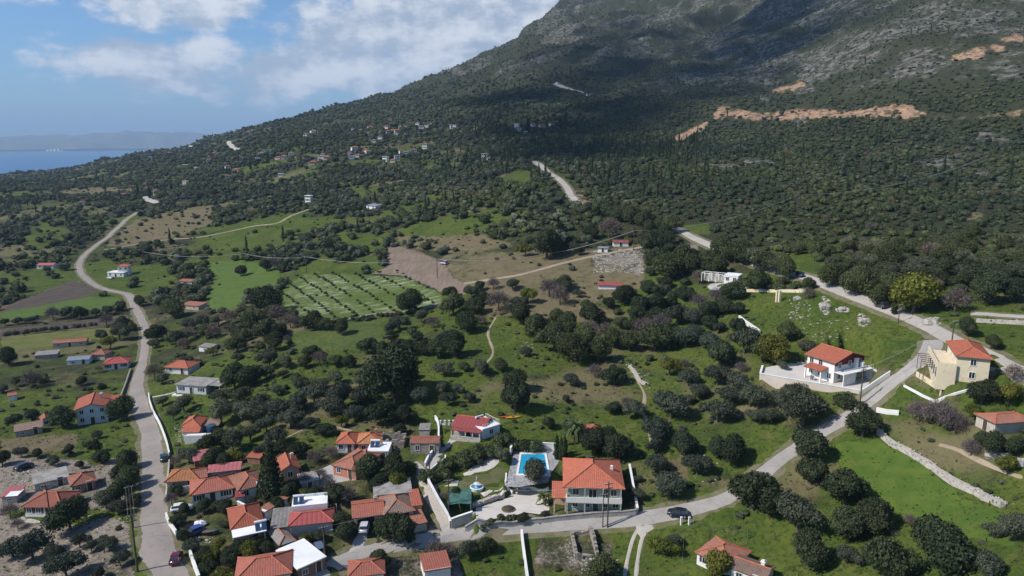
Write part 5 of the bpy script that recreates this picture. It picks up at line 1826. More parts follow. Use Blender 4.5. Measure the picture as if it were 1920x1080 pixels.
road('mountain_road', [(1990, 730, 7.8), (1930, 706, 7.6), (1890, 688, 7.3), (1840, 662, 6.5), (1790, 640, 6.5), (1740, 613, 6.2), (1690, 591, 6), (1640, 571, 6), (1580, 548, 6), (1530, 528, 6), (1500, 517, 6), (1470, 510, 6), (1430, 500, 6), (1390, 485, 6), (1350, 468, 6), (1325, 457, 6.5), (1300, 446, 6), (1270, 430, 5.5), (1235, 416, 5.5), (1200, 408, 5.5), (1165, 400, 5.5), (1130, 393, 5.5), (1092, 384, 6), (1074, 371, 6.5), (1063, 352, 7), (1048, 336, 7), (1026, 322, 7), (1012, 309, 8), (1000, 302, 8)], 'road_pale', off=.12)
road('lane', [(842, 1003, 4.6), (836, 985, 3.6), (818, 952, 3.2), (803, 922, 3.0), (793, 897, 3.0), (788, 880, 3.0), (775, 868, 2.6)], 'road_pale', off=.12)
road('side_road', [(1820, 588, 3.5), (1850, 589, 3.5), (1920, 594, 3.5), (1990, 598, 3.5)], 'road_pale')
road('mountain_track', [(1040, 157, 9), (1056, 163, 9), (1075, 169, 8), (1092, 173, 8), (1118, 176, 8)], 'road_pale', off=.8)
road('ochre_track', [(870, 532, 3), (905, 526, 3), (975, 515, 3), (1045, 496, 3), (1090, 485, 3), (1125, 478, 3), (1160, 471, 3.4), (1210, 462, 3)], 'track', off=.14)
road('field_path', [(195, 468, 2.5), (230, 463, 2.5), (270, 455, 2.5), (320, 449, 2.5), (360, 446, 2.5), (400, 440, 2.5), (470, 425, 2.5), (520, 418, 3), (545, 405, 3), (580, 392, 3)], 'track', off=.14)
road('footpath', [(1186, 690, .8), (1195, 712, .8), (1208, 740, .8), (1206, 770, .9), (1215, 800, .8), (1222, 838, .9)], 'track', off=.07, jit=.3)
road('footpath', [(905, 690, .9), (925, 660, .8), (915, 625, .9), (930, 595, .9)], 'track', off=.07, jit=.3)
road('footpath', [(1760, 835, .7), (1800, 845, .7), (1835, 862, .7), (1870, 880, .8), (1935, 905, .7)], 'track', off=.07, jit=.3)
road('footpath', [(330, 735, 1.4), (300, 742, 1.4), (282, 745, 1.4)], 'road_pale', off=.09)
road('footpath', [(540, 820, .8), (580, 800, .8), (610, 797, .8), (660, 808, .8)], 'track', off=.07, jit=.3)
for dx in (-1, 1):
    road('wheel_track', [(1207 + dx * 5, 982, .75), (1198 + dx * 8, 1003, .75), (1190 + dx * 9, 1030, .75), (1184 + dx * 10, 1060, .75), (1180 + dx * 11, 1100, .75)], 'road_pale', off=.10, step=1.0, nx=2)
struct('track_mouth', drape('track_mouth', [(1190, 984), (1238, 978), (1215, 1000), (1203, 1015), (1195, 1003)], M['road_pale'], .13, 1.0))
struct('driveway', drape('driveway', [(672, 996), (693, 992), (690, 1010), (680, 1030), (655, 1047), (650, 1036)], M['yard_grey'], .14, 1.0))
struct('ramp', drape('ramp', [(797, 875), (805, 885), (834, 863), (822, 856), (849, 830), (866, 822), (858, 812), (843, 820), (816, 844), (800, 865)], M['yard_grey'], .14, 1.0))
struct('courtyard', drape('courtyard', COURT_W, M['yard'], 0, 1.4, jit=.02, px=False, flat=ZW + .06))
struct('upper_driveway', drape('upper_driveway', [(1322, 533), (1345, 530), (1400, 538), (1500, 540), (1520, 545), (1400, 548), (1330, 543)], M['yard_grey'], .12, 1.5))
struct('pool_deck', drape('pool_deck', DECK_W, M['paving'], 0, 1.0, jit=.05, px=False, flat=ZD + .07))
struct('villa_yard', drape('villa_yard', YARD_W, M['yard'], 0, 1.0, jit=.1, px=False, flat=ZV - .16))
struct('gravel_garden', drape('gravel_garden', [(830, 912), (859, 912), (869, 893), (915, 883), (936, 869), (936, 861), (920, 852), (905, 866), (883, 876), (852, 900)], M['gravel'], .09, 1.0))
struct('lawn', drape('lawn', [(859, 912), (864, 900), (886, 890), (915, 888), (934, 874), (947, 874), (947, 895), (934, 905), (905, 911), (883, 914), (872, 922)], M['lawn'], .10, 1.0))
struct('garden_path', drape('garden_path', [(900, 924), (918, 917), (944, 912), (946, 916), (925, 922), (908, 932)], M['gravel'], .11, .7))
struct('shade_yard', drape('shade_yard', [(880, 955), (893, 951), (895, 979), (886, 982)], M['yard_grey'], .09, .9))
struct('garden_terrace', drape('garden_terrace', [(620, 870), (665, 852), (640, 885), (690, 880), (690, 898), (640, 905), (585, 915), (575, 890)], M['yard_grey'], .09, 1.3))

# ------------------------------------------------------------------ sea and far coast
m, t, b, out = new_mat('sea')
b.inputs['Base Color'].default_value = (.03, .13, .27, 1)
b.inputs['Roughness'].default_value = .45
b.inputs['Specular IOR Level'].default_value = .3
g_ = N(t, 'ShaderNodeNewGeometry')
bump(t, b, noise(t, g_.outputs['Position'], .05, 4), .25, 1.0)
M['sea'] = m
sb = MB(); sb.face([(-60000, 300, -180), (60000, 300, -180), (60000, 46000, -180), (-60000, 46000, -180)])
struct('sea', sb.mesh('sea', M['sea']))

M['far_land'] = pm('far_hills', (.085, .085, .065), (.13, .125, .095), .0012, c3=(.18, .17, .15), scale3=.002)
M['far_cliff'] = pm('white_cliff', (.42, .40, .37), (.32, .31, .29), .004)


def far_hills(name, az0, az1, d0, depth, hfun, n=220, rows=26, seed=3):
    az = np.linspace(az0, az1, n)
    V, Fc = [], []
    for i, a_ in enumerate(az):
        for k in range(rows):
            tt = k / (rows - 1)
            d = d0 + depth * tt + 500 * fbm2(np.array(a_ * 30), np.array(k * .0), seed)
            prof = math.sin(math.pi * min(1, tt * .98 + .02)) ** .75 if tt < .55 else math.sin(math.pi * (tt * .98 + .02)) ** 1.0
            hh = float(hfun(a_)) * prof
            hh *= 1 + .28 * float(fbm2(np.array(a_ * 45), np.array(tt * 5.0), seed + 4, 4))
            V.append((math.sin(a_) * d, math.cos(a_) * d, -182 + max(0, hh)))
    for i in range(n - 1):
        for k in range(rows - 1):
            q = i * rows + k
            Fc.append((q, q + 1, q + rows + 1, q + rows))
    me = bpy.data.meshes.new(name)
    me.from_pydata(V, [], Fc)
    if sum(p.normal.z for p in me.polygons[:400]) < 0:
        me.flip_normals()
    me.polygons.foreach_set('use_smooth', [True] * len(Fc))
    me.materials.append(M['far_land'])
    me.update()
    struct(name, me)


far_hills('far_coast', -1.1, -.32, 19500, 9000, lambda a_: np.interp(a_, [-1.1, -.72, -.60, -.55, -.50, -.46, -.42, -.37, -.34, -.32], [190, 250, 320, 380, 440, 470, 440, 360, 320, 280]))
far_hills('far_island', -.40, -.28, 33000, 6000, lambda a_: np.interp(a_, [-.40, -.37, -.352, -.345, -.335, -.31, -.28], [260, 480, 640, 900, 700, 500, 200]), 90, 16, 8)
bmb = MB()
for px0, px1, hh in ((84, 98, 45), (97, 112, 60), (111, 118, 35)):
    a0, a1 = ray(px0, 272)[0], ray(px1, 272)[0]
    pts = []
    for k in range(7):
        a_ = a0 + (a1 - a0) * k / 6
        d = 19450 + 90 * math.sin(k * 2.1)
        pts.append((math.sin(a_) * d, math.cos(a_) * d, hh * (.55 + .45 * math.sin(math.pi * (k + .5) / 7)) * (1 + .2 * math.sin(k * 5))))
    for p, q in zip(pts, pts[1:]):
        bmb.face([(p[0], p[1], -182), (q[0], q[1], -182), (q[0] * 1.012, q[1] * 1.012, -182 + q[2]), (p[0] * 1.012, p[1] * 1.012, -182 + p[2])])
        bmb.face([(p[0] * 1.012, p[1] * 1.012, -182 + p[2]), (q[0] * 1.012, q[1] * 1.012, -182 + q[2]), (q[0] * 1.03, q[1] * 1.03, -190), (p[0] * 1.03, p[1] * 1.03, -190)])
struct('sea_cliff', bmb.mesh('sea_cliff', M['far_cliff']))
# ------------------------------------------------------------------ villa garden
def at(px, py, dz=0.0):
    p = gp(px, py)
    return Vector((p.x, p.y, p.z + dz))


m, t, b, out = new_mat('pool_water')
b.inputs['Base Color'].default_value = (.015, .30, .50, 1)
b.inputs['Roughness'].default_value = .06
b.inputs['Specular IOR Level'].default_value = .5
g_ = N(t, 'ShaderNodeNewGeometry')
cc = mixc(t, noise(t, g_.outputs['Position'], .5, 4), (.012, .26, .46), (.03, .38, .58))
t.links.new(cc, b.inputs['Base Color'])
bump(t, b, noise(t, g_.outputs['Position'], 2.2, 3), .15, .05)
M['water'] = m
M['wire_dark'] = pm('fence_wire', (.20, .19, .18), (.15, .14, .13), 1.0)
M['pale_plaster'] = pm('pale_plaster', (.60, .53, .44), (.54, .48, .40), .25, c3=(.46, .41, .35), scale3=.5)
M['pool_tile'] = pm('pool_tile', (.10, .36, .52), (.14, .42, .58), 1.5, rough=.3)
pq = [plane_pt(*q, ZD) for q in ((972, 890), (1028, 890), (1021, 853), (978, 853))]
pc = sum(pq, Vector()) / 4
pz = ZD + .1
pl = [(q.x - pc.x, q.y - pc.y) for q in pq]
t = thing('swimming_pool', 'turquoise swimming pool with white edge on the paved villa deck', 'swimming pool', (pc.x, pc.y, pz))


def inset(poly, k):
    cx = sum(p[0] for p in poly) / len(poly); cy = sum(p[1] for p in poly) / len(poly)
    out = []
    for x, y in poly:
        L = math.hypot(x - cx, y - cy)
        out.append((cx + (x - cx) * (L + k) / L, cy + (y - cy) * (L + k) / L))
    return out


b = MB()
o1, i1 = inset(pl, .9), pl
for k in range(4):
    q = (k + 1) % 4
    b.face([(*o1[k], .14), (*o1[q], .14), (*i1[q], .14), (*i1[k], .14)])
    b.face([(*o1[k], -.2), (*o1[q], -.2), (*o1[q], .14), (*o1[k], .14)])
    b.face([(*i1[q], -.6), (*i1[k], -.6), (*i1[k], .14), (*i1[q], .14)])
link('coping', b.mesh('coping', M['white']), t)
b = MB(); b.face([(*p, .05) for p in inset(pl, .05)]); link('water', b.mesh('pool_water', M['water']), t)
b = MB()
b.tube([(pl[3][0] + .7, pl[3][1] - .2, 0), (pl[3][0] + .7, pl[3][1] - .1, .9), (pl[3][0] + .7, pl[3][1] + .5, .9), (pl[3][0] + .7, pl[3][1] + .6, .1)], .04, 6)
b.tube([(pl[3][0] + 1.3, pl[3][1] - .2, 0), (pl[3][0] + 1.3, pl[3][1] - .1, .9), (pl[3][0] + 1.3, pl[3][1] + .5, .9), (pl[3][0] + 1.3, pl[3][1] + .6, .1)], .04, 6)
link('ladder', b.mesh('ladder', M['metal']), t)

fp = at(894, 916)
t = thing('fountain', 'white round stone fountain with small statue on the villa lawn', 'fountain', fp)
b = MB()
prof = [(1.35, -.3), (1.45, .45), (1.2, .5), (1.1, .2), (.3, .2), (.22, .9), (.7, 1.1), (.62, 1.2), (.14, 1.15), (.12, 1.6), (.02, 1.65)]
for (r0, z0), (r1, z1) in zip(prof, prof[1:]):
    for k in range(16):
        a0, a1 = 2 * math.pi * k / 16, 2 * math.pi * (k + 1) / 16
        b.face([(r0 * math.cos(a0), r0 * math.sin(a0), z0), (r0 * math.cos(a1), r0 * math.sin(a1), z0), (r1 * math.cos(a1), r1 * math.sin(a1), z1), (r1 * math.cos(a0), r1 * math.sin(a0), z1)])
link('basin', b.mesh('basin', M['white'], weld=True), t)
b = MB(); b.tube([(0, 0, 1.6), (.02, 0, 2.1), (0, 0, 2.5)], [.2, .16, .1], 8); b.ball((0, 0, 2.62), .12, 0, 8, 5)
b.tube([(0, 0, 2.3), (.3, .05, 2.55)], .05, 5); link('statue', b.mesh('statue', M['pale_stone'], smooth=True, weld=True), t)
b = MB(); b.prism([(1.12 * math.cos(k * .3927), 1.12 * math.sin(k * .3927)) for k in range(16)], .25, .3); link('water', b.mesh('fountain_water', M['water']), t)

# shade shelter with green netting
gp0 = at(862, 966)
t = thing('net_shelter', 'car shelter under green shade netting inside the villa gate', 'shelter', gp0, .05)
b = MB()
for i in range(6):
    for j in range(4):
        x0, x1 = -2.3 + i * .77, -2.3 + (i + 1) * .77; y0, y1 = -.5 + j * 1.4, -.5 + (j + 1) * 1.4
        zf_ = lambda x, y: 2.75 + .12 * math.cos(x * 1.9) * math.cos(y * 1.2) + .05 * y
        b.face([(x0, y0, zf_(x0, y0)), (x1, y0, zf_(x1, y0)), (x1, y1, zf_(x1, y1)), (x0, y1, zf_(x0, y1))])
link('netting', b.mesh('netting', M['net'], weld=True), t)
b = MB(); b.face([(-2.3, 5.1, 0), (2.3, 5.1, 0), (2.3, 5.1, 2.8), (-2.3, 5.1, 2.8)]); b.face([(-2.31, -.5, .9), (-2.31, 5.1, .9), (-2.31, 5.1, 2.8), (-2.31, -.5, 2.7)])
link('side_netting', b.mesh('side_netting', M['net']), t)
for x in (-2.2, 2.2):
    for y in (-.4, 2.3, 5.0):
        b = MB(); b.tube([(x, y, -.4), (x, y, 2.72)], .05, 6); link('post', b.mesh('post', M['metal']), t)

wall_line('garden_wall', 'pale stone boundary wall running up the lane beside the villa garden', 'wall', [(845, 992), (838, 975), (822, 948), (806, 918), (803, 910)], 1.6, .35, 'pale_stone', cop='white')
wall_line('gate_wall', 'short plastered wall with coping in front of the green net shelter', 'wall', [(846, 991), (862, 985), (886, 977)], 2.0, .35, 'beige', cop='white', straight=True)
wall_line('retaining_wall', 'long concrete retaining wall between the villa and the road', 'wall', [(872, 996), (920, 989), (980, 983), (1040, 977), (1110, 970), (1194, 964)], .95, .4, 'concrete', cop='slab', straight=True)
wall_line('pool_wall', 'white plastered wall closing the pool deck at the back', 'wall', [(957, 852), (963, 840), (1000, 841), (1040, 843), (1055, 855)], 1.5, .3, 'white', straight=True, cop='white_flat')
wall_line('side_wall', 'white wall with concrete coping along the mountain side of the villa', 'wall', [(1180, 880), (1187, 920), (1195, 964)], 1.2, .3, 'concrete', straight=True, cop='white')
wall_line('deck_wall', 'low white wall between lawn and paved pool deck', 'wall', [(949, 893), (948, 910), (955, 921), (961, 928)], .8, .3, 'white', step=.8)
wall_line('terrace_edge', 'curved white kerb wall round the tree by the pool', 'wall', [(972, 912), (985, 917), (1010, 921), (1029, 917)], .5, .25, 'white', step=.8)
wall_line('rockery_wall', 'rough stone edging below the garden path of the villa', 'wall', [(885, 952), (905, 944), (930, 935), (945, 927)], .8, .6, 'pale_stone', step=1, rough=.6, stones=3)
wall_line('ramp_wall', 'curved white wall on the sea side of the paved ramp', 'wall', [(797, 876), (801, 866), (816, 845), (822, 838), (822, 800), (816, 786)], .9, .25, 'white', cop='white_flat')
wall_line('ramp_kerb', 'white kerb wall on the mountain side of the paved ramp', 'wall', [(806, 886), (820, 874), (834, 864), (835, 858)], .7, .25, 'white')
wall_line('post_fence', 'row of white posts above the paved ramp', 'fence', [(824, 797), (836, 796), (850, 796)], .35, .2, 'white', straight=True)
for k in range(4):
    p = at(826 + k * 8, 797)
    b = MB(); b.box(-.18, -.18, -.3, .18, .18, 1.1); b.box(-.24, -.24, 1.1, .24, .24, 1.22)
    thing('gate_post', ['first', 'second', 'third', 'last'][k] + ' white square post above the paved ramp, counted from the lane wall', 'post', p, 0, 'white posts above the ramp', b.mesh('gate_post', M['white']))

# ------------------------------------------------------------------ walls in the village and fields
G_ = 'walls along the sea-side road'
wall_line('roadside_wall', 'white roadside wall opposite the two-storey house', 'wall', [(279, 742), (281, 755), (288, 775), (301, 800), (312, 830), (318, 855)], 1.0, .3, 'white', G_)
wall_line('roadside_wall', 'cracked pale wall beside the parked teal car', 'wall', [(318, 868), (316, 890), (313, 920), (311, 940)], .9, .35, 'pale_stone', G_)
wall_line('roadside_wall', 'white garden wall in front of the junk yard', 'wall', [(312, 970), (318, 985), (331, 1004)], 1.1, .3, 'white', G_)
wall_line('roadside_wall', 'spotted white wall beside the maroon car', 'wall', [(357, 1042), (364, 1062), (374, 1090)], 1.2, .4, 'white', G_, rough=.1)
wall_line('roadside_wall', 'dark stone wall on the sea side of the road by the two-storey house', 'wall', [(225, 752), (236, 722), (245, 695)], 1.0, .4, 'stone', G_, rough=.3)
wall_line('alley_wall', 'white-topped garden wall running down between the village houses', 'wall', [(446, 950), (470, 965), (490, 978), (508, 990)], 1.2, .3, 'beige', cop='white')
wall_line('roadside_wall', 'stained grey wall beside the shop of the striped roof', 'wall', [(316, 930), (345, 925), (372, 920), (420, 908)], 1.6, .35, 'concrete', G_, straight=True)
wall_line('stone_wall', 'broad dry-stone wall along the mountain side of the big green field', 'wall', [(1648, 812), (1668, 832), (1700, 848), (1740, 873), (1790, 908), (1840, 931), (1882, 950)], .9, .95, 'pale_stone', rough=.4, step=1.2, stones=7)
wall_line('stone_wall', 'narrow concrete wall standing beside the waste plot below the road', 'wall', [(978, 1003), (981, 1030), (985, 1060), (990, 1095)], 1.2, .4, 'white', straight=True)
wall_line('stone_wall', 'curved white wall above the olive trees by the courtyard drive', 'wall', [(1386, 598), (1396, 606), (1410, 616), (1424, 626)], 1.1, .5, 'white')
wall_line('driveway_wall', 'pale wall along the upper driveway with openings', 'wall', [(1400, 547), (1440, 548), (1480, 548), (1511, 549)], .9, .3, 'cream', straight=True)
q = [plane_pt(*p_, ZW) for p_ in ((1431, 690), (1427, 704), (1481, 714), (1550, 725), (1611, 736))]
t = thing('court_wall', 'tall cream retaining wall under the white villa courtyard', 'wall', q[1])
b, b2 = MB(), MB()
for a_, c_ in zip(q, q[1:]):
    e_ = (c_ - a_).normalized(); n_ = Vector((e_.y, -e_.x, 0)) * .35
    A_, C_ = a_ - q[1] - e_ * .1, c_ - q[1] + e_ * .1
    b.prism([(A_.x, A_.y), (A_.x + n_.x, A_.y + n_.y), (C_.x + n_.x, C_.y + n_.y), (C_.x, C_.y)], -4.5, .55)
    n_ *= 1.2
    b2.prism([(A_.x - n_.x * .1, A_.y - n_.y * .1), (A_.x + n_.x, A_.y + n_.y), (C_.x + n_.x, C_.y + n_.y), (C_.x - n_.x * .1, C_.y - n_.y * .1)], .553, .68)
link('wall_body', b.mesh('court_wall_body', M['pale_plaster']), t)
link('coping', b2.mesh('court_coping', M['white']), t)
wall_line('court_fence', 'white fence wall of the courtyard along the road', 'wall', [(1613, 741), (1625, 734), (1645, 720), (1668, 705)], 1.2, .25, 'white', straight=True)
wall_line('garden_wall', 'cream garden wall curving round the two-storey cream house', 'wall', [(1718, 705), (1745, 722), (1760, 731), (1763, 742)], 1.0, .25, 'cream')
wall_line('garden_kerb', 'pale kerb wall along the planted plot below the cream house', 'wall', [(1695, 724), (1720, 737), (1740, 747), (1770, 745), (1815, 732)], .3, .35, 'white')
wall_line('garden_wall', 'low white wall at the road corner below the planted plot', 'wall', [(1643, 772), (1662, 776), (1685, 778)], 1.0, .3, 'white', straight=True)
wall_line('field_wall', 'crumbled dry-stone wall crossing the grass above the villa', 'wall', [(1180, 688), (1190, 700), (1200, 716), (1212, 722)], .6, .7, 'pale_stone', rough=.5, stones=4)
wall_line('field_wall', 'mossy field wall beyond the side road on the mountain side', 'wall', [(1830, 604), (1870, 606), (1940, 610)], .9, .5, 'pale_stone', rough=.2, stones=2)
wall_line('field_wall', 'low hedge-bank wall under the orchard rows', 'wall', [(560, 597), (640, 603), (700, 592), (770, 585), (832, 570)], .8, .9, 'stone', rough=.5)

# ruin below the villa
p = at(1100, 1046)
t = thing('ruin', 'roofless stone ruin with one tall jagged wall below the road', 'ruin', p, .08)
b = MB()
r_ = random.Random(4)
for (x0, y0, x1, y1, hs_) in ((-1.9, 0, -1.9, 5.2, (1.2, 2.0, 2.4)), (2.0, 0, 1.7, 5.4, (1.0, 3.2, 3.9)), (-1.9, 5.2, 1.7, 5.4, (2.4, 2.0, 3.6)), (-1.9, 0, -.7, 0, (1.2, .8, .5))):
    n = 7
    for k in range(n):
        ta, tb = k / n, (k + 1) / n
        xa, ya, xb, yb = x0 + (x1 - x0) * ta, y0 + (y1 - y0) * ta, x0 + (x1 - x0) * tb, y0 + (y1 - y0) * tb
        hh = np.interp(ta, [0, .5, 1], hs_) * r_.uniform(.85, 1.1)
        L = math.hypot(xb - xa, yb - ya); nx, ny = -(yb - ya) / L * .28, (xb - xa) / L * .28
        b.prism([(xa - nx, ya - ny), (xb - nx, yb - ny), (xb + nx, yb + ny), (xa + nx, ya + ny)], -.6, hh)
link('wall', b.mesh('ruin_wall', M['stone']), t)
b = MB(); b.box(-1.6, .4, -.1, 1.4, 4.9, .25); link('floor', b.mesh('ruin_floor', M['slab']), t)
p = at(735, 848)
t = thing('ruin', 'roofless grey stone ruin with dark doorway beside the tan-roofed house', 'ruin', p, 0)
b = MB()
for k in range(8):
    x = -2.7 + k * .68
    hh = r_.uniform(2.2, 3.2)
    if k in (3, 4):
        b.box(x, 0, 2.0, x + .68, .4, hh)
    else:
        b.box(x, 0, -.6, x + .68, .4, hh)
    b.box(x, 4.2, -.6, x + .68, 4.6, r_.uniform(2.3, 3.4))
for k in range(6):
    b.box(-2.7, .4 + k * .63, -.6, -2.3, .4 + k * .63 + .63, r_.uniform(1.8, 3.2)); b.box(2.34, .4 + k * .63, -.6, 2.74, .4 + k * .63 + .63, r_.uniform(2.0, 3.2))
link('wall', b.mesh('ruin_wall', M['stone']), t)

# loose rubble, one mass
b = MB()
for (x0, y0, x1, y1, n, s0, s1) in ((1112, 468, 1207, 512, 560, .2, .75), (1542, 556, 1554, 590, 45, .3, .8), (1480, 562, 1520, 600, 50, .2, .6), (1090, 1046, 1160, 1078, 130, .12, .35), (1570, 575, 1592, 585, 25, .3, .9), (1608, 590, 1630, 612, 30, .25, .8),
                                    (1500, 600, 1590, 640, 50, .15, .45), (975, 640, 1000, 670, 40, .2, .5), (1720, 595, 1760, 612, 40, .3, .9), (1300, 850, 1345, 905, 45, .15, .4), (1180, 670, 1220, 730, 40, .15, .4), (1060, 1010, 1085, 1060, 50, .1, .3), (30, 870, 110, 905, 120, .15, .6), (150, 965, 240, 1000, 90, .1, .35), (345, 1000, 400, 1018, 60, .1, .45), (320, 800, 340, 835, 40, .1, .4), (480, 915, 560, 935, 60, .1, .4)):
    for k in range(n):
        q = at(random.uniform(x0, x1), random.uniform(y0, y1))
        b.ball(q + Vector((0, 0, -.02)), random.uniform(s0, s1) * random.uniform(.35, .8), 0, 6, 4, (1.2, 1, .65), .8)
struct('rubble', b.mesh('rubble', M['rock']), 'stuff')
BOUL = [(1548, 578, 2.6, 'tall white rock outcrop in the grass slope by the upper road bend'), (1580, 582, 1.6, 'pale boulder in the slope beyond the tall white outcrop'), (1618, 603, 1.7, 'white boulder cluster low on the grass slope beside the road'),
        (1748, 608, 1.9, 'white boulder on the mountain verge of the upper road'), (1495, 562, 1.5, 'pale boulder between terrace ruins below the driveway'), (1870, 858, 2.2, 'white rock among bushes on the mountain edge of the field'), (1195, 640, .8, 'small white rock in the central meadow'), (1915, 872, 1.6, 'white rock beside the yellow-green shrub at the field edge')]
for px, py, s, lab in BOUL:
    s *= .78
    b = MB()
    for k in range(4):
        b.ball((random.uniform(-.5, .5) * s, random.uniform(-.5, .5) * s, s * .25), s * random.uniform(.4, .75), 0, 8, 5, (1, 1, .85), .45)
    thing('boulder', lab, 'rock', at(px, py), 0, 'white rocks on the slopes', b.mesh('boulder', M['rock'], weld=False))
# ochre standing stones of the old terrace
for k, (px, py) in enumerate(((1456, 566), (1461, 566))):
    p = at(px, py); b = MB(); b.box(-.3, -.3, -.4, .3, .3, 3.6)
    thing('stone_pillar', 'ochre stone pillar of a pair below the upper driveway', 'pillar', p, .2, 'pair of ochre pillars', b.mesh('stone_pillar', M['cream']))
for px, lab in ((1277, 'white gate pillar near the front of the dark parked car'), (1292, 'white gate pillar near the tail of the dark parked car')):
    p = at(px, 984); b = MB(); b.box(-.16, -.16, -.4, .16, .16, 1.5); b.box(-.2, -.2, 1.5, .2, .2, 1.6)
    thing('gate_pillar', lab, 'pillar', p, .2, 'white gate pillars', b.mesh('gate_pillar', M['white']))

# ------------------------------------------------------------------ vehicles
car('dark navy hatchback parked on the road beyond the villa', (.012, .016, .03), (1271, 968), (1240, 966), 'hatch', pz=.16)
car('maroon hatchback parked at the foot of the sea-side road', (.12, .012, .03), (331, 1052), (336, 1040), 'hatch')
car('dark teal car parked against the cracked roadside wall', (.012, .05, .055), (308, 862), (306, 820), 'hatch', L=4.5)
car('dark grey car driving on the upper mountain road', (.03, .033, .04), (1652, 577), (1600, 556), 'van', pz=.16)
car('blue-grey van parked beside the lower village lane', (.10, .14, .22), (598, 1036), (593, 1022), 'van')
car('white car half hidden in the garden before the terracotta roof', (.72, .72, .70), (341, 958), (356, 955), 'hatch')
car('pale car standing inside the open garage', (.55, .57, .60), (684, 993), (686, 985), 'hatch')
car('dark car under trees in the bare sea-side yard', (.03, .03, .035), (45, 879), (58, 874), 'hatch')
car('blue car among the junk in the village yard', (.03, .06, .24), (364, 1003), (352, 1008), 'hatch')
car('small dark car parked by the upper driveway hedge', (.02, .025, .05), (1500, 519), (1510, 524), 'hatch', pz=.2)
car('pale tractor-like van at the edge of the ploughed field', (.5, .48, .52), (832, 496), (824, 496), 'van', pz=.2)
car('white car parked near the meadow villa', (.7, .7, .7), (207, 523), (198, 523), 'hatch')

for k, (px, py, col, lab) in enumerate(((953, 783, (.50, .05, .03), 'red kayak lying in the grass behind the white annex'), (963, 784, (.62, .42, .03), 'yellow kayak lying in the grass beside the red one'))):
    p = at(px, py, .25)
    v, f = [], []
    for i in range(9):
        tt = i / 8 * 2 - 1
        w = .42 * (1 - abs(tt) ** 2.4) + .01; zz = .12 * tt * tt
        for j in range(8):
            a = j / 8 * 2 * math.pi
            v.append((tt * 2.1, math.cos(a) * w, math.sin(a) * .2 * (1 - abs(tt) ** 3 * .8) + zz))
    for i in range(8):
        for j in range(8):
            f.append((i * 8 + j, i * 8 + (j + 1) % 8, i * 8 + 8 + (j + 1) % 8, i * 8 + 8 + j))
    me = bpy.data.meshes.new('kayak'); me.from_pydata(v, [], f); me.materials.append(gloss('kayak_plastic', col, .35)); me.polygons.foreach_set('use_smooth', [True] * len(f))
    t = thing('kayak', lab, 'kayak', p, .1 + k * .15, 'kayaks in the grass')
    link('hull', me, t)
    b = MB(); b.ball((-.1, 0, .19), .34, 0, 10, 4, (1.2, .8, .15)); link('cockpit', b.mesh('cockpit', M['dark']), t)
# round dark bed in the yard, junk, water tank
p = at(953, 956)
t = thing('round_bed', 'round dark flower bed in the white villa yard', 'flower bed', p)
b = MB(); b.prism([(1.35 * math.cos(k * .3927), .95 * math.sin(k * .3927) * 1.4) for k in range(16)], -.2, .3); link('rim', b.mesh('rim', M['wood']), t)
b = MB(); b.ball((0, 0, .2), 1.15, 0, 12, 6, (1, 1, .5), .15); link('soil', b.mesh('soil', M['brown_earth']), t)
p = at(376, 985)
b = MB(); b.ball((0, 0, .4), 1.0, 0, 12, 6, (1.2, .9, .6), .35)
thing('tarpaulin_heap', 'pale heap under a sheet in the village junk yard', 'heap', p, 0, None, b.mesh('tarpaulin_heap', M['tank']))
p = at(395, 1002)
t = thing('boat', 'small green-grey boat standing in the junk yard', 'boat', p, .1)
t.scale = (.78, .78, .78)
v, f = [], []
for i in range(7):
    tt = i / 6
    w = .95 * math.sin(math.pi * min(.92, .25 + tt * .75)) + .05
    v += [(tt * 4.4 - 2.2, -w, 1.0 + .25 * tt), (tt * 4.4 - 2.2, -w * .55, .35), (tt * 4.4 - 2.2, 0, .2 + .3 * tt * tt), (tt * 4.4 - 2.2, w * .55, .35), (tt * 4.4 - 2.2, w, 1.0 + .25 * tt)]
for i in range(6):
    for j in range(4):
        f.append((i * 5 + j, i * 5 + j + 1, i * 5 + j + 6, i * 5 + j + 5))
me = bpy.data.meshes.new('boat_hull'); me.from_pydata(v, [], f); me.materials.append(M['shutter_green'])
link('hull', me, t)
b = MB(); b.box(-1.9, -.7, .75, 1.2, .7, .85); link('deck', b.mesh('boat_deck', M['wood']), t)
p = at(397, 812)
t = thing('water_tank', 'blue water tank behind the house with the white terrace', 'tank', p)
b = MB(); b.tube([(0, 0, .2), (0, 0, 2.2)], 1.2, 14); link('barrel', b.mesh('barrel', gloss('blue_tank', (.02, .07, .14), .4)), t)
b = MB(); b.box(-1.3, -1.3, -.5, 1.3, 1.3, .19); link('plinth', b.mesh('plinth', M['concrete']), t)
# tarpaulin canopy by the white cottage
p = at(131, 944)
t = thing('canopy', 'small tan canopy on posts beside the white cottage', 'canopy', p, .4)
b = MB(); b.box(-1.6, -1.3, 2.2, 1.6, 1.3, 2.28); link('sheet', b.mesh('sheet', M['track']), t)
for x in (-1.5, 1.5):
    for y in (-1.2, 1.2):
        b = MB(); b.tube([(x, y, -.4), (x, y, 2.195)], .05, 5); link('post', b.mesh('post', M['wood']), t)
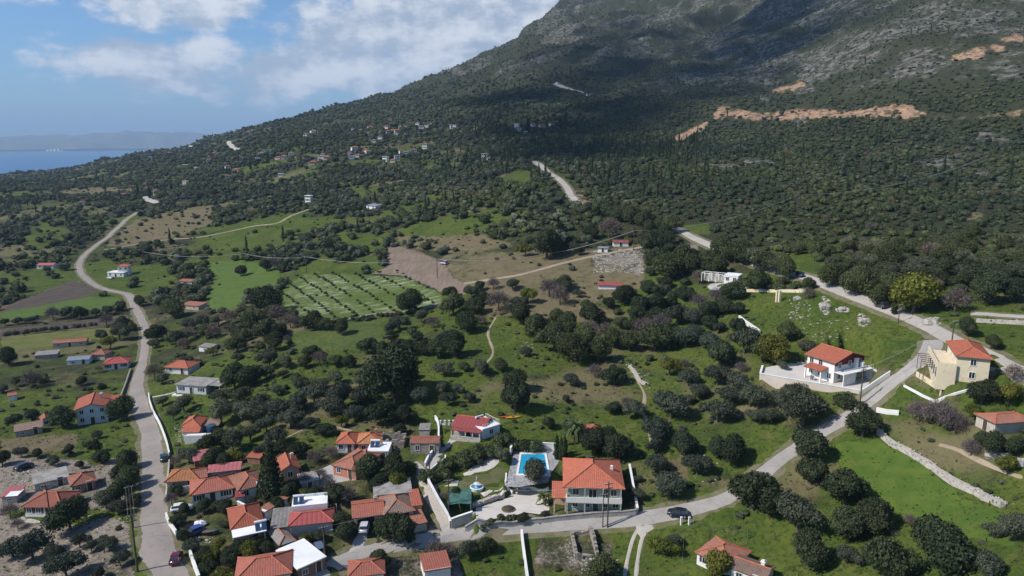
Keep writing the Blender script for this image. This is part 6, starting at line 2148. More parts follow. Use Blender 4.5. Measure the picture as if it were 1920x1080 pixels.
# wire fence round the cottage
def post_fence(name, label, pxs, h, mat, gap=2.4, rails=(.95, .5)):
    pts = []
    for a, c in zip(pxs, pxs[1:]):
        A, B = gp(*a), gp(*c)
        n = max(1, int((B - A).length / gap))
        pts += [A.lerp(B, k / n) for k in range(n)]
    pts.append(gp(*pxs[-1]))
    pts = [Vector((p.x, p.y, H(p.x, p.y))) for p in pts]
    t = thing(name, label, 'fence', pts[0])
    pb = MB(); pb.box(-.04, -.04, -.4, .04, .04, h)
    pm_ = pb.mesh('fence_post', M[mat])
    for p in pts:
        link('post', pm_, t, p - pts[0])
    for k in rails:
        b = MB(); b.tube([p - pts[0] + Vector((0, 0, h * k)) for p in pts], .012, 4); link('rail', b.mesh('fence_rail', M[mat]), t)
    return t


post_fence('wire_fence', 'wire fence on posts round the cottage by the dirt track', [(1278, 1080), (1282, 1010), (1300, 992), (1376, 1005), (1401, 1012), (1398, 1040)], 1.7, 'wire_dark', 3.0, (.97, .5))
post_fence('picket_fence', 'sparse fence posts along the dirt track', [(1212, 1010), (1207, 1045), (1212, 1090)], 1.4, 'wood', 3.0)
post_fence('rail_fence', 'white rail fence on the grass behind the red-roofed siding house', [(611, 962), (631, 958), (632, 969)], 1.6, 'frame_white', 1.0, (.95, .6, .3))

# ------------------------------------------------------------------ utility poles and lines
pole('p1', 'utility pole in front of the big villa with two crossarms', 1139, 989, 9.5, .3, 2)
pole('p2', 'thin utility pole close beside the two-armed villa pole', 1130, 989, 7.2, .3, 1, .10)
pole('p3', 'utility pole at the courtyard corner of the white villa', 1612, 760, 8.5, .5, 1)
pole('p4', 'utility pole behind the cream house at the road fork', 1782, 662, 7.5, .5, 1, lamp=True)
pole('p5', 'short utility pole on the grass verge of the upper road', 1684, 606, 5.0, .5, 1, .11)
pole('p6', 'dark double-armed pole at the lower end of the sea-side road', 258, 1072, 11, .6, 2, .17)
pole('p7', 'leaning grey pole beside the dark pole on the sea-side road', 250, 990, 9, .6, 1)
pole('p8', 'utility pole beside the lower village lane', 610, 1062, 8, .4, 1, lamp=True)
pole('p9', 'utility pole at the lane behind the green net shelter', 842, 968, 8, .2, 1)
pole('p10', 'utility pole in front of the white cottage', 95, 975, 8, .3, 1)
pole('p11', 'utility pole on the high slope of the mountain', 1847, 328, 11, .3, 1, .2)
pole('p12', 'utility pole in the dark bushes below the high slope', 1494, 405, 10, .3, 1, .2)
pole('p13', 'utility pole at the rubble heap beside the red-roofed shack', 1188, 470, 9, .3, 1, .18)
pole('p14', 'utility pole in the dry ground near the ploughed field', 820, 522, 9, .3, 1, .18)
pole('p15', 'utility pole in the rough grass before the orchard hedge', 575, 512, 9, .3, 1, .18)
pole('p16', 'utility pole at the top of the bright green field', 460, 503, 9, .3, 1, .18)
pole('p17', 'utility pole in the meadow beyond the villa with the tower', 272, 497, 9, .3, 1, .18)
pole('p18', 'utility pole standing in the grass behind the hedge trees', 843, 600, 8, .3, 1, .14)
pole('p19', 'utility pole beside the long hedge in the central meadow', 728, 668, 7, .3, 1, .14)
pole('p20', 'utility pole in the lane below the paved ramp', 806, 905, 7, .3, 1, .12)
for a, b_, sag, n in (('p11', 'p12', 5, 1), ('p12', 'p13', 4, 1), ('p13', 'p14', 5, 1), ('p14', 'p15', 2.5, 1), ('p15', 'p16', 1.6, 1), ('p16', 'p17', 2.5, 1)):
    for xo in (-.4, .4):
        wire({'p11': 'sagging wires down the mountain slope', 'p12': 'wires crossing the dark bushes above the upper road', 'p13': 'wires over the dry field to the ploughed ground', 'p14': 'wires along the orchard edge', 'p15': 'wires over the top of the bright green field', 'p16': 'wires above the meadow by the tower villa'}[a] + (', sea-side strand' if xo < 0 else ', mountain-side strand'), a, b_, sag, .055, xo)
for a, b_, sag in (('p6', 'p7', .5), ('p1', 'p9', 2.0), ('p3', 'p4', .8), ('p8', 'p9', 1.5)):
    for xo in (-.5, .5):
        wire({'p6': 'wires over the lower sea-side road', 'p1': 'wires in front of the villa along the road', 'p3': 'wires between courtyard corner and road fork', 'p8': 'wires over the village lane to the net shelter'}[a] + (', first strand' if xo < 0 else ', second strand'), a, b_, sag, .018, xo)
# ------------------------------------------------------------------ naming things by what they stand near
LAND = [(1110, 905, 'the big orange-roofed villa'), (1000, 868, 'the swimming pool'), (1590, 690, 'the white villa'), (1800, 690, 'the cream house'), (1860, 800, 'the pink-roofed low house'), (1350, 1040, 'the fenced cottage'),
        (1272, 966, 'the dark parked car'), (1100, 1025, 'the roofless ruin'), (880, 800, 'the red gable-roofed house'), (795, 838, 'the old stone house by the ramp'), (675, 835, 'the tan-roofed house'), (650, 875, 'the salmon house'),
        (735, 960, 'the weathered tile roof'), (585, 985, 'the siding-clad house'), (450, 990, 'the porch with solar panel'), (400, 930, 'the wide terracotta roof'), (345, 900, 'the striped tan roof'), (370, 810, 'the white terrace house'),
        (165, 770, 'the two-storey gable house'), (218, 680, 'the dark red roof'), (362, 722, 'the flat-roofed blue house'), (330, 688, 'the orange hip roof house'), (85, 945, 'the white cottage'), (95, 900, 'the broken slab house'),
        (600, 1060, 'the smooth white flat roof'), (820, 1065, 'the brick-red shed roof'), (680, 555, 'the orchard rows'), (460, 530, 'the bright green field'), (800, 495, 'the ploughed field'), (225, 505, 'the meadow tower villa'),
        (640, 630, 'the small meadow'), (1145, 535, 'the red sheet shelter'), (1145, 465, 'the rubble heap shacks'), (1360, 530, 'the white pergola frame'), (1653, 577, 'the car on the upper road'), (1780, 900, 'the broad dry-stone wall'),
        (1205, 705, 'the crumbled meadow wall'), (110, 570, 'the sea-side field strip'), (355, 528, 'the orange hut by the field'), (350, 580, 'the hidden pink flat roof'), (385, 652, 'the corrugated hut'), (1060, 360, 'the bend of the upper road'),
        (700, 388, 'the lone solar-roofed house'), (245, 405, 'the far straight of the sea-side road'), (1550, 575, 'the tall white outcrop'), (1410, 612, 'the curved white wall'), (1540, 215, 'the orange earth scar'), (1300, 430, 'the small grass patch by the road'),
        (1495, 395, 'the pole in the dark bushes'), (1847, 320, 'the high slope pole'), (750, 250, 'the hillside hamlet'), (600, 300, 'the orange cutting'), (970, 245, 'the shaded hamlet'), (910, 300, 'the white house at the grove edge'), (330, 300, 'the far shore houses'),
        (90, 500, 'the dark pink roof'), (20, 745, 'the tiny meadow hut'), (55, 815, 'the long grey-pink roof'), (1180, 1050, 'the dirt track'), (1560, 740, 'the courtyard retaining wall'), (975, 330, 'the round green knoll'), (1830, 405, 'the bare patch on the slope'),
        (740, 715, 'the huge spreading dark tree'), (510, 905, 'the tall dark conifer'), (1000, 905, 'the tree over the pool'), (1400, 930, 'the road bend under big trees'), (940, 540, 'the ochre track'), (1540, 320, 'the dark bush slope'), (1200, 230, 'the fold of the mountain')]
ORD = ['first', 'second', 'third', 'fourth', 'fifth', 'sixth', 'seventh', 'eighth', 'ninth', 'tenth', 'eleventh', 'twelfth', 'thirteenth', 'fourteenth', 'fifteenth', 'sixteenth', 'seventeenth', 'eighteenth', 'nineteenth', 'twentieth', 'twenty-first', 'twenty-second', 'twenty-third', 'twenty-fourth', 'twenty-fifth', 'twenty-sixth', 'twenty-seventh', 'twenty-eighth', 'twenty-ninth', 'thirtieth', 'thirty-first', 'thirty-second', 'thirty-third', 'thirty-fourth', 'thirty-fifth', 'thirty-sixth', 'thirty-seventh', 'thirty-eighth', 'thirty-ninth', 'fortieth']
LA = np.array([(p[0], p[1]) for p in LAND], float)


def autolabel(items):
    """items: list of [phrase, px, py, object]; one label each, told apart by landmark, side and order"""
    B = {}
    for it in items:
        d = np.hypot(LA[:, 0] - it[1], (LA[:, 1] - it[2]) * 1.6)
        k = int(d.argmin())
        dx, dy = it[1] - LA[k, 0], (it[2] - LA[k, 1]) * 1.6
        rel = ('mountainward of' if dx > 0 else 'seaward of') if abs(dx) > abs(dy) else ('before' if dy > 0 else 'behind')
        B.setdefault((it[0], rel, k), []).append((d[k], it[3]))
    for (ph, rel, k), v in B.items():
        v.sort(key=lambda q: q[0])
        for i, (d, o) in enumerate(v):
            if len(v) == 1:
                lab = f'{ph} {rel} {LAND[k][2]}'
            elif i < len(ORD):
                lab = f'{ORD[i]} {ph} {rel} {LAND[k][2]}'
            else:
                lab = f'{ph} in the crowd {rel} {LAND[k][2]}'
                o['group'] = (o.get('group') or 'trees') + ' ' + rel + ' ' + LAND[k][2]
            o['label'] = lab


# far village houses
vitems = []
VM = {}
for i, (px, py, wpx, kind) in enumerate(FARH):
    p = gp(px, py)
    w = max(5.5, min(13, .85 * wpx * depth_at(p) / F)); d = w * random.uniform(.7, .95)
    h = random.choice([3.0, 3.2, 5.2]) if kind != 2 else 6.0
    rz = random.uniform(-.5, .5)
    wm = ['white', 'white', 'white', 'beige'][kind] if i % 5 else 'cream'
    rm = {0: 'white_flat' if i % 3 else 'roof_faded', 1: 'roof_faded' if i % 2 else 'roof_terra', 2: 'roof_terra', 3: 'roof_orange'}[kind]
    rk = 'flat' if rm == 'white_flat' else 'hip'
    root = thing('house', 'x', 'house', (p.x, p.y, p.z + .3), rz, 'small houses of the far hillside')
    rb, rg, gb = roof_parts(w, d, h, rk, w * .17, .5)
    link('wall', wall_mesh(w, d, h, gb, found=5).mesh('wall', M[wm]), root)
    link('roof', rb.mesh('roof', [M[rm], M['wood'] if rk != 'flat' else M[rm]]), root)
    f_, pn, _, _ = window_meshes(1.2, 1.5, None)
    for s_ in range(2 if h > 5 else 1):
        for k in range(3):
            link('window', pn, root, ((k - 1) * w * .3, -.03, .9 + s_ * 2.7))
    vitems.append([{('white_flat'): 'tiny white flat-roofed house', 'roof_faded': 'tiny house with faded red roof', 'roof_terra': 'tiny house with terracotta roof', 'roof_orange': 'tiny house with bright orange roof'}[rm], px, py, root])
    HOUSES.append((p.x, p.y, p.z, rz, w, d))
autolabel(vitems)

# ------------------------------------------------------------------ trees one by one: (map x, y of the crown's foot, width, kind)
TREES = [(16, 688, 36, 'e'), (10, 612, 16, 'o'), (35, 609, 18, 'o'), (58, 608, 18, 'o'), (100, 602, 28, 'b'), (122, 597, 22, 'o'), (152, 600, 26, 'e'), (180, 594, 18, 'o'), (203, 592, 22, 'o'), (200, 612, 26, 'b'), (233, 622, 30, 'e'), (225, 642, 40, 'o'),
         (248, 622, 18, 'e'), (190, 642, 26, 'o'), (207, 657, 30, 'y'), (325, 600, 45, 'e'), (305, 577, 25, 'e'), (262, 576, 22, 'e'), (295, 642, 36, 'e'), (330, 652, 36, 'o'), (352, 642, 34, 'b'), (355, 622, 30, 'o'), (380, 617, 30, 'o'), (410, 612, 28, 'o'),
         (430, 612, 34, 'b'), (450, 637, 24, 'e'), (445, 664, 40, 'e'), (402, 637, 30, 'b'), (400, 670, 22, 'y'), (345, 657, 26, 'b'), (287, 655, 22, 'o'), (290, 714, 34, 'b'), (304, 722, 26, 'o'), (440, 730, 50, 'e'), (470, 727, 45, 'e'), (415, 802, 60, 'o'),
         (455, 792, 50, 'o'), (345, 775, 38, 'o'), (325, 790, 32, 'o'), (305, 762, 24, 'o'), (228, 792, 50, 'e'), (118, 807, 45, 'e'), (153, 724, 20, 'e'), (62, 729, 36, 'b'), (8, 737, 20, 'o'), (30, 727, 22, 'o'), (60, 792, 30, 'o'), (28, 802, 30, 'o'),
         (185, 700, 18, 'b'), (500, 592, 56, 'e'), (480, 612, 40, 'o'), (520, 604, 38, 'b'), (545, 618, 34, 'b'), (500, 645, 50, 'e'), (516, 660, 36, 'e'), (470, 622, 40, 'e'), (590, 622, 42, 'e'), (613, 622, 30, 'e'), (572, 618, 26, 'e'), (642, 629, 30, 'e'),
         (768, 594, 55, 'e'), (750, 622, 36, 'o'), (732, 628, 28, 'o'), (790, 607, 30, 'o'), (875, 628, 48, 'e'), (850, 594, 46, 'e'), (812, 617, 28, 'b'), (902, 612, 24, 'b'), (935, 587, 50, 'b'), (690, 667, 40, 'e'), (720, 670, 30, 'e'), (745, 670, 36, 'e'),
         (770, 670, 36, 'e'), (795, 670, 30, 'e'), (820, 674, 40, 'e'), (852, 674, 50, 'e'), (838, 652, 36, 'o'), (505, 692, 45, 'o'), (535, 694, 36, 'o'), (572, 692, 28, 'e'), (600, 687, 32, 'b'), (630, 690, 30, 'e'), (655, 692, 26, 'e'), (500, 712, 30, 'o'),
         (738, 756, 108, 'd'), (700, 740, 60, 'o'), (788, 760, 40, 'o'), (835, 710, 40, 'o'), (775, 684, 22, 'o'), (903, 707, 40, 'o'), (938, 699, 28, 'e'), (828, 742, 30, 'o'), (840, 764, 32, 'o'), (858, 740, 24, 'o'), (880, 757, 26, 'o'), (966, 778, 62, 'e'),
         (965, 737, 46, 'e'), (722, 800, 56, 'e'), (760, 798, 42, 'e'), (520, 744, 28, 'o'), (565, 739, 36, 'o'), (600, 732, 28, 'o'), (630, 724, 34, 'o'), (590, 764, 58, 'o'), (640, 770, 58, 'o'), (680, 762, 50, 'o'), (620, 787, 50, 'o'), (560, 777, 50, 'o'),
         (520, 787, 50, 'o'), (490, 797, 50, 'o'), (665, 792, 40, 'o'), (545, 807, 48, 'o'), (500, 813, 40, 'o'), (580, 806, 30, 'o'), (640, 804, 28, 'y'), (490, 770, 40, 'o'), (455, 758, 40, 'o'), (420, 762, 36, 'o'), (470, 830, 40, 'o'), (520, 836, 40, 'o'),
         (975, 609, 45, 'e'), (1010, 642, 52, 'e'), (1040, 662, 60, 'e'), (1072, 684, 58, 'e'), (1065, 627, 42, 'e'), (1095, 657, 50, 'e'), (1110, 612, 46, 'e'), (1135, 642, 40, 'b'), (1150, 657, 45, 'e'), (1180, 662, 40, 'e'), (1122, 682, 46, 'e'), (1195, 602, 30, 'e'),
         (1208, 640, 46, 'b'), (1228, 664, 58, 'e'), (1255, 658, 50, 'e'), (1285, 657, 50, 'o'), (1240, 622, 40, 'b'), (1270, 612, 46, 'o'), (1300, 612, 40, 'o'), (1330, 602, 36, 'e'), (1360, 592, 36, 'e'), (1382, 592, 30, 'e'), (1342, 572, 34, 'b'), (1310, 582, 38, 'b'),
         (1115, 710, 30, 'b'), (1152, 724, 44, 'e'), (1255, 708, 44, 'y'), (1070, 726, 32, 'o'), (1150, 779, 30, 'e'), (1190, 787, 40, 'o'), (1175, 764, 24, 'b'), (1257, 792, 70, 'o'), (1230, 832, 58, 'o'), (1292, 760, 26, 'o'), (1290, 727, 40, 'o'), (1350, 694, 58, 'e'),
         (1395, 669, 60, 'o'), (1430, 684, 50, 'e'), (1345, 727, 50, 'o'), (1382, 742, 50, 'o'), (1365, 764, 45, 'o'), (1345, 797, 60, 'o'), (1310, 750, 40, 'o'), (1420, 772, 58, 'o'), (1425, 797, 40, 'o'), (1460, 770, 40, 'o'), (1029, 806, 28, 'e'),
         (1115, 856, 58, 'e'), (1162, 866, 52, 'e'), (1138, 846, 46, 'e'), (1192, 940, 30, 'o'), (1448, 690, 58, 'l'), (1512, 664, 34, 'o'), (1478, 642, 38, 'e'), (1505, 808, 78, 'o'), (1490, 768, 56, 'o'), (1447, 797, 40, 'o'), (1617, 824, 58, 'e'),
         (1760, 806, 66, 'b'), (1722, 796, 50, 'b'), (1790, 820, 56, 'b'), (1840, 764, 58, 'e'), (1825, 792, 40, 'y'), (1890, 764, 50, 'y'), (1900, 718, 40, 'b'), (1712, 594, 76, 'l'), (1650, 576, 44, 'e'), (1790, 590, 56, 'b'), (1813, 634, 36, 'e'), (1862, 657, 32, 'e'),
         (1605, 560, 60, 'e'), (1560, 540, 50, 'e'), (1680, 565, 55, 'e'), (1850, 575, 60, 'e'), (1900, 570, 50, 'e'), (1517, 545, 24, 'e'), (1515, 562, 26, 'b'), (1410, 545, 18, 'e'), (1440, 548, 14, 'e'),
         (40, 860, 24, 'o'), (100, 876, 28, 'o'), (240, 882, 44, 'e'), (244, 920, 46, 'e'), (226, 945, 48, 'e'), (200, 958, 46, 'o'), (222, 968, 36, 'o'), (132, 998, 66, 'e'), (20, 975, 36, 'b'), (34, 994, 24, 'b'), (62, 1054, 68, 'o'), (25, 1049, 48, 'o'), (105, 1059, 45, 'o'),
         (150, 1030, 32, 'o'), (172, 1036, 28, 'o'), (206, 1036, 40, 'o'), (226, 1064, 34, 'o'), (125, 1088, 58, 'o'), (186, 1090, 32, 'o'), (355, 872, 38, 'o'), (437, 850, 50, 'o'), (400, 884, 46, 'e'), (322, 950, 28, 'b'), (335, 988, 28, 'e'), (400, 1058, 36, 'y'),
         (432, 1066, 36, 'e'), (470, 1056, 44, 'y'), (500, 1052, 36, 'e'), (390, 1080, 36, 'e'), (425, 1092, 34, 'y'), (408, 960, 26, 'o'), (424, 958, 26, 'e'), (472, 950, 22, 'o'), (548, 948, 26, 'y'), (575, 938, 26, 'y'), (600, 950, 22, 'e'),
         (690, 906, 58, 'e'), (740, 904, 50, 'e'), (715, 926, 44, 'e'), (746, 925, 36, 'l'), (765, 892, 30, 'e'), (628, 945, 46, 'e'), (652, 945, 36, 'b'), (742, 1024, 72, 'e'), (712, 1062, 36, 'e'), (815, 1045, 36, 'b'), (840, 1050, 38, 'b'), (880, 1048, 40, 'o'),
         (915, 1040, 34, 'e'), (642, 1014, 30, 'e'), (660, 1000, 22, 'e'), (545, 940, 40, 'e'), (570, 920, 36, 'b'), (600, 905, 30, 'b'), (620, 925, 30, 'b'), (1002, 912, 58, 'o'), (939, 868, 32, 'o'), (900, 874, 14, 'o'), (980, 984, 24, 'e'), (1022, 973, 18, 'o'), (855, 940, 26, 'e'),
         (880, 940, 22, 'y'), (832, 938, 20, 'b'), (1255, 936, 58, 'o'), (1232, 889, 44, 'o'), (1307, 895, 48, 'o'), (1283, 858, 50, 'e'), (1375, 872, 56, 'e'), (1345, 856, 40, 'e'), (1228, 852, 36, 'o'), (1412, 964, 92, 'e'), (1440, 968, 50, 'e'), (1250, 1046, 46, 'y'),
         (1262, 1030, 36, 'o'), (1345, 1088, 50, 'l'), (1130, 1086, 50, 'e'), (1515, 868, 72, 'e'), (1520, 914, 58, 'e'), (1582, 950, 78, 'e'), (1495, 1004, 86, 'o'), (1590, 1018, 72, 'e'), (1640, 1002, 72, 'e'), (1515, 1070, 74, 'e'), (1588, 1060, 46, 'o'), (1762, 1076, 110, 'e'),
         (1660, 1094, 92, 'e'), (1850, 1096, 66, 'o'), (1902, 1018, 62, 'o'), (1862, 1014, 40, 'o'), (1705, 985, 24, 'b'), (1862, 854, 46, 'e'), (1905, 852, 38, 'e'), (1888, 893, 42, 'y'), (1820, 858, 38, 'b'), (1840, 840, 30, 'e'),
         (655, 1045, 0, 'x'), (345, 1020, 30, 'e'), (360, 1037, 34, 'o'), (410, 1037, 30, 'y'), (450, 1042, 34, 'e'), (385, 1057, 34, 'e'), (480, 1037, 30, 'e'), (520, 1052, 26, 'y'), (330, 932, 26, 'e'), (420, 967, 30, 'e'), (445, 977, 26, 'o'), (520, 962, 34, 'e'), (560, 957, 34, 'y'), (590, 947, 36, 'e'), (615, 975, 30, 'e'), (502, 994, 20, 'e'), (640, 992, 40, 'e'), (650, 1017, 34, 'e'), (575, 1022, 26, 'y'), (600, 1016, 24, 'e'), (345, 967, 24, 'e'), (384, 962, 28, 'e'), (355, 1002, 20, 'b'), (404, 917, 26, 'b'), (330, 877, 24, 'b'), (420, 882, 36, 'e'), (390, 852, 40, 'e'), (412, 837, 36, 'e'), (440, 872, 28, 'y'), (530, 852, 30, 'e'), (560, 862, 36, 'e'), (500, 857, 36, 'o'), (590, 872, 30, 'b'), (622, 862, 30, 'b'), (236, 908, 44, 'e'), (250, 952, 30, 'e'), (70, 860, 22, 'e'), (130, 855, 26, 'o'), (180, 850, 24, 'e'), (190, 872, 30, 'e'), (5, 875, 30, 'e'), (150, 880, 18, 'e'), (1106, 407, 34, 'o'), (1127, 411, 38, 'e'), (1148, 414, 32, 'e'), (1165, 419, 37, 'e'), (1182, 422, 39, 'e'), (1203, 427, 29, 'e'), (1213, 433, 38, 'e'), (1238, 438, 33, 'e'), (1255, 442, 40, 'e'), (1354, 491, 50, 'e'), (1378, 497, 42, 'e'), (1392, 500, 51, 'e'), (1413, 506, 49, 'o'), (1431, 513, 47, 'e'), (1454, 520, 41, 'o'), (1473, 525, 43, 'e'), (1350, 478, 34, 'e'), (1386, 486, 34, 'e'), (1300, 640, 40, 'o'), (1330, 660, 40, 'o'), (1180, 560, 24, 'e'), (1142, 452, 44, 'b'), (1110, 450, 30, 'e'), (1025, 490, 60, 'e'), (985, 484, 30, 'y'), (1085, 480, 22, 'e'), (1055, 478, 24, 'e'), (900, 548, 22, 'e'), (925, 545, 26, 'b'),
         (1030, 560, 40, 'b'), (1050, 575, 40, 'b'), (990, 572, 36, 'y'), (1060, 540, 26, 'b'), (1085, 560, 20, 'o'), (1170, 575, 40, 'd'), (1140, 580, 26, 'e'), (1280, 520, 56, 'e'), (1250, 530, 60, 'e'), (1230, 510, 50, 'e'), (1300, 500, 36, 'e'), (1310, 535, 30, 'b'),
         (1220, 480, 44, 'e'), (1245, 465, 40, 'e'), (1215, 450, 36, 'e'), (452, 520, 24, 'e'), (500, 511, 26, 'e'), (515, 508, 22, 'b'), (190, 425, 14, 'e')]
CYP = [(510, 935, 44, 17), (1044, 862, 12, 48), (1052, 864, 11, 46), (1059, 866, 11, 50), (1676, 590, 12, 30), (1300, 270, 5, 22), (1305, 272, 5, 24), (1296, 273, 5, 20), (281, 372, 6, 22), (259, 365, 5, 20), (1060, 236, 8, 24), (1050, 240, 8, 20), (990, 246, 9, 22), (1075, 300, 5, 18),
       (1095, 292, 5, 18), (1110, 288, 5, 16), (1130, 275, 5, 16), (1340, 255, 5, 14), (735, 300, 5, 14), (470, 318, 5, 16), (930, 300, 6, 14), (945, 262, 6, 16), (1020, 262, 6, 18), (1140, 300, 6, 16), (322, 362, 6, 18), (1170, 300, 5, 16)]
VAR = {'o': [olive_crown(s) for s in (1, 2, 3, 4, 5)], 'e': [ever_crown(s) for s in (11, 12, 13, 14, 15)], 'y': [olive_crown(s, 1400, L_LIME) for s in (21, 22)], 'l': [ever_crown(s, 2200, L_LIME, .46) for s in (24,)],
       'b': [bare_crown(s) for s in (31, 32, 33)], 'd': [ever_crown(41, 4200, None, .34, 30)]}
TRUNKS = [trunk_mesh(s) for s in (1, 2, 3)]
BTR = trunk_mesh(9, 2.8, .22, 6, 2.2)
NAMEK = {'o': 'olive_tree', 'e': 'evergreen_tree', 'y': 'citrus_tree', 'l': 'leafy_tree', 'b': 'bare_tree', 'd': 'evergreen_tree', 'c': 'cypress_tree'}
PHR = {'o': 'grey-green olive tree', 'e': 'dark evergreen tree', 'y': 'yellow-green bushy tree', 'l': 'tall leafy tree with yellowish crown', 'b': 'leafless greyish tree', 'd': 'spreading dark evergreen tree', 'c': 'slim dark cypress'}
GRP = {'o': 'olive trees', 'e': 'evergreen trees', 'y': 'yellow-green trees', 'l': 'leafy trees', 'b': 'bare trees', 'd': 'evergreen trees', 'c': 'cypress trees'}
titems = []
TPOS = []
FIRST = {}


def plant(px, py, p, diam, kind, hs_=1.0, trunk=True, crown=None):
    nm = NAMEK[kind]
    big = 'large ' if diam > 9.5 else ('small ' if diam < 4.5 else '')
    root = thing(nm, 'x', 'tree', p, random.uniform(0, 6.28), GRP[kind])
    s = diam / 8.0
    cr = crown or random.choice(VAR[kind])
    o = link('crown', cr, root)
    o.scale = (s, s * random.uniform(.88, 1.1), s * hs_)
    FIRST.setdefault(cr.name, o)
    if trunk:
        tr = link('trunk', BTR if kind == 'b' else random.choice(TRUNKS), root)
        tr.scale = (s, s, s * hs_)
    titems.append([(big + PHR[kind]).replace('small tall', 'small'), px, py, root])
    TPOS.append((p.x, p.y, diam / 2))
    return root


for (px, py, w, k) in TREES:
    if k == 'x':
        continue
    p = gp(px, py - w * .09)
    d = w * depth_at(p) / F * (1.02 if k == 'o' else 1.08)
    plant(px, py, p, d, k, random.uniform(.98, 1.22) * (1.1 if k in 'lb' else 1.0))
CYM = [cypress_crown(s) for s in (1, 2)]
VAR['c'] = CYM
for (px, py, w, h) in CYP:
    p = gp(px, py)
    dep = depth_at(p)
    if h == 17:      # broad conifer between the village houses
        root = thing('conifer_tree', 'tall dark conifer between the village roofs', 'tree', p)
        cr = blobs_mesh('conifer_crown', [(0, 0, 1.6 + i * 1.35, 2.7 * (1 - i / 8.2) + .3, 2.7 * (1 - i / 8.2) + .3, 1.1) for i in range(8)], 2600, .42, L_EVER, 77, up=.3)
        link('crown', cr, root); link('trunk', TRUNKS[0], root)
        TPOS.append((p.x, p.y, 2.5))
        continue
    hh = h * dep / F / .9
    root = thing('cypress_tree', 'x', 'tree', p, random.uniform(0, 6), 'cypress trees')
    o = link('crown', random.choice(CYM), root)
    FIRST.setdefault(o.data.name, o)
    sx = max(.55, w * dep / F / 2.2)
    o.scale = (sx, sx, hh / 12.2)
    tr = link('trunk', TRUNKS[1], root); tr.scale = (.6, .6, 1)
    titems.append(['slim dark cypress', px, py, root])
    TPOS.append((p.x, p.y, 1.5))
ptr, pcr = palm_parts()
pp = gp(1078, 832)
root = thing('palm_tree', 'tall palm with shaggy fronds beside the cypresses above the pool', 'tree', pp)
o = link('crown', pcr, root); o.scale = (.92, .92, 1); link('trunk', ptr, root)
pp = gp(1019, 946)
root = thing('palm_tree', 'small palm in the white yard before the villa porch', 'tree', pp)
o = link('crown', pcr, root); o.scale = (.55, .55, .45); o = link('trunk', ptr, root); o.scale = (.5, .5, .45)
# hedge rising diagonally beside the villa garden, and smaller hedges
def hedge(label, pxs, w, h, mat=None, n=140, leaf=.42):
    line = catmull([gp(*p)[:2] for p in pxs], 1.6)
    r = random.Random(int(pxs[0][0]))
    p0 = Vector((line[0][0], line[0][1], H(line[0][0], line[0][1])))
    lob = []
    for q in line:
        for k in range(max(1, int(w / 1.5))):
            x, y = q[0] + r.uniform(-.5, .5) * w, q[1] + r.uniform(-.5, .5) * w
            s = r.uniform(.75, 1.2) * min(1.3, h * .7)
            lob.append((x - p0.x, y - p0.y, H(x, y) - p0.z + h - s * .8, s * 1.15, s * 1.15, s))
    me = blobs_mesh('hedge', lob, n * len(line) // 4, leaf, mat or L_EVER, 5, up=.5)
    # blobs_mesh drops leaves low down: keep everything above ground
    t = thing('hedge', label, 'hedge', p0)
    link('foliage', me, t)


hedge('long dark hedge climbing diagonally beside the gravel garden', [(812, 906), (835, 890), (865, 872), (895, 858), (930, 842), (956, 834)], 3.6, 2.4, n=900)
hedge('clipped hedge strip along the sea-side edge of the white yard', [(900, 987), (925, 981), (950, 977), (962, 974)], 1.0, .8, n=500)
hedge('dark hedge beside the courtyard pole', [(1572, 764), (1590, 768), (1606, 770)], 2.5, 2.2, n=600)
hedge('dark clipped hedge along the upper driveway', [(1382, 535), (1420, 538), (1470, 541), (1490, 543)], 2.4, 1.8, n=500)
hedge('dark shrub row on the fallow strip of the sea-side field', [(10, 630), (60, 622), (120, 616), (180, 610)], 2.6, 1.4, n=300)
hedge('green climbing shrub beside the villa pool wall', [(978, 846), (982, 847)], 1.2, 2.4, n=900, leaf=.3)
hedge('green climbing shrub at the middle of the pool wall', [(999, 846), (1003, 847)], 1.2, 2.4, n=900, leaf=.3)
hedge('bushes under the orchard field bank', [(560, 600), (600, 606), (660, 602), (720, 594), (780, 586)], 2.5, 1.3, n=260)

# orchard rows
sap = low_crown(3, L_EVER, 90)
n_ = 0
ORCH = [tuple(gp(*p)[:2]) for p in OPEN[1][1]]
oa = np.array(ORCH)
row = np.array(gp(702, 595)[:2]) - np.array(gp(622, 540)[:2]); row /= np.linalg.norm(row); crs = np.array([row[1], -row[0]])
c0 = oa.mean(0)
spots = []
for i in range(-16, 17):
    kk_ = 0
    for k in range(-30, 31):
        if random.random() < .05:
            continue
        q = c0 + crs * i * 7.0 + row * k * 5.6 + np.array([random.uniform(-.4, .4), random.uniform(-.4, .4)])
        if pip(np.array([q[0]]), np.array([q[1]]), ORCH)[0]:
            spots.append((q, i, kk_)); kk_ += 1
sapt = trunk_mesh(5, 1.2, .16, 2, .5)
random.shuffle(spots); spots = spots[:290]
rows_ = sorted({s_[1] for s_ in spots})
for q, i_, k_ in spots:
    p = Vector((q[0], q[1], H(*q)))
    t = thing('orchard_tree', f'small young tree, {ORD[k_]} along the {ORD[rows_.index(i_)]} planted orchard row', 'tree', p, random.uniform(0, 6), 'young trees of the orchard rows')
    s = random.uniform(.17, .26)
    o = link('crown', sap, t); o.scale = (s, s, s * 1.1)
    o = link('trunk', sapt, t); o.scale = (.6, .6, .6)

# ------------------------------------------------------------------ woods: scattered by land cover, nearest ones single, the rest as masses
HP = np.array([(h[0], h[1], math.hypot(h[4], h[5]) / 2 + 1.5) for h in HOUSES])
TP = np.array(TPOS)
RP = np.concatenate([np.column_stack([xy, np.full(len(xy), w / 2 + 1.6)]) for xy, w in ROADS])


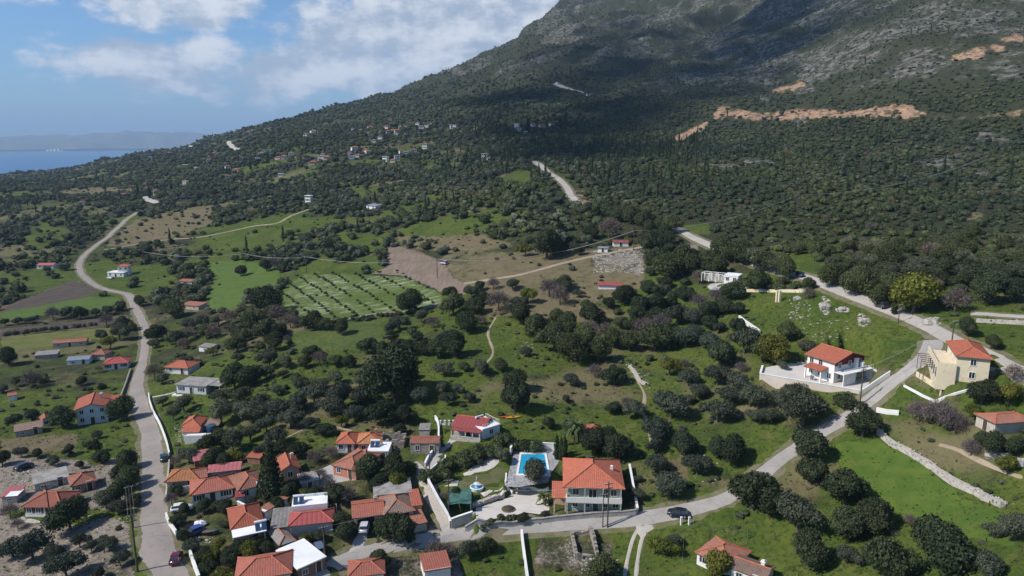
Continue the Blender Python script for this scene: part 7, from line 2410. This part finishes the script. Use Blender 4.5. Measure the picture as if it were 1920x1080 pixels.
def clear_of(x, y, pts, extra=0.0):
    ok = np.ones(len(x), bool)
    for k in range(0, len(pts), 400):
        q = pts[k:k + 400]
        ok &= ((x[:, None] - q[None, :, 0]) ** 2 + (y[:, None] - q[None, :, 1]) ** 2 > (q[None, :, 2] + extra) ** 2).all(1)
    return ok


def jgrid(d0, d1, cell, a0=-.79, a1=.79):
    """jittered square grid over a ring sector"""
    n = int(2 * d1 / cell)
    xs = (np.arange(-n // 2, n // 2)) * cell
    ys = np.arange(0, int(d1 / cell) + 1) * cell
    x, y = np.meshgrid(xs, ys)
    x = (x + rng.uniform(-.42, .42, x.shape) * cell).ravel(); y = (y + rng.uniform(-.42, .42, y.shape) * cell).ravel()
    d = np.hypot(x, y); a = np.arctan2(x, y)
    s = (d > d0) & (d < d1) & (a > a0) & (a < a1)
    return x[s], y[s], d[s], a[s]


SKYD = None
pts_all = []
for d0, d1, cell, s0, s1 in ((115, 420, 5.0, 3.8, 8.0), (420, 800, 4.7, 4.2, 8.6), (800, 1400, 7.2, 5.0, 9.5), (1400, 2900, 12.0, 6.0, 11.0)):
    x, y, d, a = jgrid(d0, d1, cell)
    mx, my = grid_at(MPX, x, y), grid_at(MPY, x, y)
    keep = grid_at(TREEK, x, y)
    # density of woods
    dens = np.where(my > 590, 0.12, np.where(my > 430, .62, .84))
    dens = np.where((mx < 640) & (my > 375) & (my < 480), .56, dens)
    vil = pip(mx, my, [(300, 845), (520, 840), (640, 860), (800, 870), (800, 1000), (660, 1090), (330, 1090), (320, 960)])
    dens = np.where(vil, .50, dens)
    for pl_, dv in (([(480, 690), (560, 700), (700, 690), (705, 800), (600, 815), (480, 830), (420, 790)], .45), ([(395, 640), (440, 590), (480, 560), (520, 535), (535, 500), (550, 470), (575, 480), (555, 520), (515, 560), (560, 600), (600, 640), (520, 680), (450, 680)], .95),
                    ([(380, 470), (600, 432), (640, 415), (640, 440), (560, 460), (520, 490), (400, 488)], .95), ([(640, 470), (720, 462), (728, 508), (645, 512)], .9), ([(990, 600), (1400, 590), (1390, 640), (1290, 680), (1050, 700)], .85),
                    ([(1210, 440), (1330, 500), (1330, 540), (1230, 550)], .95), ([(1300, 640), (1440, 640), (1440, 800), (1240, 800)], .24), ([(420, 600), (200, 600), (270, 720), (420, 700)], .12), ([(1560, 480), (1940, 520), (1940, 590), (1660, 570), (1520, 520)], .98)):
        dens = np.where(pip(mx, my, pl_), dv, dens)
    cl = fbm2(x / 45, y / 45, 91, 3)
    right = np.clip((mx - 1080) / 150, 0, 1) * (my < 520)
    dens = dens * (1 - right) + right * (.92 + .55 * np.minimum(0, cl + .1))
    cl = cl + .5 * fbm2(x / 110, y / 110, 93, 2)
    dens = np.where((my < 590), dens + cl * .75 * (1 - .6 * right), dens)
    mount = np.clip((205 - my) / 60, 0, 1) * np.clip((d - 560) / 200, 0, 1)
    dens = dens * (1 - mount) + mount * (.62 + cl * .6)
    rock = grid_at(cov[..., 3], x, y)
    dens = dens * (1 - .9 * rock)
    dens = np.where(((mx > 1930) | (mx < -10)) & (my > 520), .22, dens)
    wood2 = (mx > 1215) & (mx < 1500) & (my > 440) & (my < 520)
    dens = np.where(wood2, .9, dens)
    ok = (rng.uniform(0, 1, len(x)) < dens * keep) & (mx > -420) & (mx < 2350) & (my < 1200) & (my > -60)
    x, y, d, mx, my = x[ok], y[ok], d[ok], mx[ok], my[ok]
    ok = clear_of(x, y, HP, .4) & clear_of(x, y, RP, 2.2 if d0 < 800 else 1.0) & clear_of(x, y, TP, 1.5)
    x, y, d, mx, my = x[ok], y[ok], d[ok], mx[ok], my[ok]
    sz = s0 * .8 + (s1 * 1.2 - s0 * .8) * rng.beta(1.4, 2.6, len(x))
    sz = np.where(my > 640, sz * .58, np.where(my > 590, sz * .8, sz))
    rr = np.clip((mx - 1050) / 150, 0, 1) * (my < 470)
    sz *= 1 - .30 * rr
    sz *= 1 - .35 * np.clip((205 - my) / 80, 0, 1)
    mixn = fbm2(x / 60, y / 60, 95, 2)
    u = rng.uniform(0, 1, len(x))
    kind = np.where(u < .33 - .28 * rr + mixn * .45, 0, 1)            # 0 olive, 1 evergreen
    kind = np.where(rng.uniform(0, 1, len(x)) < .055 + .05 * (mixn > .25), 2, kind)   # 2 bare
    cyp = (rng.uniform(0, 1, len(x)) < np.where((mx > 820) & (mx < 1330) & (my > 130) & (my < 340), .10, .012)) & (d > 420)
    kind = np.where(cyp, 3, kind)
    pts_all.append(np.column_stack([x, y, Hs(x, y), sz, kind, mx, my, d]))
PT = np.concatenate(pts_all)
# hidden behind the skyline: dropped
vis = np.ones(len(PT), bool)
ai = np.clip(np.rint(np.interp(np.arctan2(PT[:, 0], PT[:, 1]), AZ, np.arange(len(AZ)))).astype(int), 0, len(AZ) - 1)
SL = (Z - ZC) / DG[None]
SLM = np.maximum.accumulate(SL, axis=1)
ki = np.clip(((np.log(PT[:, 7]) - LD[0]) / (LD[1] - LD[0])).astype(int) - 1, 0, len(LD) - 1)
vis = (PT[:, 2] + PT[:, 3] - ZC) / PT[:, 7] > SLM[ai, ki] - .004
PT = PT[vis]
app = PT[:, 3] / PT[:, 7]
have = {}
for it in titems:
    have[it[3].name.split('.')[0]] = have.get(it[3].name.split('.')[0], 0) + 1
LOW = {0: [low_crown(s, L_OLIVE) for s in (1, 2, 3)], 1: [low_crown(s, L_EVER) for s in (4, 5, 6, 7)], 2: [bare_crown(8, 260), bare_crown(9, 280, L_DRYBUSH)], 3: [cypress_crown(7, 150)]}
rest = np.ones(len(PT), bool)
for kd, key in ((0, 'o'), (1, 'e'), (2, 'b'), (3, 'c')):
    idx = np.nonzero((PT[:, 4] == kd) & (PT[:, 5] > 0) & (PT[:, 5] < 1920) & (PT[:, 6] < 1085) & (PT[:, 6] > 5))[0]
    idx = idx[np.argsort(-app[idx])]
    quota = 296 - have.get(NAMEK[key], 0)
    mid_ = [VAR[key][0], VAR[key][-1]] if kd != 3 else CYM
    for n_, i in enumerate(idx[:max(0, quota)]):
        x, y, z, sz, _, mx, my, d = PT[i]
        cr = mid_[n_ % 2] if d < 330 else LOW[kd][n_ % len(LOW[kd])]
        p = Vector((x, y, z - .1))
        if kd == 3:
            root = thing('cypress_tree', 'x', 'tree', p, random.uniform(0, 6), 'cypress trees')
            o = link('crown', cr, root); o.scale = (1.0, 1.0, random.uniform(.7, 1.15)); FIRST.setdefault(cr.name, o)
            link('trunk', TRUNKS[1], root).scale = (.6, .6, 1)
            titems.append(['slim dark cypress', mx, my, root])
        else:
            plant(mx, my, p, sz, key, random.uniform(.9, 1.15), d < 330, cr)
        rest[i] = False
autolabel(titems)
PR = PT[rest]


def scatter(name, label, pts, sources, zs=1.0):
    """one mass: many copies of the SOURCES' meshes on the given points"""
    me = bpy.data.meshes.new(name)
    me.from_pydata(pts[:, :3].tolist(), [], [])
    n = len(pts)
    a = me.attributes.new('size', 'FLOAT_VECTOR', 'POINT')
    s = (pts[:, 3] / 8.0)
    v = np.column_stack([s, s * rng.uniform(.85, 1.15, n), s * zs * rng.uniform(.72, 1.05, n)]).astype(np.float32)
    a.data.foreach_set('vector', v.ravel())
    a = me.attributes.new('turn', 'FLOAT_VECTOR', 'POINT')
    tv = np.zeros((n, 3), np.float32); tv[:, 2] = rng.uniform(0, 6.283, n)
    a.data.foreach_set('vector', tv.ravel())
    a = me.attributes.new('pick', 'INT', 'POINT')
    a.data.foreach_set('value', rng.integers(0, len(sources), n).astype(np.int32))
    o = struct(name, me, 'stuff', label)
    g = bpy.data.node_groups.new(name, 'GeometryNodeTree')
    g.interface.new_socket('Geometry', in_out='INPUT', socket_type='NodeSocketGeometry')
    g.interface.new_socket('Geometry', in_out='OUTPUT', socket_type='NodeSocketGeometry')
    gi, go = g.nodes.new('NodeGroupInput'), g.nodes.new('NodeGroupOutput')
    jn = g.nodes.new('GeometryNodeJoinGeometry')
    for s_ in sources:
        oi = g.nodes.new('GeometryNodeObjectInfo')
        oi.inputs['Object'].default_value = s_
        oi.inputs['As Instance'].default_value = True
        g.links.new(oi.outputs['Geometry'], jn.inputs[0])
    ip = g.nodes.new('GeometryNodeInstanceOnPoints')
    ip.inputs['Pick Instance'].default_value = True
    g.links.new(gi.outputs[0], ip.inputs['Points'])
    g.links.new(jn.outputs[0], ip.inputs['Instance'])
    for nm, dt, sock in (('pick', 'INT', 'Instance Index'), ('turn', 'FLOAT_VECTOR', 'Rotation'), ('size', 'FLOAT_VECTOR', 'Scale')):
        na = g.nodes.new('GeometryNodeInputNamedAttribute')
        na.data_type = dt
        na.inputs[0].default_value = nm
        g.links.new(na.outputs[0], ip.inputs[sock])
    g.links.new(ip.outputs[0], go.inputs[0])
    md = o.modifiers.new('scatter', 'NODES')
    md.node_group = g
    return o


for kd, nm, lab in ((0, 'olive_wood', 'grey-green olive woods of the valley and slopes'), (1, 'evergreen_wood', 'dark evergreen woods and maquis of the slopes'), (2, 'bare_wood', 'leafless grey trees among the woods'), (3, 'cypress_wood', 'slim cypresses among the far woods')):
    src = [FIRST[m_.name] for m_ in LOW[kd] if m_.name in FIRST]
    if not src:
        src = [FIRST[m_.name] for m_ in VAR[{0: 'o', 1: 'e', 2: 'b', 3: 'c'}[kd]] if m_.name in FIRST]
    q = PR[PR[:, 4] == kd].copy()
    if kd == 3:
        q[:, 3] = 7.5
    q[:, 2] -= .25
    if len(q):
        scatter(nm, lab, q, src)
# low scrub: bushes of half a metre to two metres
xs = []
for d0, d1, cell, dn in ((112, 260, 2.2, .22), (260, 600, 4.0, .34), (600, 1100, 8.0, .55), (1100, 2000, 14.0, .55)):
    x, y, d, a = jgrid(d0, d1, cell)
    mx, my = grid_at(MPX, x, y), grid_at(MPY, x, y)
    keep = np.clip(grid_at(TREEK, x, y) * 1.2 + .04, 0, 1)
    field = grid_at(TREEK, x, y) <= .001
    cl = fbm2(x / 12, y / 12, 191, 3)
    keep = np.where(field, .03, np.maximum(keep, .8 * (grid_at(cov[..., 1], x, y) > .5)))
    ok = (rng.uniform(0, 1, len(x)) < (dn + cl * .5) * keep) & (mx > -420) & (mx < 2350)
    x, y = x[ok], y[ok]
    ok = clear_of(x, y, HP, -.5) & clear_of(x, y, RP, -.4)
    yard = np.zeros(len(x), bool)
    X_, Y_ = grid_at(MPX, x, y), grid_at(MPY, x, y)
    for pl_ in (YARD, DECK, COURT):
        yard |= pip(X_, Y_, pl_)
    ok &= ~yard & ~((X_ > 815) & (X_ < 960) & (Y_ > 850) & (Y_ < 990))
    x, y = x[ok], y[ok]
    xs.append(np.column_stack([x, y, Hs(x, y) - .1, rng.uniform(.7, 2.6 if d0 < 600 else 4.5, len(x)) * (1 if d0 > 250 else .8)]))
SCR = np.concatenate(xs)
u = rng.uniform(0, 1, len(SCR))
scatter('scrub', 'low green scrub scattered over the ground', SCR[u < .56], [FIRST[m_.name] for m_ in LOW[1] if m_.name in FIRST], .8)
scatter('olive_scrub', 'low grey-green scrub scattered over the ground', SCR[(u >= .56) & (u < .80)], [FIRST[m_.name] for m_ in LOW[0] if m_.name in FIRST], .8)
scatter('dry_scrub', 'low leafless scrub scattered over the ground', SCR[u >= .80], [FIRST[m_.name] for m_ in LOW[2] if m_.name in FIRST], .7)

# grass tufts near by
x, y, d, a = jgrid(112, 240, .82)
g0 = grid_at(cov[..., 0], x, y); g1 = grid_at(cov[..., 1], x, y)
cl = fbm2(x / 6, y / 6, 291, 3)
ok = (rng.uniform(0, 1, len(x)) < (g0 * .55 + g1 * .35) * (.6 + cl))
x, y = x[ok], y[ok]
X_, Y_ = grid_at(MPX, x, y), grid_at(MPY, x, y)
ok = clear_of(x, y, HP, -1.0) & clear_of(x, y, RP, -.8) & (X_ > -20) & (X_ < 1940)
for pl_ in (YARD, DECK, COURT):
    ok &= ~pip(X_, Y_, pl_)
ok &= ~((X_ > 815) & (X_ < 960) & (Y_ > 850) & (Y_ < 990))
x, y = x[ok], y[ok]
n = len(x)
c = np.column_stack([x, y, Hs(x, y) + .1])
V_, F_ = leaves(np.repeat(c, 2, 0) + rng.normal(size=(2 * n, 3)) * np.array([.25, .25, .06]), unit(rng.normal(size=(2 * n, 3)) + np.array([0, 0, .8])), .42, rng, True)
me = bpy.data.meshes.new('grass_tufts')
me.from_pydata(V_.tolist(), [], F_)
me.materials.append(leaf_mat('tuft_leaves', (.050, .078, .016), (.105, .120, .036), var=0, isl=.7))
struct('grass_tufts', me, 'stuff', 'rough grass tufts and weeds')
print('counts', {k: len(v) for k, v in {'PT': PT, 'rest': PR, 'scrub': SCR}.items()}, 'tufts', n, 'objects', len(bpy.data.objects))

# ------------------------------------------------------------------ a cloud over the sea side, out of the picture: it shades the fold of the mountain
m, t, b, out = new_mat('cloud')
b.inputs['Base Color'].default_value = (.85, .86, .88, 1)
tr = N(t, 'ShaderNodeBsdfTransparent')
mx = N(t, 'ShaderNodeMixShader'); mx.inputs[0].default_value = .25
t.links.new(tr.outputs[0], mx.inputs[1]); t.links.new(b.outputs[0], mx.inputs[2])
t.links.new(mx.outputs[0], out.inputs['Surface'])
CLZ = 1180.0
lob = []
for poly, n in (([(890, 190), (960, 140), (1010, 90), (1100, 60), (1230, 40), (1180, 130), (1250, 170), (1150, 250), (1100, 295), (950, 300), (880, 270)], 44), ([(1440, 0), (1560, -60), (1530, 60), (1400, 150), (1280, 215), (1330, 110)], 30), ([(1000, 60), (1080, -40), (1500, -80), (1700, 0), (1600, 60), (1400, 110), (1200, 160)], 26)):
    xs_ = [p[0] for p in poly]; ys_ = [p[1] for p in poly]
    while n:
        q = (random.uniform(min(xs_), max(xs_)), random.uniform(min(ys_), max(ys_)))
        if pip(np.array([q[0]]), np.array([q[1]]), poly)[0]:
            p = gp(*q)
            c = p + sd * ((CLZ - p.z) / sd.z)
            r_ = random.uniform(40, 105)
            lob.append((c.x, c.y, c.z + random.uniform(0, 60), r_, r_, r_ * .6))
            n -= 1
V_, F_ = [], []
for l in lob:
    o_ = len(V_)
    V_ += [tuple(np.array(l[:3]) + v * np.array(l[3:]) * random.uniform(.85, 1.15)) for v in ICO2[0]]
    F_ += [tuple(i + o_ for i in f) for f in ICO2[1]]
me = bpy.data.meshes.new('cloud'); me.from_pydata(V_, [], F_); me.materials.append(m)
me.polygons.foreach_set('use_smooth', [True] * len(F_))
struct('cloud', me)

# ------------------------------------------------------------------ air
print('max z', Z.max())
if HAZE_DENSITY > 0:
    b = MB(); b.box(-62000, -1500, -290, 62000, 44000, 1000)
    m = bpy.data.materials.new('haze'); m.use_nodes = True
    t = m.node_tree; t.nodes.clear()
    out = N(t, 'ShaderNodeOutputMaterial'); v = N(t, 'ShaderNodeVolumePrincipled')
    v.inputs['Color'].default_value = (.50, .72, 1.0, 1)
    v.inputs['Density'].default_value = HAZE_DENSITY
    t.links.new(v.outputs[0], out.inputs['Volume'])
    struct('haze', b.mesh('haze', m), 'stuff')
